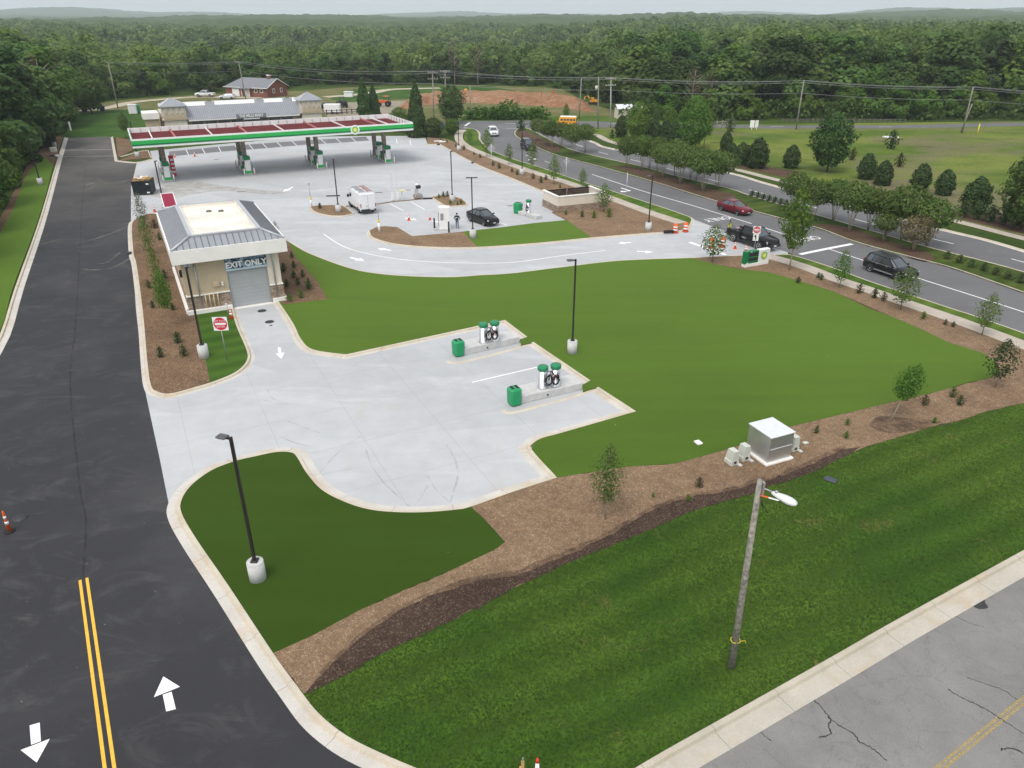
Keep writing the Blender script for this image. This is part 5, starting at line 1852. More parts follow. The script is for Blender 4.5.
# fuelling islands
GI = 'fuel dispensers under the canopy'
isl = None
ords = ('leftmost', 'second', 'third', 'rightmost')
for k, x in enumerate((3.9, 15.5, 26.8, 38.2)):
    base = uvp(C0, x, 0)
    mb = MB()
    mb.box((0, 7.1, .09), (1.25, 8.8, .18), M_BASEC, bev=.08)
    s = mb.build('fuel_island', None, base, TH)
    tag(s, f'raised concrete fuelling island under the canopy, {ords[k]} of four', 'island')
    for q, y in enumerate((3.5, 8.2)):
        d = thing('fuel_dispenser', f'white and green fuel dispenser, {"front" if q == 0 else "rear"} one on the {ords[k]} island', 'fuel dispenser', uvp(base, 0, y, .18), TH, GI)
        mb = MB()
        d.scale = (1.3, 1.25, 1.18)
        mb.box((0, 0, .95), (.62, .95, 1.5), M_WHITE, bev=.05)
        mb.build('body', d)
        mb = MB()
        mb.box((0, 0, .18), (.70, 1.02, .36), M_GREEN, bev=.03)
        mb.build('base', d)
        mb = MB()
        mb.box((0, 0, 1.95), (.74, 1.06, .46), M_GREEND, bev=.05)
        mb.build('header', d)
        for sx in (-1, 1):
            mb = MB()
            mb.box((sx * .315, 0, 1.35), (.03, .6, .45), M_DARK)
            mb.build('screen', d)
            mb = MB()
            mb.tube([(sx * .33, .3, .9), (sx * .5, .32, 1.6), (sx * .62, .2, .9), (sx * .40, .1, .55)], .022, M_BLACK, 6)
            mb.build('hose', d)
    for q, (bx, by) in enumerate(((-.75, 2.35), (.75, 2.35), (-.8, 5.9), (.8, 5.9), (-.75, 10.7), (.75, 10.7))):
        mb = MB()
        mb.cyl((0, 0, 0), .085, 1.0, M_WHITE, 12)
        mb.lathe((0, 0, 1.0), [(.085, 0), (.06, .05), (0, .07)], M_WHITE, 12)
        b = mb.build('bollard', None, uvp(base, bx, by), TH)
        tag(b, f'white bollard guarding the {ords[k]} fuelling island', 'bollard', f'white bollards at the {ords[k]} fuelling island')
    mb = MB()
    mb.box((0, 0, .55), (.5, .5, 1.1), M_BINGRN, bev=.06)
    mb.box((0, 0, 1.2), (.56, .56, .2), M_DARK, bev=.05)
    b = mb.build('waste_bin', None, uvp(base, -.1, 6.15, .18), TH)
    tag(b, f'square green waste bin with dark lid on the {ords[k]} fuelling island', 'bin')
# red and white feather sign by the first column
p = uvp(C0, 5.0, 6.8)
t = thing('display_rack', 'red and white tall display rack beside the leftmost canopy column', 'rack', p, TH)
mb = MB()
mb.box((0, 0, 1.6), (.7, .5, 3.0), M_RED, bev=.03)
mb.build('frame', t)
mb = MB()
for z in (.7, 1.3, 1.9, 2.5):
    mb.box((.05, -.26, z), (.45, .04, .3), M_WHITE)
mb.build('shelf_card', t)

# ------------------------------------------------------------------ store
S0 = Vector((-69.3, 153.2, 0))
t = thing('convenience_store', 'long shop with grey metal roof between two square towers', 'building', S0, TH)
SL, SD = 32.4, 10.4
mb = MB()
mb.box((SL / 2, SD / 2 + 1.2, 1.9), (SL - 1, SD - 2, 3.8), M_TAN)
mb.box((SL / 2, 1.7 + SD / 2, 4.3), (SL - 1.2, SD - 3, 1.2), M_CREAMW)
mb.build('wall', t)
mb = MB()
mb.box((SL / 2, 2.12, .7), (SL - 1, .3, 1.2), M_STONE)
mb.build('stone_base', t)
mb = MB()
for i in range(8):
    x = 7.2 + i * 2.55
    mb.box((x, 2.13, 2.0), (2.2, .1, 1.9), M_SIDEG)
mb.build('window', t)
mb = MB()
a, b = (5.0, .2, 3.55), (27.8, .2, 3.55)
c, d = (27.8, 3.4, 5.9), (5.0, 3.4, 5.9)
mb.add([a, b, c, d], [(0, 1, 2, 3)], M_METR)
for q in range(1, 55):
    x = 5.4 + q * .4
    mb.tube([(x, .2, 3.58), (x, 3.4, 5.93)], .03, M_SEAM, 4, True, False)
mb.box((16.4, .14, 3.42), (22, .14, .2), M_WHITE)
mb.box((16.4, 1.2, 3.38), (22, 2.0, .08), M_CREAM)
mb.build('roof', t)
mb = MB()
mb.box((16.4, 3.5 + 3.6, 5.5), (31, 7.2, .1), M_WHITE)
for (cx, cy, sx, sy) in ((16.4, 10.7, 31, .3), (1.05, 7.1, .3, 6.9), (31.7, 7.1, .3, 6.9)):
    mb.box((cx, cy, 5.75), (sx, sy, .5), M_WHITE)
mb.build('flat_roof', t)
for x, y in ((10.5, 6.5), (20.5, 6.5), (26.5, 7)):
    mb = MB()
    mb.box((x, y, 5.95), (1.8, 1.4, .8), M_GALV, bev=.05)
    mb.cyl((x, y, 6.3), .5, .12, M_DARK, 14)
    mb.build('air_conditioner', t)
for x in (.3, 27.3):
    mb = MB()
    mb.box((x + 2.7, 2.4, 1.9), (4.2, 4.2, 3.8), M_CREAMW)
    mb.box((x + 2.7, 2.4, 4.95), (4.3, 4.3, 2.5), M_CREAMW)
    tw = mb.build('tower', t)
    mb = MB()
    mb.box((x + 2.7, 2.4, 3.75), (4.9, 4.8, .16), M_TAN)
    mb.box((x + 2.7, .12, 4.3), (4.0, .06, .8), M_TAN)
    for q in range(4):
        mb.box((x + 1.15 + q * 1.03, .12, 5.5), (.6, .06, 1.2), mat('pale_panel', (.52, .47, .38), .8))
    mb.build('moulding', tw)
    mb = MB()
    e = .55
    q = [(x + .2, -.1), (x + 5.2, -.1), (x + 5.2, 4.9), (x + .2, 4.9)]
    ap = (x + 2.7, 2.4, 7.65)
    vs = [(*p_, 6.25) for p_ in q] + [ap] + [(*p_, 6.1) for p_ in q]
    mb.add(vs, [(0, 1, 4), (1, 2, 4), (2, 3, 4), (3, 0, 4), (5, 6, 1, 0), (6, 7, 2, 1), (7, 8, 3, 2), (8, 5, 0, 3), (8, 7, 6, 5)], M_METR)
    for k in range(4):
        A, B = Vector((*q[k], 6.27)), Vector((*q[(k + 1) % 4], 6.27))
        for w in range(1, 12):
            f = w / 12
            p0 = A.lerp(B, f)
            mm_ = (A + B) / 2
            hgt = 1 - abs(f - .5) * 2
            p1 = p0 + (Vector(ap) + Vector((0, 0, .02)) - mm_) * hgt
            mb.tube([p0, p1], .03, M_METL, 4, True, False)
        mb.tube([A, Vector(ap)], .07, M_METL, 5)
    mb.build('tower_roof', tw)
mb = MB()
mb.box((-1.2, 3.5, 2.0), (2.4, 4.5, 4.0), M_TAN)
mb.box((-1.3, 3.4, 4.55), (3.0, 5.1, 1.2), M_CREAM, bev=.04)
mb.build('side_wing', t)
# shop sign
mb = MB()
mb.box((17.5, .02, 3.78), (5.9, .12, .86), mat('slate_sign_back', (.20, .21, .23), .7), bev=.02)
mb.box((17.5, .0, 3.22), (3.2, .12, .2), M_ALUTOP)
sg = mb.build('shop_sign', None, S0, TH)
tag(sg, 'shop sign of big white letters on the grey metal roof edge', 'sign')
mb = MB()
text_mesh(mb, 'THE MILLS MART', .74, M_WHITE, frame_M((17.5, -.06, 3.78), (1, 0, 0), (0, 0, 1)), .03, xs=.86, bold=.022)
mb.build('lettering', sg)

# ------------------------------------------------------------------ brick house
hp = P(268, 97.8)
ang = math.atan2(*(P(268, 97.8) - P(226, 95.6)).yx)
t = thing('brick_house', 'red brick single storey house with grey shingle roof and white garage', 'house', hp, ang)
HL, HW = 16.5, 9.0
mb = MB()
mb.box((-HL / 2, HW / 2, 1.4), (HL, HW, 2.8), M_BRICK)
mb.add([(0, 0, 2.8), (0, HW, 2.8), (0, HW / 2, 5.0), (-.25, 0, 2.8), (-.25, HW, 2.8), (-.25, HW / 2, 5.0)], [(0, 1, 2), (5, 4, 3), (0, 2, 5, 3), (1, 4, 5, 2)], M_BRICK)
mb.build('wall', t)
mb = MB()
e = .5
z0, zr = 2.65, 5.15
mb.add([(e, -e, z0), (-HL - e, -e, z0), (-HL + 3.2, HW / 2, zr), (e, HW / 2, zr), (e, HW + e, z0), (-HL - e, HW + e, z0)], [(1, 0, 3, 2), (4, 5, 2, 3), (5, 1, 2)], M_SHING)
rf = mb.build('roof', t)
mb = MB()
mb.tube([(e, -e, z0), (e, HW / 2, zr)], .11, M_WHITE, 4)
mb.tube([(e, HW + e, z0), (e, HW / 2, zr)], .11, M_WHITE, 4)
mb.tube([(e, -e, z0 - .05), (-HL - e, -e, z0 - .05)], .10, M_WHITE, 4)
mb.build('trim', rf)
mb = MB()
mb.box((-2.6, HW / 2, 5.3), (1.1, .8, 1.2), M_BRICK)
mb.box((-2.6, HW / 2, 6.0), (1.2, .9, .25), M_WHITE)
mb.build('chimney', rf)
for y in (2.9, 6.3):
    mb = MB()
    mb.box((.03, y, 1.75), (.06, 1.0, 1.3), M_WHITE)
    w = mb.build('window', t)
    mb = MB()
    mb.box((.07, y, 1.75), (.03, .6, .95), M_SIDEG)
    mb.build('pane', w)
for x in (-2.2, -4.4):
    mb = MB()
    mb.box((x, -.03, 1.8), (1.2, .06, 1.0), M_WHITE)
    w = mb.build('window', t)
    mb = MB()
    mb.box((x, -.07, 1.8), (.9, .03, .75), M_SIDEG)
    mb.build('pane', w)
mb = MB()
mb.box((-12.4, -.05, 1.15), (2.8, .1, 2.2), M_WHITE)
mb.build('garage_door', t)
for x in (-6.3, -7.8, -9.3):
    mb = MB()
    mb.box((x, -.9, 1.3), (.16, .16, 2.6), M_WHITE)
    mb.build('porch_post', t)
mb = MB()
mb.box((-7.8, -.1, 1.1), (1.0, .08, 2.1), M_WHITE)
mb.build('door', t)
mb = MB()
mb.add([(-5.6, -1.4, 2.5), (-10.0, -1.4, 2.5), (-10.0, .2, 2.9), (-5.6, .2, 2.9), (-5.6, -1.4, 2.38), (-10.0, -1.4, 2.38)], [(1, 0, 3, 2), (0, 1, 5, 4)], M_SHING)
mb.build('porch_roof', t)

# small shed behind the evergreens
p = P(628, 118)
t = thing('shed', 'small pale roofed shed at the woodland edge', 'shed', p, R(8))
mb = MB()
mb.box((0, 0, 1.2), (6, 3.5, 2.4), M_CREAMW)
mb.build('wall', t)
mb = MB()
mb.add([(-3.3, -2.1, 2.3), (3.3, -2.1, 2.3), (3.3, 0, 3.2), (-3.3, 0, 3.2), (3.3, 2.1, 2.3), (-3.3, 2.1, 2.3)], [(0, 1, 2, 3), (3, 2, 4, 5)], M_ALUTOP)
mb.build('roof', t)

# ------------------------------------------------------------------ dumpster enclosure
A = P(545, 209)
Bc = P(557.5, 213.5)
fx = (P(606, 208.5) - Bc).normalized()
ENC = math.atan2(fx.y, fx.x)
t = thing('bin_enclosure', 'tan walled bin enclosure with stone base and open brown gates', 'enclosure', Bc, ENC)
EL = (P(606, 208.5) - Bc).length
ED = 4.4
mb = MB()
sb = MB()
cp = MB()
for (cx, cy, sx, sy) in ((EL / 2, .12, EL, .24), (.12, ED / 2 + .12, .24, ED - .24), (EL - .12, ED / 2 + .12, .24, ED - .24)):
    mb.box((cx, cy, 1.45), (sx, sy, 1.1), M_CREAMW)
    sb.box((cx, cy, .45), (sx + .06, sy + .06, .9), M_STONE)
    cp.box((cx, cy, 2.04), (sx + .1, sy + .1, .1), M_CREAM)
mb.build('wall', t)
sb.build('stone_base', t)
cp.build('coping', t)
for x0, s in ((.25, 1), (EL - .25, -1)):
    mb = MB()
    w = EL / 2 - .35
    cx = x0 + s * w / 2
    for i in range(7):
        mb.box((cx, ED + .05, .3 + i * .26), (w, .05, .24), mat('brown_gate_board', (.075, .055, .045), .7, var=.15))
    g = mb.build('gate', t)
    mb = MB()
    for a, b in (((x0, 0, .2), (x0, 0, 2.0)), ((x0 + s * w, 0, .2), (x0 + s * w, 0, 2.0)), ((x0, 0, .25), (x0 + s * w, 0, 1.95)), ((x0, 0, 1.97), (x0 + s * w, 0, 1.97)), ((x0, 0, .22), (x0 + s * w, 0, .22))):
        mb.tube([Vector(a) + Vector((0, ED - .03, 0)), Vector(b) + Vector((0, ED - .03, 0))], .045, M_BRONZE, 4)
    mb.build('frame', g)
# ------------------------------------------------------------------ car park lamps
def lamp(px, py, ty, label, heads=('L',), base_h=.85, round_base=True, facing=None, group='dark pole lamps of the forecourt'):
    p = P(px, py)
    h = HT(ty, p.y)
    t = thing('parking_lamp', label, 'lamp', (p.x, p.y, 0), 0, group)
    mb = MB()
    mb.cyl((0, 0, -.05), .36, base_h + .15, M_BASEC, 24)
    base_h += .10
    mb.lathe((0, 0, base_h), [(.36, 0), (.34, .02), (0, .025)], M_BASEC, 24)
    mb.build('base', t)
    mb = MB()
    mb.box((0, 0, base_h + .06), (.30, .30, .10), M_BRONZE, bev=.02)
    mb.box((0, 0, (base_h + h) / 2), (.125, .125, h - base_h), M_BRONZE, bev=.015)
    mb.build('pole', t)
    for hd in heads:
        a = {'L': math.pi, 'R': 0, 'B': math.pi / 2, 'F': -math.pi / 2}.get(hd, hd)
        M = Matrix.Rotation(a, 4, 'Z')
        mb = MB()
        mb.box((.12, 0, h - .08), (.16, .07, .09), M_BRONZE, M)
        mb.box((.40, 0, h - .06), (.46, .34, .09), mat('lamp_head_grey', (.10, .10, .105), .5, .3, var=.1), M, bev=.03)
        hh = mb.build('lamp_head', t)
        mb = MB()
        mb.box((.41, 0, h - .113), (.34, .26, .02), mat('led_panel', (.65, .66, .62), .4), M)
        mb.build('diffuser', hh)
    return t


lamp(258.5, 580.5, 437, 'dark pole lamp on white drum base in the lower turf', (R(160),), .95)
lamp(572, 354, 259, 'dark pole lamp on white drum base in the middle of the big turf', (R(190),), .95)
lamp(204.5, 358.5, 267, 'dark pole lamp in front of the wash building beside the no entry sign', (R(110), R(80)), .95)
lamp(473, 239, 177, 'twin-headed dark lamp by the black sedan', (R(5), R(185)), 1.0)
lamp(452.5, 202.5, 151, 'single dark lamp on the shrub island behind the white cabinet', (R(60),), .9)
lamp(338.8, 213, 159, 'dark lamp on the mulch island beside the white van', (R(100),), .95)
lamp(41, 185.5, 139, 'dark lamp on the turf left of the drive', (R(0),), .95)
lamp(55, 147.5, 112, 'dark lamp at the far left end of the drive', (R(0),), .95)
lamp(164.5, 208, 161, 'dark lamp beside the crimson panel behind the wash building', (R(100),), .3)
lamp(648, 231.5, 175.5, 'dark lamp in the wide mulch bed near the two barrels', (R(150),), .95)
lamp(522, 175.5, 132, 'dark lamp in the mulch strip below the dark jeep', (R(60),), .95)
lamp(459, 151.5, 121, 'dark lamp at the far corner of the forecourt', (R(60),), .95)
lamp(137.8, 158, 122, 'dark lamp on the small mulch triangle left of the canopy', (R(60),), .95)

# ------------------------------------------------------------------ wooden street light
b = P(731, 669)
tx = P(757, 487)
h = HT(480, b.y)
t = thing('street_light', 'weathered wooden pole with white cobra lamp and yellow rope on the lawn', 'street light', (b.x, b.y, 0))
mb = MB()
lean = (-.17, 0)
mb.tube([(0, 0, -.2), (lean[0] * .5, 0, h * .5), (lean[0], 0, h)], [.135, .115, .09], M_SIL, 14)
mb.build('pole', t)
mb = MB()
mb.tube([(lean[0], 0, h - .36), (.05, -.02, h - .34), (.30, -.12, h - .40)], .028, M_GALV, 8)
mb.build('arm', t)
mb = MB()
mb.box((lean[0] + .14, 0, h - .34), (.07, .14, .5), M_GALV)
mb.tube([(lean[0] + .15, -.05, h - .8), (lean[0] + .22, -.05, h - 1.0)], .03, M_DARK, 6)
mb.build('bracket', t)
mb = MB()
M = Matrix.Translation((.26, -.10, h - .40)) @ Matrix.Rotation(R(-38), 4, 'Z') @ Matrix.Rotation(R(8), 4, 'Y')
rings = []
for x, w, zz in ((-.02, .05, .04), (.08, .075, .065), (.22, .10, .08), (.42, .15, .10), (.6, .165, .10), (.75, .13, .08), (.84, .06, .04)):
    rings.append([(x, w * 1.18 * math.cos(a), zz * 1.1 * math.sin(a) - .02) for a in [i * 2 * math.pi / 14 for i in range(14)]])
mb.loft(rings, mat('lamp_head_white', (.62, .63, .64), .45, var=.05), True, True, M)
lh = mb.build('lamp_head', t)
mb = MB()
mb.cyl((.12, 0, .05), .05, .07, M_GALV, 10, M=M)
mb.build('photocell', lh)
mb = MB()
M2 = Matrix.Translation((.20, -.18, h - .58)) @ Matrix.Rotation(R(-30), 4, 'Z')
mb.box((-.16, 0, 0), (.24, .03, .34), M_ORANGE, M2 @ Matrix.Rotation(R(60), 4, 'X'))
mb.box((.12, 0, 0), (.32, .032, .34), M_REFL, M2 @ Matrix.Rotation(R(60), 4, 'X'))
mb.build('tag_plate', t)
mb = MB()
zz = HT(640, b.y)
mb.tube([(lean[0] * zz / h + .17 * math.cos(a), .17 * math.sin(a), zz + .02 * math.sin(3 * a)) for a in [i * 2 * math.pi / 20 for i in range(21)]], .014, M_YELROPE, 5, True)
mb.tube([(.16, -.05, zz), (.3, -.08, zz + .04), (.34, -.1, zz - .08)], .012, M_YELROPE, 5)
mb.tube([(-.16, -.05, zz), (-.24, -.1, zz + .10)], .012, M_YELROPE, 5)
mb.build('rope', t)

# ------------------------------------------------------------------ power poles and wires
def power_pole(px, py, tx_, ty, label, arms=1, r=.14, tf=False, pale=False):
    p = P(px, py)
    h = HT(ty, p.y)
    zc_t = (CAM_H - h) * SP + p.y * CP
    X = (tx_ - 512) / FOC * zc_t
    t = thing('power_pole', label, 'power pole', (p.x, p.y, 0))
    m = mat('pale_pole', (.40, .39, .37), .9, var=.2, scale=3) if pale else M_SIL
    mb = MB()
    mb.tube([(0, 0, -.3), ((X - p.x) * .5, 0, h * .5), (X - p.x, 0, h)], [r * 1.15, r, r * .75], m, 10)
    mb.build('pole', t)
    for k in range(arms):
        z = h - .35 - k * 1.3
        mb = MB()
        mb.box((X - p.x, -.12, z), (2.3, .12, .13), m)
        for dx in (-1.0, -.4, .4, 1.0):
            mb.cyl((X - p.x + dx, -.12, z + .06), .06, .18, M_PALEGR, 8)
        mb.build('crossarm', t)
    if tf:
        mb = MB()
        mb.cyl((X - p.x - .35, -.1, h - 2.6), .28, .9, M_PALEGR, 12)
        mb.build('transformer', t)
    return Vector((X, p.y, h))


tops = {}
for key, args in dict(a=(118, 108.5, 108, 61.5, 'leaning grey pole at the left end of the wires by the dirt path', 0), b=(246, 100, 238.5, 61, 'power pole with crossarm in front of the brick house', 1), c=(434, 124, 432.5, 71, 'first of two tall poles right of the conical evergreen', 2),
                      d=(446, 121, 445, 70, 'second of two tall poles, behind the leafy corner tree', 2), e=(471, 119.5, 470, 86, 'shorter plain pole in front of the red earth', 0), f=(579, 119, 581.5, 77.5, 'plain pole by the yellow bus', 0), g=(598, 129, 598.5, 77, 'pole with a transformer at the junction corner', 0),
                      h=(610.5, 128, 611, 77, 'pale pole with two crossarms at the junction corner', 2), i=(796, 129.5, 804, 80, 'leaning brown pole in the meadow, left of two', 0), j=(962, 133.5, 973.5, 86.5, 'leaning brown pole at the right of the meadow', 0)).items():
    kw = dict(tf=True) if key in 'g' else dict(pale=True) if key in 'h' else {}
    tops[key] = power_pole(*args, **kw)
# guy stub
p = P(960.5, 132.5)
mb = MB()
hs_ = HT(104, p.y)
mb.tube([(0, 0, -.2), (.9, 0, hs_)], [.13, .1], M_SIL, 8)
o = mb.build('stub_pole', None, p)
tag(o, 'short stub pole leaning beside the rightmost meadow pole', 'pole')


def wire(names, dz, dy, sag, label, ext=0):
    pts = []
    seq = [tops[n] for n in names]
    if ext:
        seq.append(seq[-1] + (seq[-1] - seq[-2]).normalized() * 90)
    for a, b in zip(seq, seq[1:]):
        n = 14
        for k in range(n):
            t = k / n
            q = a.lerp(b, t)
            q.z += dz - sag * 4 * t * (1 - t) * (b - a).length / 80
            q.y += dy
            pts.append(q)
    pts.append(seq[-1] + Vector((0, dy, dz)))
    mb = MB()
    mb.tube(pts, .034, M_WIRE, 5)
    o = mb.build('overhead_wire')
    tag(o, label, 'wire', 'overhead wires between the poles')


wire('abchij', 0, -.9, 1.0, 'topmost overhead wire strung along all the tall poles', 1)
wire('abdhij', -.15, .8, 1.2, 'second overhead wire just behind the topmost one', 1)
wire('abchij', -.5, 0, 1.1, 'third overhead wire just under the topmost pair', 1)
wire('abchij', -2.6, 0, .9, 'lowest overhead cable strung well below the other wires', 1)
wire('fgh', -.2, 0, .5, 'short wire between the poles at the junction corner')

# ------------------------------------------------------------------ vacuum pads
def bay_frame(a, b):
    d = (P(*b) - P(*a)).normalized()
    return math.atan2(d.y, d.x)


def plinth(pts_front, width, h, label, near=0):
    """long concrete plinth: front face foot runs between two measured points"""
    a, b = P(*pts_front[0]), P(*pts_front[1])
    d = (b - a).normalized()
    ang = math.atan2(d.y, d.x)
    L = (b - a).length
    mb = MB()
    mb.box((L / 2, width / 2, h / 2 + .01), (L, width, h), M_BASEC, bev=.03)
    o = mb.build('vacuum_plinth', None, (a.x, a.y, .0), ang)
    tag(o, label, 'plinth')
    mb = MB()
    mb.cyl((0, 0, 0), .07, .02, M_DARK, 10, M=Matrix.Translation((L * .42, -.004, h * .45)) @ Matrix.Rotation(R(90), 4, 'X'))
    mb.build('drain_port', o)
    return a, d, ang, L


def vacuum(pos, ang, h, label, hose=1, r=.30):
    t = thing('vacuum_machine', label, 'vacuum', pos, ang, 'steel vacuum machines with green caps')
    mb = MB()
    mb.lathe((0, 0, 0), [(r + .04, 0), (r + .04, .06), (r, .08), (r, h)], M_STEEL, 28)
    mb.box((0, -r * .98, h * .62), (.22, .06, .55), M_GALV, bev=.01)
    mb.build('canister', t)
    mb = MB()
    mb.lathe((0, 0, h - .02), [(r + .03, 0), (r + .05, .03), (r + .05, .21), (r + .02, .25), (r * .6, .27), (0, .275)], M_CAPGRN, 28)
    mb.build('cap', t)
    # hose loops hang on the side
    mb = MB()
    pts = []
    for i in range(34):
        a = i / 33 * 4 * math.pi
        rr_ = .27 + .05 * math.sin(i)
        pts.append((hose * (r * .72) + rr_ * math.cos(a) * .8, -r - .10 - .06 * i / 33, .62 + rr_ * 1.25 * math.sin(a)))
    mb.tube(pts, .035, M_BLACK, 7)
    mb.tube([(hose * (r + .04), -.05, h * .86), (hose * (r + .12), -.25, 1.15), pts[0]], .035, M_BLACK, 7)
    mb.build('hose', t)
    mb = MB()
    mb.tube([(hose * r * .9, -r - .02, h * .45), (hose * r * .9, -r - .1, h * .8)], .05, M_RED if hose < 0 else M_BLACK, 7)
    mb.build('nozzle', t)
    return t


def bin_(px, py, h, w, ang, label):
    p = P(px, py)
    t = thing('litter_bin', label, 'bin', (p.x, p.y, .012), ang)
    mb = MB()
    mb.box((0, 0, h / 2), (w, w, h), M_BINGRN, bev=.12, taper=1.06)
    mb.build('body', t)
    for s in (-1, 1):
        mb = MB()
        mb.box((s * w * .22, 0, h + .004), (w * .26, w * .62, .03), M_BLACK, bev=.01)
        mb.build('opening', t)
    return t


a, d, ang, L = plinth(((521.5, 404), (582.5, 390)), 1.5, .52, 'long concrete plinth under the nearer pair of vacuums')
nv = Vector((-d.y, d.x, 0))
for px, py, lb, hs_ in ((544.8, 389, 'steel vacuum with green cap, left one on the nearer plinth', 1), (557.6, 387, 'steel vacuum with green cap, right one on the nearer plinth', -1)):
    q = P(px, py, .53)
    vacuum((q.x + nv.x * .3, q.y + nv.y * .3, .53), ang, 1.27, lb, hs_, .30)
bin_(514.3, 404.5, 1.22, .74, ang, 'green two-hole bin at the end of the nearer vacuum plinth')
a, d, ang, L = plinth(((463.5, 355.8), (519.5, 343.2)), 1.5, .52, 'long concrete plinth under the farther pair of vacuums')
for px, py, lb, hs_ in ((485.3, 343.5, 'steel vacuum with green cap, left one on the farther plinth', 1), (496.6, 341.6, 'steel vacuum with green cap, right one on the farther plinth', -1)):
    q = P(px, py, .53)
    vacuum((q.x + nv.x * .3, q.y + nv.y * .3, .53), ang, 1.27, lb, hs_, .30)
bin_(458.5, 355.5, 1.22, .74, ang, 'green two-hole bin at the end of the farther vacuum plinth')
a, d, ang3, L = plinth(((518, 214.5), (536, 219.8)), 1.0, .42, 'low concrete plinth under the lone vacuum by the enclosure')
q = P(528.5, 212.8, .4)
vacuum((q.x, q.y, .42), ang3, 1.35, 'lone steel vacuum with green cap by the enclosure', 1, .30)
bin_(518, 213.2, 1.3, .9, ang3 + .3, 'green bin beside the lone vacuum by the enclosure')
# kerbed pads round the plinth ends
for pp, lb in ((((504, 409.5), (512, 411.5), (540, 404.5), (575, 395), (598, 387)), 0), (((449, 360), (455, 362), (480, 357), (510, 349), (530, 342.5)), 1)):
    kerb('lot_kerb', path(pp, .05), -1, M_KERB, top=.15, gut=.1, h=.05)

# ------------------------------------------------------------------ steel utility cabinet with its pedestals
c0 = P(766.5, 466.3)
dx_ = (P(792, 459.5) - P(769, 466)).normalized()
angb = math.atan2(dx_.y, dx_.x)
t = thing('utility_cabinet', 'large square steel utility cabinet on the mulch bed', 'cabinet', (c0.x, c0.y, .1), angb)
W_, D_, H_ = 1.62, 1.75, 1.52
mb = MB()
mb.box((W_ / 2 - .03, D_ / 2, .05), (W_ + .3, D_ + .3, .14), M_CREAM, bev=.02)
mb.build('pad', t)
mb = MB()
mb.box((W_ / 2, D_ / 2, H_ / 2 + .12), (W_, D_, H_), M_ALU, bev=.015)
mb.box((W_ / 2, -.012, H_ * .52 + .12), (W_ - .1, .02, .04), M_ALUTOP)
mb.build('body', t)
mb = MB()
mb.box((W_ / 2, D_ / 2, H_ + .15), (W_ + .08, D_ + .08, .07), M_ALUTOP, bev=.012)
mb.build('lid', t)
for px, py, lb, hh in ((734.5, 467, 'pale wedge-shaped pedestal left of the steel cabinet, outer one', .85), (746, 462.5, 'pale wedge-shaped pedestal left of the steel cabinet, inner one', .9), (795, 453, 'pale wedge-shaped pedestal right of the steel cabinet', .9)):
    p = P(px, py)
    t = thing('cable_pedestal', lb, 'pedestal', (p.x, p.y, .11), angb)
    mb = MB()
    pr = [(-.26, 0), (-.26, .22), (-.22, .26), (-.17, hh), (.17, hh), (.22, .26), (.26, .22), (.26, 0)]
    rings = [[(x, y * (1 - .25 * z), z) for x, z in pr] for y in (0, .62)]
    mb.loft(rings, M_PALEGR, True, False)
    mb.build('body', t)
    mb = MB()
    mb.box((0, -.012, .17), (.16, .02, .14), M_DARK)
    mb.build('port', t)
    mb = MB()
    mb.box((.25, -.1, .02), (.2, .25, .05), M_BASEC)
    mb.build('pad', t)
p = P(743.5 - 43.5 + 0 + 0, 445)
mb = MB()
mb.box((0, 0, .05), (.35, .42, .10), M_WHITE, bev=.02)
o = mb.build('valve_cover', None, (P(698, 445).x, P(698, 445).y, .12), .4)
tag(o, 'small white square cover lying on the turf', 'cover')
mb = MB()
mb.box((0, 0, .03), (.62, .42, .08), mat('slate_cover', (.06, .065, .085), .6), bev=.02)
o = mb.build('drain_cover', None, (P(830, 482).x, P(830, 482).y, .12), -.7)
tag(o, 'dark rectangular drain cover in the lawn by the mulch', 'cover')
mb = MB()
mb.box((0, 0, .03), (.3, .2, .06), M_PALEGR)
o = mb.build('junction_box', None, (P(805, 445).x, P(805, 445).y, .12), .3)
tag(o, 'pale flat box on the mulch right of the steel cabinet', 'box')
for px, py, lb in ((262, 311, 'oval dark manhole cover nearest the roller door'), (269.5, 322, 'oval dark manhole cover farther from the roller door'), (15, 524 - 3, 'grey manhole cover beside the leaning cone')):
    mb = MB()
    p = P(px + (5 if px == 15 else 0), py - (3 if px == 15 else 0))
    mb.cyl((0, 0, 0), .36, .012, mat('cast_iron', (.055, .055, .055) if px > 20 else (.12, .125, .13), .6, .3, var=.2, scale=8), 20)
    o = mb.build('manhole_cover', None, (p.x, p.y, .012))
    tag(o, lb, 'manhole')
for px, py, r_ in ((254.5, 305, .16), (271, 325.5, .12)):
    mb = MB()
    mb.cyl((0, 0, 0), r_, .012, MATS['cast_iron'], 12)
    o = mb.build('access_cover', None, (P(px, py).x, P(px, py).y, .012))
    tag(o, 'small dark round cap in the concrete ' + ('close to the roller door' if py < 310 else 'below the farther manhole'), 'cap')

# ------------------------------------------------------------------ signs
def sign_post(px, py, label, name='no_entry_sign'):
    p = P(px, py, .1)
    return thing(name, label, 'sign', (p.x, p.y, .1))


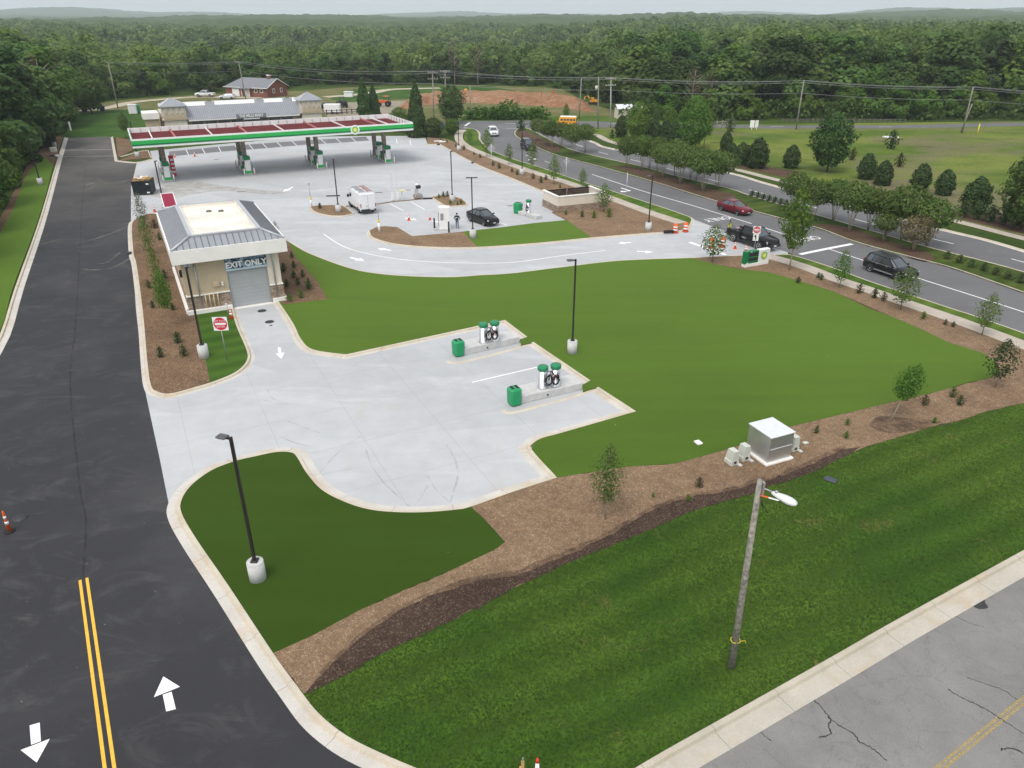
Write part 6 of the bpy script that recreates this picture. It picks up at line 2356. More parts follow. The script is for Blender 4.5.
def no_entry(t, z, w, ang):
    M = Matrix.Rotation(ang, 4, 'Z')
    mb = MB()
    mb.box((0, -.04, z), (w, .02, w), M_WHITE, M)
    pn = mb.build('panel', t)
    fm = M @ frame_M((0, -.0525, z), (1, 0, 0), (0, 0, 1))
    mb = MB()
    r = w * .46
    mb.add([(r * math.cos(a), r * math.sin(a), .0) for a in [i * 2 * math.pi / 32 for i in range(32)]], [tuple(range(32))], M_RED, False, fm)
    mb.add([(-r * .8, -r * .17, .003), (r * .8, -r * .17, .003), (r * .8, r * .17, .003), (-r * .8, r * .17, .003)], [(0, 1, 2, 3)], M_WHITE, False, fm)
    mb.build('disc', pn)
    mb = MB()
    text_mesh(mb, 'DO NOT', r * .42, M_WHITE, fm @ Matrix.Translation((0, r * .47, .004)), .001)
    text_mesh(mb, 'ENTER', r * .42, M_WHITE, fm @ Matrix.Translation((0, -r * .47, .004)), .001)
    mb.build('lettering', pn)


b = P(227.5, 361, .1)
ztop = HT(318.5, b.y)
t = sign_post(227.5, 361, 'DO NOT ENTER sign on thin post in the grass corner')
mb = MB()
mb.tube([(0, 0, 0), (-.06, 0, ztop - .1)], .032, M_GALV, 8)
mb.build('post', t)
no_entry(t, ztop - .48, 1.0, R(4))
p = P(229.5, 318, .1)
t = thing('plain_post', 'thin bare grey post with small tag beside the cone', 'post', p)
mb = MB()
mb.tube([(0, 0, 0), (-.05, 0, 1.1)], .035, M_GALV, 8)
mb.box((-.05, -.04, 1.15), (.16, .03, .22), M_ALUTOP)
mb.build('post', t)

t = sign_post(753, 256, 'DO NOT ENTER sign with white plate in front of the black pickup')
b = P(753, 256)
zt_ = HT(226.3, b.y)
mb = MB()
mb.tube([(0, 0, 0), (.05, 0, zt_)], .035, M_GALV, 8)
mb.build('post', t)
no_entry(t, zt_ - .36, .74, R(-12))
M = Matrix.Rotation(R(-12), 4, 'Z')
mb = MB()
mb.box((0, -.04, zt_ - 1.12), (.54, .02, .72), M_WHITE, M)
pl = mb.build('plate', t)
mb = MB()
fm = M @ frame_M((0, -.054, zt_ - 1.12), (1, 0, 0), (0, 0, 1))
mb.add([(-.05, -.25, 0), (.05, -.25, 0), (.05, .12, 0), (-.05, .12, 0)], [(0, 1, 2, 3)], M_BLACK, False, fm)
mb.add([(-.2, .05, .001), (.0, -.02, .001), (.0, .28, .001), (-.06, .28, .001)], [(0, 1, 2, 3)], M_BLACK, False, fm)
mb.build('arrow', pl)

# monument sign
a, b = P(745, 268, .1), P(770.5, 263.5, .1)
d = (b - a).normalized()
angm = math.atan2(d.y, d.x)
L = (b - a).length
t = thing('monument_sign', 'low green and white roadside sign with sunburst emblem', 'sign', (a.x, a.y, .1), angm)
mb = MB()
mb.box((L / 2, .35, .16), (L - .1, .55, .36), M_CREAM, bev=.03)
mb.build('base', t)
mb = MB()
mb.box((L * .27, .35, 1.0), (L * .54, .5, 1.35), M_GREEND, bev=.04)
gp = mb.build('green_panel', t)
mb = MB()
for z, hh in ((1.30, .40), (.80, .34)):
    mb.box((L * .31, .09, z), (L * .36, .03, hh), M_DARK)
mb.build('price_window', gp)
mb = MB()
mb.box((L * .22, .092, 1.6), (.16, .03, .06), M_WHITE)
mb.box((L * .10, .092, .44), (.22, .03, .08), M_WHITE)
mb.box((L * .32, .086, 1.05), (L * .3, .03, .05), M_GREEN)
mb.build('marking', gp)
mb = MB()
mb.box((L * .77, .35, 1.0), (L * .46, .5, 1.35), M_WHITE, bev=.04)
wp = mb.build('white_panel', t)
t.scale = (.95, 1, .92)
mb = MB()
helios(mb, .47, frame_M((L * .76, .095, 1.0), (1, 0, 0), (0, 0, 1)), .008)
mb.build('sunburst', wp)

# street signs seen from the back along the boulevard and a field sign
for px, py, ty, lb, dia in ((491.5, 164, 144.5, 'pale diamond sign seen from behind on the verge near the jeep', 1), (566, 178.5, 158, 'pale sign on thin post seen from behind beside the boulevard', .8), (626.5, 189, 173.5, 'thin pale post sign at the boulevard kerb above the turn arrow', .0)):
    p = P(px, py, .12)
    h = HT(ty, p.y)
    t = thing('road_sign', lb, 'sign', p)
    mb = MB()
    mb.tube([(0, 0, 0), (0, 0, h)], .04, M_ALUTOP, 6)
    mb.build('post', t)
    if dia:
        mb = MB()
        s = .75 * dia
        z = h - s * 1.0
        mb.add([(-s, .05, z), (0, .05, z - s), (s, .05, z), (0, .05, z + s), (-s, .07, z), (0, .07, z - s), (s, .07, z), (0, .07, z + s)], [(0, 1, 2, 3), (7, 6, 5, 4), (0, 4, 5, 1), (1, 5, 6, 2), (2, 6, 7, 3), (3, 7, 4, 0)], mat('weathered_sign_back', (.30, .31, .31), .6))
        mb.build('panel', t)
p = P(754, 130)
t = thing('field_sign', 'white double-panel board standing in the meadow', 'sign', p, .2)
for s in (-1, 1):
    mb = MB()
    mb.box((s * .55, 0, 1.25), (.9, .06, 1.5), M_WHITE, Matrix.Rotation(s * .25, 4, 'Z'))
    mb.build('panel', t)
    mb = MB()
    mb.box((s * .55, .06, .5), (.1, .1, 1.4), M_WHITE)
    mb.build('leg', t)
mb = MB()
mb.box((0, 0, .12), (2.9, 1.2, .24), M_WHITE)
o = mb.build('concrete_pad', None, P(890.5, 137.6), .05)
tag(o, 'pale flat slab lying in the meadow near the right poles', 'slab')
p = P(977, 135)
t = thing('marker_post', 'thin yellow marker post beside the rightmost meadow pole', 'post', p)
mb = MB()
mb.cyl((0, 0, 0), .1, 2.2, M_YELROPE, 8)
mb.build('post', t)
M_BARKF = mat('grey_rail', (.16, .15, .13), .9, var=.3)
# timber rail fence along the wood edge
a, b = P(782, 122.6), P(905, 122.8)
t = thing('rail_fence', 'long low grey rail fence at the foot of the woodland', 'fence', a)
n = 24
dv = (b - a) / n
for k in range(n + 1):
    mb = MB()
    q = dv * k
    mb.box((q.x, q.y, .4), (.16, .14, .95), M_BARKF)
    mb.build('post', t)
for z in (.35, .75):
    mb = MB()
    mb.tube([(0, -.1, z), ((b - a).x, (b - a).y - .1, z)], .06, M_BARKF, 4)
    mb.build('rail', t)
a, b = P(711, 127.5), P(733, 125.5)
t = thing('rail_fence', 'short timber rail fence beyond the tall leafy tree', 'fence', a)
n = 4
dv = (b - a) / n
for k in range(n + 1):
    mb = MB()
    q = dv * k
    mb.box((q.x, q.y, .6), (.25, .2, 1.5), M_SIL)
    mb.build('post', t)
mb = MB()
for z in (.5, 1.0):
    mb.tube([(0, -.1, z), ((b - a).x, (b - a).y - .1, z)], .09, M_SIL, 4)
mb.build('rail', t)

# ------------------------------------------------------------------ cones and barrels
def cone(loc, h, label, group=None, tilt=None, rz=0, base=True):
    t = thing('traffic_cone', label, 'traffic cone', loc, rz, group)
    r = h * .19
    mb = MB()
    mb.box((0, 0, .02), (h * .5, h * .5, .04), M_BLACK if h > .8 else M_ORANGE, bev=.012)
    mb.build('base', t)
    mb = MB()

    def rad(z):
        return r + (.04 - r) * z / h
    mb.lathe((0, 0, .03), [(rad(0), 0), (rad(h * .98), h * .95), (.025, h * .97), (0, h * .97)], M_ORANGE, 18)
    body = mb.build('body', t)
    for z0, z1 in ((.42, .6), (.70, .82)):
        mb = MB()
        mb.lathe((0, 0, .03), [(rad(h * z0) + .006, h * z0), (rad(h * z1) + .006, h * z1)], M_REFL, 18)
        mb.build('band', body)
    if tilt:
        t.rotation_euler = (tilt[0], tilt[1], rz)
    return t


p = P(10, 531.5)
# tall stacked-collar channeliser
t = thing('traffic_cone', 'tall slim orange and white channelizer cone on dark base at the left edge', 'traffic cone', (p.x, p.y, .012))
mb = MB()
mb.lathe((0, 0, 0), [(.24, 0), (.24, .05), (.14, .07), (0, .075)], M_BLACK, 12)
mb.build('base', t)
mb = MB()
mb.lathe((0, 0, .05), [(.10, 0), (.045, 1.08), (.03, 1.12), (0, 1.13)], M_ORANGE, 16)
bd = mb.build('body', t)
for z0, z1 in ((.38, .54), (.70, .84)):
    mb = MB()
    mb.lathe((0, 0, .05), [(.10 - .055 * z0 / 1.08 + .006, z0), (.10 - .055 * z1 / 1.08 + .006, z1)], M_REFL, 16)
    mb.build('band', bd)
t.rotation_euler = (0, 0, 0)
p = P(231.8, 319.8)
cone((p.x, p.y, .012), .95, 'orange cone beside the roller door driveway')
for px, py, hh, lb in ((409, 220.5, .8, 'small red cone standing alone in the parking bays'), (430, 220, .7, 'red cone left of the white cabinet'), (195, 156.5, .8, 'red cone in front of the shop parking'), (175, 157.5, .7, 'small cone behind the leftmost canopy column'), (735, 248.8, .75, 'orange cone on the driveway left of the no entry sign'), (745.3, 253, .85, 'orange cone just behind the green roadside sign'), (154.8, 212, .8, 'red cone at the corner of the wash building roof')):
    p = P(px, py)
    cone((p.x, p.y, .012), hh, lb)
for px, py, lb, c in ((536.8, 786, 'white-topped marker cone at the bottom of the lawn', 1), (522.5, 786, 'tan wooden stake at the bottom of the lawn', 0)):
    p = P(px, py, .1)
    h = HT(760.5, p.y)
    t = thing('marker_cone' if c else 'wooden_stake', lb, 'marker', p)
    mb = MB()
    if c:
        mb.lathe((0, 0, 0), [(.12, 0), (.05, h * .9)], M_REFL, 14)
        mb.build('body', t)
        mb = MB()
        mb.lathe((0, 0, h * .86), [(.055, 0), (.045, h * .12), (0, h * .14)], mat('red_cap', (.6, .05, .03), .5), 14)
        mb.build('cap', t)
    else:
        mb.box((0, 0, h * .45), (.10, .05, h * .9), M_TIMBER)
        mb.box((.0, 0, h * .95), (.05, .05, h * .12), M_SIL)
        mb.build('stake', t)
        mb = MB()
        mb.box((-.08, 0, h * .35), (.05, .05, h * .7), M_TIMBER)
        mb.build('brace', t)


def barrel(px, py, label):
    p = P(px, py)
    t = thing('traffic_barrel', label, 'barrel', (p.x, p.y, .012), 0, 'orange and white traffic barrels')
    t.scale = (.9, .9, .9)
    mb = MB()
    mb.lathe((0, 0, 0), [(.42, 0), (.42, .09), (.33, .11), (0, .115)], mat('faded_red_base', (.45, .08, .05), .8), 16)
    mb.build('base', t)
    mb = MB()
    mb.lathe((0, 0, .1), [(.29, 0), (.25, 1.0), (.16, 1.04), (.14, 1.1), (0, 1.1)], M_ORANGE, 20)
    b = mb.build('body', t)
    for z0, z1 in ((.22, .40), (.58, .76)):
        mb = MB()
        mb.lathe((0, 0, .1), [(.29 - .04 * z0 + .006, z0), (.29 - .04 * z1 + .006, z1)], M_REFL, 20)
        mb.build('band', b)


barrel(675, 233, 'orange and white barrel, left of the pair by the mulch bed')
barrel(685.3, 231.8, 'orange and white barrel, right of the pair by the mulch bed')
barrel(711, 248, 'orange and white barrel behind the small pale tree, left one')
barrel(722, 247, 'orange and white barrel behind the small pale tree, right one')
mb = MB()
mb.tube([(-.55, 0, .16), (.0, .02, .18), (.55, 0, .16)], [.15, .18, .15], M_BLACK, 10)
o = mb.build('black_bag', None, P(668.5, 233, .1), .1)
tag(o, 'black sandbag lying left of the barrel pair', 'bag')
p = P(466, 96)
mb = MB()
mb.lathe((0, 0, 0), [(.5, 0), (.42, 1.5), (.3, 1.6), (0, 1.6)], M_AMBER, 14)
o = mb.build('safety_barrel', None, (p.x, p.y, .5))
tag(o, 'tiny yellow barrel on top of the red earth bank', 'barrel')

# ------------------------------------------------------------------ forecourt furniture
# white air and water cabinet
p = P(446.8, 229.8)
t = thing('air_machine', 'tall white service cabinet between two dark bollards', 'cabinet', (p.x - .25, p.y + .3, .012), R(8))
mb = MB()
mb.box((0, 0, 1.35), (1.25, 1.0, 2.5), M_WHITE, bev=.03)
mb.box((0, 0, .05), (1.4, 1.2, .12), M_BASEC)
mb.build('body', t)
mb = MB()
mb.box((-.30, -.51, 1.55), (.35, .04, .75), M_GALV, bev=.01)
mb.build('panel', t)
mb = MB()
mb.tube([(-.66, -.3, 2.0), (-.72, -.3, 1.2), (-.66, -.3, .4)], .03, M_DARK, 6)
mb.build('hose', t)
for px, py, ty, lb in ((434.5, 228, 218.5, 'dark bollard left of the white service cabinet'), (449, 232.5, 222, 'dark bollard right of the white service cabinet')):
    p = P(px, py)
    h = HT(ty, p.y)
    mb = MB()
    mb.cyl((0, 0, 0), .10, h, M_BRONZE, 14)
    mb.lathe((0, 0, h), [(.10, 0), (.07, .06), (0, .08)], M_BRONZE, 14)
    o = mb.build('bollard', None, p)
    tag(o, lb, 'bollard')
for px, py in ((436, 230.3), ):
    mb = MB()
    mb.box((0, 0, .04), (.5, .25, .08), M_GALV)
    o = mb.build('floor_bracket', None, P(px, py), 0)
    tag(o, 'small grey bracket on the concrete before the left dark bollard', 'bracket')
# height-marker posts: white sleeve, yellow collar, thin mast
for px, py, ty, mid, lb in ((379.5, 232.5, 205, 221, 'white sleeved post with thin mast at the tip of the long mulch island'), (311.5, 206.5, 185, 198, 'white sleeved post with thin mast at the tip of the van island')):
    p = P(px, py, .1)
    h, hm = HT(ty, p.y), HT(mid, p.y)
    t = thing('sleeved_post', lb, 'post', p)
    mb = MB()
    mb.cyl((0, 0, 0), .13, hm - .25, M_WHITE, 12)
    mb.build('sleeve', t)
    mb = MB()
    mb.cyl((0, 0, hm - .25), .14, .25, M_YELROPE, 12)
    mb.build('collar', t)
    mb = MB()
    mb.cyl((0, 0, hm), .035, h - hm, M_GALV, 8)
    mb.box((0, 0, h), (.22, .06, .3), M_GALV)
    mb.build('mast', t)
p = P(396, 200.5)
t = thing('menu_frame', 'slim pale double-post frame in the middle of the forecourt', 'frame', (p.x, p.y, .1), TH)
h = HT(171, p.y)
for x in (-.45, .25):
    mb = MB()
    mb.box((x, 0, h / 2), (.09, .09, h), M_ALUTOP)
    mb.box((x, 0, .5), (.26, .26, 1.0), M_WHITE)
    mb.build('post', t)
mb = MB()
mb.box((-.1, 0, h * .52), (1.5, .08, .08), M_ALUTOP)
mb.build('crossbar', t)
mb = MB()
mb.box((.9, 0, 1.15), (.75, .5, .1), mat('pale_yellow_cover', (.70, .66, .30), .6))
mb.box((.9, 0, .55), (.10, .10, 1.1), M_ALUTOP)
mb.build('side_table', t)
p = P(418, 198.5)
t = thing('air_pump', 'small steel tyre pump with dark head on a stone block', 'pump', (p.x, p.y, .05), TH)
mb = MB()
mb.box((0, 0, .3), (1.1, .8, .5), mat('stone_block', (.30, .27, .25), .9, var=.25), bev=.05)
mb.build('plinth', t)
mb = MB()
mb.box((-.15, 0, .9), (.4, .4, .8), M_STEEL, bev=.05)
mb.build('body', t)
mb = MB()
mb.box((.12, 0, 1.5), (.62, .45, .42), M_DARK, bev=.06)
mb.box((-.1, 0, 1.82), (.4, .4, .2), M_WHITE, bev=.04)
mb.build('head', t)
for px, py, w, lb in ((428, 199.2, 1.3, 'black wheel stop by the tyre pump'), (379, 192.5, 1.0, 'dark drain slot behind the white van'), (408.5, 190.3, .6, 'small dark drain slot left of the tyre pump'), (510, 206, .7, 'dark drain slot on the open forecourt left of the lone vacuum'), (241, 192, 1.0, 'dark drain slot before the second fuelling island'), (216.5, 159.5, .8, 'dark drain slot under the canopy near the shop'), (251, 141.5, 1.2, 'dark drain slot at the shop front')):
    mb = MB()
    mb.box((0, 0, .02 if 'drain' in lb else .1), (w, .22, .03 if 'drain' in lb else .2), M_BLACK, bev=.008)
    o = mb.build('drain_slot' if 'drain' in lb else 'wheel_stop', None, P(px, py), .2)
    tag(o, lb, 'drain' if 'drain' in lb else 'wheel stop')
mb = MB()
mb.box((0, 0, 0), (1.7, .1, .14), M_BRONZE, bev=.02)
o = mb.build('cross_bar', None, P(337, 212, .1) + Vector((-.35, .3, 1.95)), .1)
E2 = o
tag(o, 'short dark bar clamped across the lamp beside the white van', 'bar')
# skip full of timber
p = P(143, 195.8)
t = thing('waste_skip', 'black open skip heaped with yellow timber waste', 'skip', (p.x - .1, p.y + .3, .012), R(14))
mb = MB()
W_, D_, H_ = 2.35, 3.0, 1.75
for (cx, cy, sx, sy) in ((0, .05, W_, .1), (0, D_ - .05, W_, .1), (-W_ / 2 + .05, D_ / 2, .1, D_ - .2), (W_ / 2 - .05, D_ / 2, .1, D_ - .2)):
    mb.box((cx, cy, H_ / 2 + .1), (sx, sy, H_), mat('black_steel', (.018, .022, .024), .55, .2, var=.2, scale=2))
for x in (-1.12, -.56, 0, .56, 1.12):
    mb.box((x, -.03, H_ / 2 + .1), (.1, .08, H_), MATS['black_steel'])
mb.box((0, D_ / 2, .16), (W_ - .2, D_ - .2, .1), MATS['black_steel'])
mb.box((0, .0, H_ + .1), (W_ + .1, .2, .12), MATS['black_steel'])
mb.build('body', t)
for (x, z) in ((.8, 1.5), (.75, .35)):
    mb = MB()
    mb.box((x, -.08, z), (.35, .02, .18), M_WHITE)
    mb.build('sticker', t)
rr = random.Random(2)
mb = MB()
for k in range(46):
    M = Matrix.Translation((rr.uniform(-.9, .9), rr.uniform(.3, 2.7), rr.uniform(1.55, 2.15))) @ Matrix.Rotation(rr.uniform(0, 3.1), 4, 'Z') @ Matrix.Rotation(rr.uniform(-.3, .3), 4, 'X')
    mb.box((0, 0, 0), (rr.uniform(.3, 1.3), rr.uniform(.08, .5), .06), M_TIMBER if rr.random() < .8 else M_WHITE, M)
o = mb.build('timber_waste', None, t.location, t.rotation_euler.z)
tag(o, 'heap of yellow offcut timber and white boards in the black skip', 'timber')
# odds by the far end of the drive
for px, py, d, m, nm, lb in ((133.5, 113.5, (1.9, 1.5, 2.2), M_WHITE, 'site_toilet', 'white cubicle on the grass beyond the drive'), (137.5, 112.8, (1.5, 1.5, 1.9), M_BINGRN, 'site_bin', 'dark green container beside the white cubicle'), (54, 152, (1.0, .8, .8), M_PALEGR, 'cardboard_box', 'pale box by the left kerb at the far end'), (103, 111, (1.0, 1, 1.3), mat('blue_bin', (.05, .08, .16), .5), 'wheeled_bin', 'blue wheeled bin by the dirt path'), (85, 112, (1.2, 1, 1.3), MATS['blue_bin'] if 'blue_bin' in MATS else M_DARK, 'wheeled_bin', 'blue bin under the tree by the dirt path')):
    p = P(px, py)
    t = thing(nm, lb, nm.split('_')[-1], p, .3)
    mb = MB()
    mb.box((0, 0, d[2] * .45), (d[0], d[1], d[2] * .9), m, bev=.06)
    mb.build('body', t)
    mb = MB()
    mb.box((0, 0, d[2] * .95), (d[0] * 1.05, d[1] * 1.05, d[2] * .1), m, bev=.03)
    mb.build('lid', t)
p = P(54.5, 156.5)
t = thing('debris_pile', 'small heap of dark and pink rubbish on the left mulch', 'rubbish', p)
mb = MB()
for k in range(7):
    M = Matrix.Translation((rr.uniform(-.8, .8), rr.uniform(-.5, .5), .2)) @ Matrix.Rotation(rr.uniform(0, 3), 4, 'Z') @ Matrix.Rotation(rr.uniform(-.5, .5), 4, 'X')
    mb.box((0, 0, 0), (rr.uniform(.3, .9), rr.uniform(.3, .6), rr.uniform(.15, .4)), (M_DARK, mat('faded_pink', (.45, .3, .32), .8), M_WHITE)[k % 3], M, bev=.04)
mb.build('scraps', t)
p = P(71, 130.5)
mb = MB()
mb.box((0, 0, .9), (.25, .25, 1.8), M_WHITE)
o = mb.build('white_post', None, p)
tag(o, 'thin white post on the grass at the end of the drive', 'post')
for px, py, lb in ((457, 140.3, 'left'), (444, 143, 'right')):
    pass
for px, py, w in ((438, 141.5, 1.6), (443, 142.2, 1.5)):
    mb = MB()
    mb.box((0, 0, .08), (w, .5, .16), M_WHITE, bev=.03)
    o = mb.build('concrete_block', None, P(px, py, .12), .3)
    tag(o, 'pale concrete block at the back corner of the forecourt, ' + ('left' if px < 440 else 'right') + ' one', 'block')
for px, py, lb in ((438.5, 145.2, 'nearer the corner'), (473, 163.3, 'along the back kerb')):
    mb = MB()
    mb.box((0, 0, .12), (.5, .4, .24), M_DARK, bev=.04)
    o = mb.build('drain_inlet', None, P(px, py), .6)
    tag(o, 'small dark drain inlet on the forecourt ' + lb, 'drain')
mb = MB()
mb.box((0, 0, .05), (.4, .5, .1), M_DARK)
o = mb.build('drain_grate', None, P(129.5, 253, .12), TH)
tag(o, 'dark grate set in the kerb of the long planter', 'grate')
# ------------------------------------------------------------------ vehicles (local x forward, y left, z up)
M_TYRE2 = mat('tyre', (.016, .016, .017), .75, var=.15)
M_RIM = mat('alloy_rim', (.60, .61, .62), .35, .4, var=.05)
M_LAMPW = mat('headlamp_glass', (.62, .64, .66), .12, .1, spec=.6)
M_LAMPR = mat('tail_lamp', (.38, .012, .012), .2, spec=.5)
M_PLATE = mat('number_plate', (.62, .62, .58), .5)


def paint(name, c, metal=.25):
    return mat(name, c, .22, metal, var=.03, coat=.15, spec=.25)


def csec(x, hw, z0, zb, zt, top=.86):
    return [(x, -hw * .88, z0), (x, -hw * .98, z0 + .10), (x, -hw, zb - .18), (x, -hw * .975, zb), (x, -hw * top, zt), (x, 0, zt + .03),
            (x, hw * top, zt), (x, hw * .975, zb), (x, hw, zb - .18), (x, hw * .98, z0 + .10), (x, hw * .88, z0)]


def wheel(t, x, y, r, w=.23, spokes=5, steel=False):
    s = 1 if y > 0 else -1
    wh = bpy.data.objects.new('wheel', None)
    mb = MB()
    M = Matrix.Translation((x, y, r)) @ Matrix.Rotation(R(90) * -s, 4, 'X')
    mb.lathe((0, 0, -w / 2), [(r * .6, 0), (r * .95, 0), (r, w * .18), (r, w * .82), (r * .95, w), (r * .66, w)], M_TYRE2, 24, M)
    wh = mb.build('wheel', t)
    mb = MB()
    mb.lathe((0, 0, w * .30), [(r * .68, -.02), (r * .68, .02)], M_DARK, 20, M)
    mb.lathe((0, 0, w * .36), [(r * .66, 0), (r * .66, .05), (r * .58, .05), (r * .56, 0)], M_RIM if not steel else M_WHITE, 20, M)
    for k in range(spokes):
        a = k * 2 * math.pi / spokes
        mm = M @ Matrix.Rotation(a, 4, 'Z') @ Matrix.Translation((r * .3, 0, w * .40))
        mb.box((0, 0, 0), (r * .60, r * .17, .03), M_RIM, mm)
    mb.cyl((0, 0, w * .38), r * .15, .05, M_RIM, 10, M=M)
    mb.build('rim', wh)


def arch(mb, x, hw, r, m):
    for s in (-1, 1):
        M = Matrix.Translation((x, s * (hw - .015), r)) @ Matrix.Rotation(R(90), 4, 'X')
        n = 18
        pts = [(r * 1.16 * math.cos(a), r * 1.16 * math.sin(a), 0) for a in [math.pi * i / n for i in range(n + 1)]] + [(-r * 1.16, -r * .35, 0), (r * 1.16, -r * .35, 0)]
        ring0 = [(p[0], p[1], -.03) for p in pts]
        ring1 = [(p[0], p[1], .03) for p in pts]
        mb.loft([ring0, ring1], m, True, False, M)


def greenhouse(t, body, pts_base, pts_roof, hwb, hwr, zb, zr, m, pillars=(), rails=False):
    """glass cabin between the belt line (x rear, x front) and the roof (x rear, x front)"""
    xb0, xb1 = pts_base
    xr0, xr1 = pts_roof
    base = [(xb0, -hwb * .86, zb), (xb0 + .25, -hwb, zb), (xb1 - .3, -hwb, zb), (xb1, -hwb * .8, zb), (xb1 + .06, 0, zb), (xb1, hwb * .8, zb), (xb1 - .3, hwb, zb), (xb0 + .25, hwb, zb), (xb0, hwb * .86, zb), (xb0 - .05, 0, zb)]
    roof = [(xr0, -hwr * .86, zr - .03), (xr0 + .15, -hwr, zr - .03), (xr1 - .15, -hwr, zr - .03), (xr1, -hwr * .85, zr - .03), (xr1 + .05, 0, zr - .02), (xr1, hwr * .85, zr - .03), (xr1 - .15, hwr, zr - .03), (xr0 + .15, hwr, zr - .03), (xr0, hwr * .86, zr - .03), (xr0 - .04, 0, zr - .02)]
    mb = MB()
    mb.loft([base, roof], M_GLASS, True, False)
    mb.build('window', t)
    mb = MB()
    r2 = [(x + (.0), y * 1.03, z + .055) for x, y, z in roof]
    r3 = [(xr0 + (x - xr0) * .9 + .06, y * .8, z + .085) for x, y, z in roof]
    r1 = [(x, y * 1.035, z + .0) for x, y, z in roof]
    mb.loft([r1, r2, r3], m, True, False)
    for i in (0, 1, 2, 3, 5, 6, 7, 8):
        if i in (1, 2, 6, 7) and False:
            continue
        mb.tube([Vector(base[i]) * 1.0, Vector(roof[i]) + Vector((0, 0, .03))], .035 if i not in (1, 7) else .045, m, 5, True, False)
    for px in pillars:
        for s in (-1, 1):
            f = (px - xb0) / (xb1 - xb0)
            mb.tube([(px, s * (hwb + .005), zb), (px * .92 + .0, s * (hwr + .005), zr - .02)], .04, M_DARK, 5)
    rf = mb.build('roof', t)
    if rails:
        for s in (-1, 1):
            mb = MB()
            mb.tube([(xr0 + .2, s * hwr * .9, zr + .06), (xr0 + .3, s * hwr * .9, zr + .13), (xr1 - .35, s * hwr * .9, zr + .12), (xr1 - .25, s * hwr * .9, zr + .05)], .025, M_DARK, 6)
            mb.build('roof_rail', rf)
    return rf


def mirrors(t, x, hw, z, m):
    for s in (-1, 1):
        mb = MB()
        mb.box((x, s * (hw + .12), z), (.14, .22, .16), m, bev=.03)
        mb.build('mirror', t)


def lights(t, xf, xr, hw, zf, zr, w=.34, hz=.13):
    for s in (-1, 1):
        mb = MB()
        mb.box((xf, s * (hw - w / 2 - .03), zf), (.22, w, hz), M_LAMPW, bev=.03)
        mb.build('headlight', t)
        mb = MB()
        mb.box((xr, s * (hw - w / 2 - .03), zr), (.16, w, hz * 1.1), M_LAMPR, bev=.03)
        mb.build('tail_light', t)


def handles(t, xs, hw, z, m):
    for x in xs:
        for s in (-1, 1):
            mb = MB()
            mb.box((x, s * (hw + .006), z), (.2, .03, .04), m)
            mb.build('door_handle', t)


def sedan(name, label, loc, rz, m, cat='car', L=4.85, wheels=True):
    t = thing(name, label, cat, loc, rz)
    hw = .92
    st = [csec(-L / 2, .70, .38, .72, .92), csec(-L / 2 + .10, .84, .28, .86, 1.02), csec(-1.85, .90, .22, .92, 1.07), csec(-1.2, .92, .20, .93, 1.03), csec(0, .92, .20, .93, 1.0), csec(.9, .92, .20, .92, 1.0), csec(1.5, .91, .20, .84, .93), csec(2.0, .88, .22, .76, .83), csec(L / 2 - .10, .80, .26, .64, .72), csec(L / 2, .66, .34, .54, .60)]
    mb = MB()
    mb.loft(st, m, True, True)
    for x in (-1.42, 1.42):
        arch(mb, x, hw, .34, M_DARK)
    body = mb.build('body', t)
    greenhouse(t, body, (-2.0, 1.22), (-1.05, .22), .84, .62, .98, 1.44, m, (-.35,))
    for x in (-1.42, 1.42):
        for s in (-1, 1):
            wheel(t, x, s * .80, .33)
    mirrors(t, .85, hw - .04, 1.03, m)
    lights(t, L / 2 - .22, -L / 2 + .10, .86, .66, .86)
    mb = MB()
    mb.box((L / 2 - .01, 0, .44), (.06, 1.1, .22), M_DARK, bev=.02)
    mb.build('grille', t)
    mb = MB()
    mb.box((L / 2 + .03, 0, .42), (.02, .34, .12), M_PLATE)
    mb.build('number_plate', t)
    handles(t, (-.75, .25), hw - .01, .86, m)
    return t


def suv(name, label, loc, rz, m, L=5.0, H=1.78, cat='suv', rails=True, hw=.97):
    t = thing(name, label, cat, loc, rz)
    st = [csec(-L / 2, .80, .42, .90, 1.05), csec(-L / 2 + .10, .92, .34, 1.0, 1.12), csec(-1.6, hw, .28, 1.08, 1.16), csec(0, hw, .26, 1.08, 1.14), csec(.95, hw, .26, 1.06, 1.14), csec(1.5, hw * .99, .28, 1.00, 1.09), csec(2.1, hw * .95, .32, .94, 1.02), csec(L / 2 - .12, .84, .36, .86, .93), csec(L / 2, .74, .42, .74, .80)]
    mb = MB()
    mb.loft(st, m, True, True)
    for x in (-1.48, 1.48):
        arch(mb, x, hw, .38, M_DARK)
    body = mb.build('body', t)
    mb = MB()
    for s in (-1, 1):
        mb.box((0, s * (hw - .0), .44), (2.1, .04, .10), M_GALV)
        mb.box((-.3, s * (hw + .0), 1.07), (3.2, .025, .035), M_GALV)
    mb.build('side_trim', t)
    greenhouse(t, body, (-L / 2 + .14, 1.25), (-L / 2 + .42, .35), .90, .70, 1.12, H - .06, m, (-.45, -1.5), rails)
    for x in (-1.48, 1.48):
        for s in (-1, 1):
            wheel(t, x, s * (hw - .12), .38)
    mirrors(t, .95, hw - .03, 1.18, m)
    lights(t, L / 2 - .22, -L / 2 + .06, .90, .84, 1.02, .36, .17)
    mb = MB()
    mb.box((L / 2 - .03, 0, .74), (.06, .9, .22), M_DARK, bev=.02)
    mb.build('grille', t)
    mb = MB()
    mb.box((L / 2 + .0, 0, .46), (.04, .34, .12), M_PLATE)
    mb.build('number_plate', t)
    handles(t, (-.85, .25), hw - .01, 1.0, M_GALV)
    return t


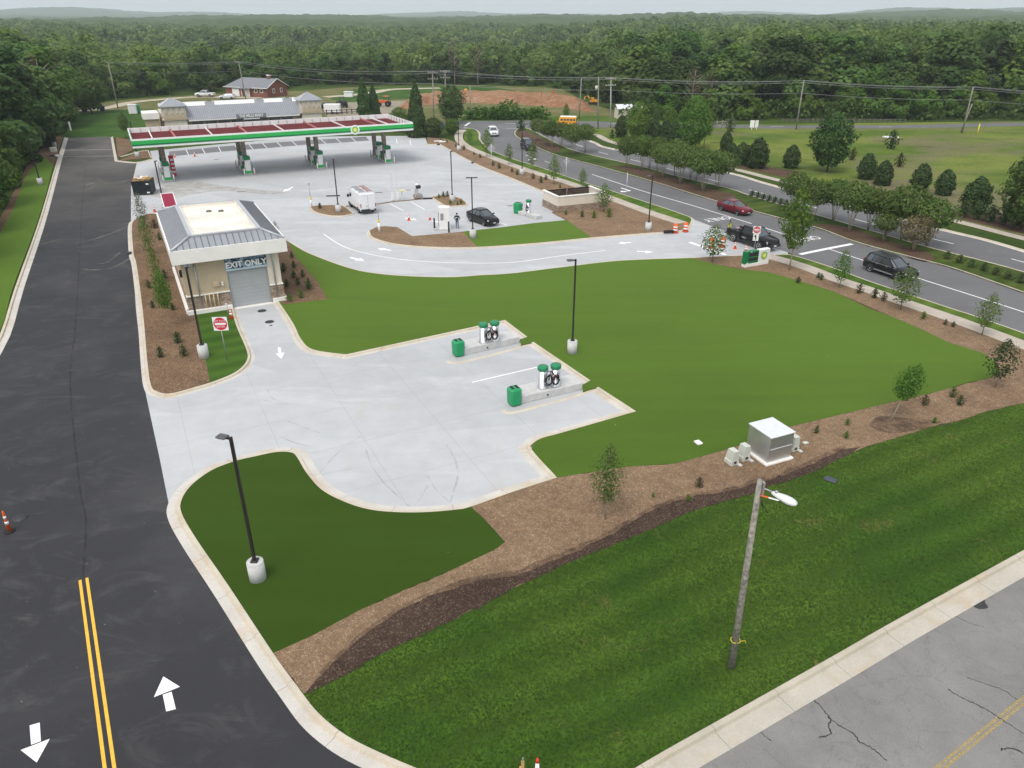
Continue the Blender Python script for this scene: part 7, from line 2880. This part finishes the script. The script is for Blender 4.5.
def pickup(name, label, loc, rz, m, L=5.85, tail_open=False):
    t = thing(name, label, 'pickup', loc, rz)
    hw = 1.0
    st = [csec(-.95, .98, .42, 1.08, 1.18, .93), csec(0, hw, .42, 1.10, 1.2, .93), csec(1.1, hw, .42, 1.10, 1.22, .9), csec(1.7, hw, .42, 1.06, 1.20, .88), csec(2.5, .97, .46, 1.0, 1.14, .86), csec(L / 2 - .08, .93, .46, .95, 1.06), csec(L / 2, .86, .5, .88, .98)]
    mb = MB()
    mb.loft(st, m, True, True)
    arch(mb, 1.85, hw, .42, M_DARK)
    body = mb.build('body', t)
    mb = MB()
    x0, x1 = -L / 2, -.97
    for s in (-1, 1):
        mb.box(((x0 + x1) / 2, s * .93, .86), (x1 - x0, .12, .66), m, bev=.03)
    mb.box((x1 - .04, 0, .9), (.08, 1.74, .6), m)
    mb.box(((x0 + x1) / 2, 0, .66), (x1 - x0, 1.74, .08), M_DARK)
    arch(mb, -1.85, .99, .42, M_DARK)
    bed = mb.build('cargo_bed', t)
    mb = MB()
    if tail_open:
        mb.box((x0 - .27, 0, .62), (.56, 1.8, .07), m, bev=.02)
    else:
        mb.box((x0 + .03, 0, .9), (.07, 1.72, .58), m, bev=.02)
    mb.build('tailgate', bed)
    mb = MB()
    mb.box((x0 - .06, 0, .52), (.14, 1.7, .16), M_GALV if not tail_open else M_DARK, bev=.03)
    mb.build('bumper', t)
    mb = MB()
    mb.box((L / 2 + .04, 0, .56), (.16, 1.9, .24), M_DARK if tail_open else M_GALV, bev=.04)
    mb.build('bumper', t)
    greenhouse(t, body, (-1.0, 1.55), (-.80, .72), .92, .76, 1.16, 1.84, m, (.25,))
    for x in (-1.85, 1.85):
        for s in (-1, 1):
            wheel(t, x, s * .88, .41, .26)
    mirrors(t, 1.15, hw, 1.28, m)
    lights(t, L / 2 - .14, -L / 2 + .05, .95, .86, .98, .32, .24)
    mb = MB()
    mb.box((L / 2 - .01, 0, .82), (.06, 1.1, .3), M_DARK, bev=.02)
    mb.build('grille', t)
    mb = MB()
    mb.box((L / 2 + .13, .1, .58), (.02, .34, .14), M_PLATE)
    mb.build('number_plate', t)
    handles(t, (-.4, .55), hw - .01, 1.02, m)
    return t


def heading(a, b):
    d = P(*b) - P(*a)
    return math.atan2(d.y, d.x)


def park(ra, fa, side, half):
    """centre and heading from the ground contact of the rear and front wheel on one side (side +1 = that is the left side)"""
    r, f = P(*ra), P(*fa)
    d = (f - r).normalized()
    left = Vector((-d.y, d.x, 0))
    c = (r + f) / 2 - left * side * half
    return c, math.atan2(d.y, d.x)


RED = paint('red_car_paint', (.16, .012, .022))
BLACKP = paint('black_car_paint', (.006, .006, .007), 0)
DGREEN = paint('dark_suv_paint', (.009, .012, .011), 0)
WHITEP = paint('white_car_paint', (.72, .73, .74), 0)
NAVY = paint('navy_jeep_paint', (.010, .013, .022), 0)

bh = heading((690, 205), (752, 224))
c, _ = park((721.3, 210.6), (737.4, 215.6), -1, .80)
sedan('sedan_car', 'dark red saloon car driving on the boulevard by the median', c + Vector((0, 0, .03)), bh, RED)
bh2 = heading((863, 260.5), (923, 280))
c, _ = park((869, 272), (897.5, 281), -1, .85)
suv('suv_car', 'dark green-black estate SUV with roof rails on the boulevard', c + Vector((0, 0, .03)), bh2, DGREEN)
c, _ = park((733.5, 242), (758, 250.2), -1, .9)
pk = pickup('pickup_truck', 'black crew-cab pickup truck stopped across the driveway mouth', c + Vector((0, 0, .014)), bh, BLACKP, tail_open=True)
mb = MB()
pk.scale = (1.03, 1.0, 1.10)
mb.box((-.3, -1.002, .78), (.55, .012, .10), M_GALV)
mb.build('door_lettering', pk)
# load in the bed
rr = random.Random(6)
ld = thing('truck_load', 'dark pile of tools and bags in the black pickup bed', 'load', pk.location + Vector((0, 0, 0)), bh)
mb = MB()
for k in range(9):
    M = Matrix.Translation((rr.uniform(-2.7, -1.2), rr.uniform(-.55, .55), .92 + rr.uniform(0, .3))) @ Matrix.Rotation(rr.uniform(0, 3), 4, 'Z')
    mb.box((0, 0, 0), (rr.uniform(.3, .8), rr.uniform(.25, .5), rr.uniform(.25, .5)), (M_DARK, M_BLACK, M_DARK, M_GALV)[k % 4], M, bev=.05)
mb.build('bundle', ld)
c, _ = park((470.5, 222.8), (482.5, 226.2), -1, .80)
a = heading((498, 222), (506.6, 225.2))
sedan('sedan_car', 'black saloon car parked beside the turf and twin-headed lamp', c + Vector((.15, .2, .014)), -.92, BLACKP).scale = (.97, 1.0, 1.1)
suv('suv_car', 'small white SUV coming down the boulevard from the junction', P(493, 136) + Vector((0, .6, .03)), heading((493, 134), (505, 148)), WHITEP, 4.5, 1.7, 'suv', False, .9)
suv('jeep_car', 'dark boxy jeep on the boulevard near the diamond sign', P(528, 149.5) + Vector((0, 0, .03)), heading((514, 139), (540, 153)), NAVY, 4.6, 1.85, 'jeep', False, .95)
pickup('pickup_truck', 'white pickup truck parked on the dirt path by the house', P(205.5, 96.8), R(178), WHITEP)
suv('suv_car', 'white car parked in front of the brick house', P(227.5, 99.4), R(184), WHITEP, 4.6, 1.6, 'car', False, .9)
sedan('sedan_car', 'dark car parked in the yard behind the shop tower', P(325.5, 108.5), R(200), BLACKP)

# white van with ladders
v0 = P(361.5, 215.2)
va = R(117)
fwd = Vector((math.cos(va), math.sin(va), 0))
rgt = Vector((math.sin(va), -math.cos(va), 0))
t = thing('delivery_van', 'white panel van with ladders on its roof, parked by the island', 'van', v0 + fwd * 2.95 + rgt * .95 + Vector((0, 0, .014)), va)
L, hw, H = 5.9, 1.02, 2.55


def vsec(x, hw, z0, z1, tp=.9):
    return [(x, -hw * .95, z0), (x, -hw, z0 + .2), (x, -hw, z1 * .55), (x, -hw * tp, z1 - .12), (x, -hw * tp * .9, z1), (x, hw * tp * .9, z1), (x, hw * tp, z1 - .12), (x, hw, z1 * .55), (x, hw, z0 + .2), (x, hw * .95, z0)]


mb = MB()
mb.loft([vsec(-L / 2, hw * .97, .5, H - .08), vsec(-L / 2 + .12, hw, .42, H), vsec(1.0, hw, .42, H), vsec(1.5, hw, .42, H - .12), vsec(2.15, hw, .42, 1.55, .93), vsec(2.7, hw * .95, .45, 1.25, .93), vsec(L / 2, hw * .86, .5, 1.05, .9)], WHITEP, True, False)
for x in (-1.75, 1.85):
    arch(mb, x, hw, .36, M_DARK)
body = mb.build('body', t)
mb = MB()
mb.box((-L / 2 - .06, 0, .52), (.16, 1.9, .28), M_DARK, bev=.04)
mb.box((L / 2, 0, .55), (.14, 1.7, .3), M_DARK, bev=.04)
for s in (-1, 1):
    mb.box((0, s * (hw + .005), .55), (L - .6, .03, .14), M_DARK)
mb.build('bumper', t)
mb = MB()
for s in (-1, 1):
    mb.box((-L / 2 - .004, s * .47, 1.45), (.02, .9, 1.7), WHITEP, bev=.008)
mb.box((-L / 2 - .01, .0, 1.45), (.02, .012, 1.7), M_DARK)
dr_ = mb.build('rear_door', t)
mb = MB()
mb.box((-L / 2 - .03, .18, 1.0), (.03, .16, .05), M_DARK)
mb.build('handle', dr_)
mb = MB()
mb.box((-L / 2 - .15, -.45, .62), (.02, .5, .13), M_PLATE)
mb.build('number_plate', t)
for s in (-1, 1):
    mb = MB()
    mb.box((-L / 2 - .01, s * .93, 1.1), (.06, .10, .5), M_LAMPR, bev=.01)
    mb.build('tail_light', t)
    mb = MB()
    mb.box((L / 2 - .15, s * .78, .86), (.3, .26, .2), M_LAMPW, bev=.03)
    mb.build('headlight', t)
    mb = MB()
    mb.box((1.75, s * (hw + .16), 1.55), (.16, .28, .38), M_DARK, bev=.04)
    mb.build('mirror', t)
    mb = MB()
    mb.box((1.25, s * (hw * .965), 1.75), (.75, .05, .5), M_GLASS)
    mb.build('window', t)
mb = MB()
mb.add([(1.56, -.86, 2.36), (1.56, .86, 2.36), (2.16, .92, 1.6), (2.16, -.92, 1.6)], [(0, 3, 2, 1)], M_GLASS)
mb.build('windscreen', t)
for x in (-1.75, 1.85):
    for s in (-1, 1):
        wheel(t, x, s * (hw - .13), .35, .24, 6)
mb = MB()
for x in (-2.2, -.5, 1.0):
    mb.box((x, 0, H + .12), (.06, 1.7, .05), M_GALV)
    for s in (-1, 1):
        mb.box((x, s * .8, H + .05), (.06, .06, .14), M_GALV)
mb.build('roof_rack', t)
for y, m, lb in ((-.45, mat('ladder_red', (.5, .12, .10), .5), 'reddish ladder tied on the right of the white van roof'), (.45, M_GALV, 'grey ladder tied on the left of the white van roof')):
    l = thing('ladder', lb, 'ladder', t.location, va)
    for s in (-.2, .2):
        mb = MB()
        mb.box((-.7, y + s, H + .20), (3.6, .05, .08), m)
        mb.build('rail', l)
    mb = MB()
    for k in range(11):
        mb.box((-2.4 + k * .34, y, H + .20), (.04, .4, .04), M_GALV)
    mb.build('rung', l)

# yellow bus beyond the myrtles
t = thing('yellow_bus', 'yellow bus with white roof passing beyond the median trees', 'bus', P(566, 126.4) + Vector((0, 0, .03)), R(168))
t.scale = (.72, .85, .76)
L, hw, H = 6.4, 1.15, 2.75
mb = MB()
mb.loft([vsec(-L / 2, hw, .5, H - .1), vsec(-L / 2 + .1, hw, .45, H), vsec(1.7, hw, .45, H), vsec(2.0, hw, .45, H - .2), vsec(2.15, hw, .45, 1.4, .95), vsec(L / 2, hw * .85, .5, 1.2)], M_AMBER, True, False)
for x in (-1.8, 2.3):
    arch(mb, x, hw, .42, M_DARK)
mb.build('body', t)
mb = MB()
mb.loft([[(x, y * .95, z) for y, z in ((-hw * .9, H - .1), (-hw * .7, H + .1), (0, H + .2), (hw * .7, H + .1), (hw * .9, H - .1))] for x in (-L / 2, 1.75)], M_WHITE, True, False)
mb.build('roof', t)
for s in (-1, 1):
    for k in range(5):
        mb = MB()
        mb.box((-2.6 + k * .95, s * hw * .965, 1.95), (.75, .06, .5), M_GLASS)
        mb.build('window', t)
for x in (-1.8, 2.3):
    for s in (-1, 1):
        wheel(t, x, s * (hw - .12), .42, .26, 6)
mb = MB()
mb.box((-L / 2 - .02, 0, 1.95), (.04, 1.6, .6), M_GLASS)
mb.build('rear_window', t)

# earth-moving machines in the far yard
def excavator(name, label, loc, rz, m, s=1.0):
    t = thing(name, label, 'excavator', loc, rz)
    t.scale = (s, s, s)
    for y in (-.9, .9):
        mb = MB()
        n = 16
        prof = [(1.5 * (1 if math.cos(a) > 0 else -1) * 1.0 + .42 * math.cos(a), .45 + .42 * math.sin(a)) for a in [i * 2 * math.pi / n + .01 for i in range(n)]]
        mb.loft([[(x, y - .25, z) for x, z in prof], [(x, y + .25, z) for x, z in prof]], M_DARK, True, False)
        mb.build('track', t)
    mb = MB()
    mb.box((-.3, 0, 1.5), (3.2, 2.2, 1.0), m, bev=.12)
    mb.build('body', t)
    mb = MB()
    mb.box((.6, .6, 2.4), (1.4, .95, 1.3), m, bev=.08)
    cb = mb.build('cab', t)
    mb = MB()
    mb.box((.62, .6, 2.5), (1.44, .85, .8), M_GLASS, bev=.04)
    mb.build('window', cb)
    mb = MB()
    mb.tube([(1.0, -.2, 1.7), (2.4, -.2, 3.6), (3.8, -.2, 3.4)], [.28, .26, .2], m, 6)
    mb.build('boom', t)
    mb = MB()
    mb.tube([(3.8, -.2, 3.5), (4.4, -.2, 1.6)], [.2, .14], m, 6)
    mb.build('stick', t)
    mb = MB()
    mb.lathe((4.4, -.2, 1.0), [(.25, 0), (.5, .2), (.45, .7), (.2, .75)], M_DARK, 10)
    mb.build('bucket', t)
    return t


excavator('excavator', 'orange excavator at the wood edge behind the red earth', P(593, 104.5), R(195), M_AMBER, .62)


def tractor(name, label, loc, rz, m):
    t = thing(name, label, 'tractor', loc, rz)
    mb = MB()
    mb.box((.8, 0, 1.3), (2.0, .9, .8), m, bev=.1)
    mb.box((-.6, 0, 1.2), (1.4, 1.2, .7), m, bev=.1)
    mb.build('body', t)
    mb = MB()
    for x, y in ((-1.1, -.6), (-1.1, .6), (.1, -.6), (.1, .6)):
        mb.box((x, y, 2.0), (.08, .08, 1.2), M_DARK)
    mb.box((-.5, 0, 2.65), (1.6, 1.5, .12), m, bev=.04)
    mb.build('cab', t)
    for x, r in ((-.9, .75), (1.5, .5)):
        for s in (-1, 1):
            wheel(t, x, s * .85, r, .4, 5)
    mb = MB()
    mb.tube([(1.4, -.6, .9), (2.6, -.6, 1.5), (3.0, -.6, .7)], .1, m, 6)
    mb.tube([(1.4, .6, .9), (2.6, .6, 1.5), (3.0, .6, .7)], .1, m, 6)
    mb.build('loader_arm', t)
    mb = MB()
    mb.box((3.2, 0, .6), (.6, 2.0, .6), M_DARK, bev=.1)
    mb.build('bucket', t)


tractor('tractor', 'orange tractor loader in the far yard between the conical trees', P(385, 106.5), R(180), mat('tractor_orange', (.55, .13, .04), .5, var=.1))
tractor('tractor', 'small dark tractor in the far yard behind the shop tower', P(342.5, 107.5), R(120), M_DARK)
p = P(333, 113.5)
t = thing('box_trailer', 'white box trailer in the yard behind the canopy', 'trailer', p, R(180))
mb = MB()
mb.box((0, 0, 1.35), (4.0, 1.9, 1.9), M_WHITE, bev=.06)
mb.build('body', t)
for s in (-1, 1):
    wheel(t, 0, s * .85, .35, .2, 5)
mb = MB()
mb.tube([(2.0, -.4, .5), (3.2, 0, .5), (2.0, .4, .5)], .05, M_DARK, 5)
mb.build('drawbar', t)
p = P(349, 97)
mb = MB()
mb.box((0, 0, .7), (2.6, 2, 1.4), M_WHITE, bev=.1)
mb.box((0, 0, 1.5), (2.8, 2.2, .2), M_ALUTOP, bev=.05)
o = mb.build('water_tank', None, p)
tag(o, 'pale tank on the field beyond the yard', 'tank')
# low dark yard fence
a, b = P(322, 115.3), P(357, 113.7)
t = thing('yard_fence', 'dark post and rail fence behind the canopy roof', 'fence', a)
dv = (b - a) / 7
for k in range(8):
    mb = MB()
    q = dv * k
    mb.box((q.x, q.y, .6), (.2, .16, 1.3), M_DARK)
    mb.build('post', t)
mb = MB()
for z in (.5, 1.05):
    mb.tube([(0, -.1, z), ((b - a).x, (b - a).y - .1, z)], .07, M_DARK, 4)
mb.build('rail', t)

# ------------------------------------------------------------------ people
SKIN = mat('skin', (.36, .20, .14), .6, var=.05)
HAIR = mat('dark_hair', (.018, .014, .012), .7)
SHOE = mat('dark_shoe', (.02, .02, .02), .6)


def person(label, loc, rz, shirt, trousers, pose='stand', vest=None, H=1.78):
    """one continuous skinned body; facing local +x"""
    s = H / 1.78
    if pose == 'akimbo':
        el, ha = (-.02, .36, 1.14), (.12, .20, 1.00)
    elif pose == 'reach':
        el, ha = (.16, .28, 1.18), (.42, .22, 1.12)
    else:
        el, ha = (-.02, .27, 1.12), (.08, .25, .86)
    v = {'pelvis': (0, 0, .96, .145), 'waist': (0, 0, 1.10, .135), 'chest': (.01, 0, 1.32, .155), 'neckb': (0, 0, 1.46, .075), 'neck': (.015, 0, 1.53, .055), 'head': (.03, 0, 1.64, .092), 'crown': (.02, 0, 1.71, .075)}
    e = [('pelvis', 'waist'), ('waist', 'chest'), ('chest', 'neckb'), ('neckb', 'neck'), ('neck', 'head'), ('head', 'crown')]
    for sd, sg in (('l', 1), ('r', -1)):
        f = .10 * sg
        v['sh' + sd] = (0, .185 * sg, 1.42, .065)
        v['el' + sd] = (el[0], el[1] * sg, el[2], .045)
        v['wr' + sd] = (ha[0], ha[1] * sg, ha[2], .034)
        v['hd' + sd] = (ha[0] + .06, ha[1] * sg, ha[2] - .07 if pose == 'stand' else ha[2] - .02, .034)
        v['hp' + sd] = (0, .095 * sg, .90, .095)
        v['kn' + sd] = (.03 + f * .25, .11 * sg, .50, .062)
        v['an' + sd] = (-.01 + f * .4, .12 * sg, .10, .045)
        v['to' + sd] = (.16 + f * .4, .13 * sg, .045, .042)
        e += [('chest', 'sh' + sd), ('sh' + sd, 'el' + sd), ('el' + sd, 'wr' + sd), ('wr' + sd, 'hd' + sd), ('pelvis', 'hp' + sd), ('hp' + sd, 'kn' + sd), ('kn' + sd, 'an' + sd), ('an' + sd, 'to' + sd)]
    keys = list(v)
    me = bpy.data.meshes.new('body')
    me.from_pydata([tuple(c * s for c in v[k][:3]) for k in keys], [(keys.index(a), keys.index(b)) for a, b in e], [])
    ob = bpy.data.objects.new('body', me)
    COL.objects.link(ob)
    md = ob.modifiers.new('skin', 'SKIN')
    sv = me.skin_vertices[0].data
    for k in range(len(keys)):
        r = v[keys[k]][3] * s
        sv[k].radius = (r, r * (1.15 if keys[k] in ('chest', 'waist', 'pelvis') else 1))
        sv[k].use_root = keys[k] == 'pelvis'
    sb = ob.modifiers.new('sub', 'SUBSURF')
    sb.levels = sb.render_levels = 2
    dg = bpy.context.evaluated_depsgraph_get()
    m2 = bpy.data.meshes.new_from_object(ob.evaluated_get(dg))
    bpy.data.objects.remove(ob)
    t = thing('person', label, 'person', loc, rz)
    for m in (SKIN, shirt, trousers, SHOE):
        m2.materials.append(m)
    for p in m2.polygons:
        c = p.center / s
        d_arm = abs(c.y) > .235 and c.z < 1.32 and c.z > .7
        if c.z < .085:
            i = 3
        elif d_arm:
            i = 0 if c.z < 1.20 or pose != 'stand' and abs(c.x) > .1 else 1
            if c.z < 1.12 and c.z > .8 and abs(c.y) < .2:
                i = 2
        elif c.z < 1.02:
            i = 2
        elif c.z < 1.475:
            i = 1
        else:
            i = 0
        p.material_index = i
        p.use_smooth = True
    b = bpy.data.objects.new('body', m2)
    COL.objects.link(b)
    b.parent = t
    mb = MB()
    mb.lathe((.0 * s, 0, 1.635 * s), [(.100 * s, 0), (.103 * s, .05 * s), (.085 * s, .11 * s), (.04 * s, .14 * s), (0, .145 * s)], HAIR if not vest else M_DARK, 16)
    mb.build('hair' if not vest else 'cap', t)
    mb = MB()
    for yy in (-.034, .034):
        mb.cyl((.112 * s, yy * s, 1.645 * s), .009 * s, .012, M_DARK, 8)
    mb.box((.125 * s, 0, 1.62 * s), (.03 * s, .022 * s, .045 * s), SKIN, bev=.006)
    mb.box((.112 * s, 0, 1.578 * s), (.012, .045 * s, .01), mat('lip', (.25, .09, .07), .6))
    for yy in (-.1, .1):
        mb.box((.02 * s, yy * s, 1.63 * s), (.03 * s, .02 * s, .055 * s), SKIN, bev=.008)
    mb.build('face', t)
    for sg in (-1, 1):
        mb = MB()
        hx, hy, hz = v['hd' + ('l' if sg > 0 else 'r')][:3]
        for k in range(4):
            dy = (k - 1.5) * .017
            a = Vector((hx + .01, hy * sg * sg + 0, hz)) * s
            L_ = (.075, .085, .08, .062)[k] * s
            dn = Vector((.35, 0, -1)).normalized() if pose == 'stand' else Vector((.9, -.2 * sg, -.25)).normalized()
            b0 = Vector((hx, hy + dy * (1 if pose == 'stand' else .3), hz + (0 if pose == 'stand' else dy))) * s
            mb.tube([b0, b0 + dn * L_ * .55, b0 + dn * L_ + Vector((-.012, 0, -.004)) * s], [.0095 * s, .009 * s, .007 * s], SKIN, 6)
        b0 = Vector((hx, hy, hz + .01)) * s
        mb.tube([b0, b0 + Vector((.035, -.02 * sg, -.02)) * s, b0 + Vector((.05, -.02 * sg, -.05)) * s], [.011 * s, .010 * s, .008 * s], SKIN, 6)
        mb.build('fingers', t)
    if vest:
        mb = MB()
        pr = []
        for z, rx, ry in ((1.0, .165, .20), (1.15, .16, .20), (1.32, .175, .215), (1.43, .11, .20)):
            pr.append([(.01 * s + rx * s * math.cos(a), ry * s * math.sin(a), z * s) for a in [i * 2 * math.pi / 18 for i in range(18)]])
        mb.loft(pr, vest, False, True)
        mb.build('vest', t)
    return t


NAVYS = mat('navy_shirt', (.018, .022, .040), .85, var=.15)
JEANS = mat('blue_jeans', (.07, .09, .14), .9, var=.2)
HIVIS = mat('hi_vis_yellow', (.45, .55, .05), .7)
pp_ = P(457.3, 229.0)
pr_ = person('person in navy shirt and blue jeans standing by the white cabinet, seen from behind', pp_ + Vector((0, 0, .014)), R(80), NAVYS, JEANS, 'akimbo', None, 1.88)
mb = MB()
mb.box((-.172, 0, 1.36), (.02, .2, .10), M_PALEGR)
mb.build('shirt_print', pr_)
rear = pk.location - Vector((math.cos(bh), math.sin(bh), 0)) * 3.9
person('person in dark clothes with yellow vest at the black pickup tailgate', (rear.x + .25, rear.y + .15, .014), bh + .25, mat('dark_workwear', (.03, .03, .035), .9), mat('dark_trousers', (.035, .035, .04), .9), 'reach', HIVIS)
OV = mat('orange_workwear', (.65, .09, .03), .8)
for px, py, lb, r in ((541.3, 103.5, 'tiny worker in orange on the red earth bank, left one', 0), (553, 102.8, 'tiny worker in orange on the red earth bank, right one', 1.2)):
    p = P(px, py)
    person(lb, (p.x, p.y, 1.7), r, OV, OV, 'stand')
# ------------------------------------------------------------------ air
M_HAZE = bpy.data.materials.new('haze')
M_HAZE.use_nodes = True
nt = M_HAZE.node_tree
nt.nodes.remove(nt.nodes['Principled BSDF'])
pv = nt.nodes.new('ShaderNodeVolumePrincipled')
pv.inputs['Color'].default_value = (.84, .92, 1.0, 1)
pv.inputs['Density'].default_value = HAZE_D
pv.inputs['Anisotropy'].default_value = 0.0
nt.links.new(pv.outputs[0], nt.nodes['Material Output'].inputs['Volume'])
mb = MB()
mb.box((0, 0, 60), (19000, 19000, 124), M_HAZE)
o = mb.build('haze')
o['kind'] = 'stuff'

# ------------------------------------------------------------------ light
world = bpy.data.worlds.new('World')
sc.world = world
world.use_nodes = True
nt = world.node_tree
bg = nt.nodes['Background']
sky = nt.nodes.new('ShaderNodeTexSky')
sky.sky_type = 'NISHITA'
sky.sun_disc = False
SUN_EL, SUN_AZ = R(58), R(205)
sky.sun_elevation = SUN_EL
sky.sun_rotation = SUN_AZ
sky.air_density = 1.0
sky.dust_density = 5.0
sky.ozone_density = 1.0
hs = nt.nodes.new('ShaderNodeHueSaturation')       # cloud cover takes most of the blue out of the sky
hs.inputs['Saturation'].default_value = SKY_SAT
nt.links.new(sky.outputs[0], hs.inputs['Color'])
mx = nt.nodes.new('ShaderNodeMix')                    # an even deck of cloud lies over the clear sky
mx.data_type = 'RGBA'
mx.inputs[0].default_value = CLOUD
mx.inputs[7].default_value = (4.95, 5.15, 5.4, 1)
nt.links.new(hs.outputs[0], mx.inputs[6])
nt.links.new(mx.outputs[2], bg.inputs['Color'])
bg.inputs['Strength'].default_value = SKY_STR
sun = bpy.data.lights.new('sun', 'SUN')
sun.energy = SUN_STR
sun.angle = R(28)
sun.color = (1, .96, .90)
so = bpy.data.objects.new('sun', sun)
COL.objects.link(so)
sd = Vector((math.cos(SUN_EL) * math.sin(SUN_AZ), math.cos(SUN_EL) * math.cos(SUN_AZ), math.sin(SUN_EL)))
so.rotation_euler = sd.to_track_quat('Z', 'Y').to_euler()
so.location = (0, 0, 100)

# ------------------------------------------------------------------ camera
cd = bpy.data.cameras.new('camera')
cam = bpy.data.objects.new('camera', cd)
COL.objects.link(cam)
cd.sensor_width = 36
cd.lens = 36 * FOC / 1024
cam.location = (0, 0, CAM_H)
cam.rotation_euler = (math.pi / 2 - PITCH, 0, 0)
cd.clip_start = .1
cd.clip_end = 30000
sc.camera = cam

sc.view_settings.view_transform = 'Standard'
sc.view_settings.look = 'None'
sc.view_settings.exposure = EXPO
sc.view_settings.gamma = 1
sc.view_settings.use_curve_mapping = False
sc.render.engine = 'CYCLES'
cy = sc.cycles
cy.use_denoising = True
cy.use_adaptive_sampling = True
cy.max_bounces = 6
cy.diffuse_bounces = 3
cy.glossy_bounces = 3
cy.transmission_bounces = 4
cy.volume_bounces = 2
cy.transparent_max_bounces = 8
cy.caustics_reflective = False
cy.caustics_refractive = False
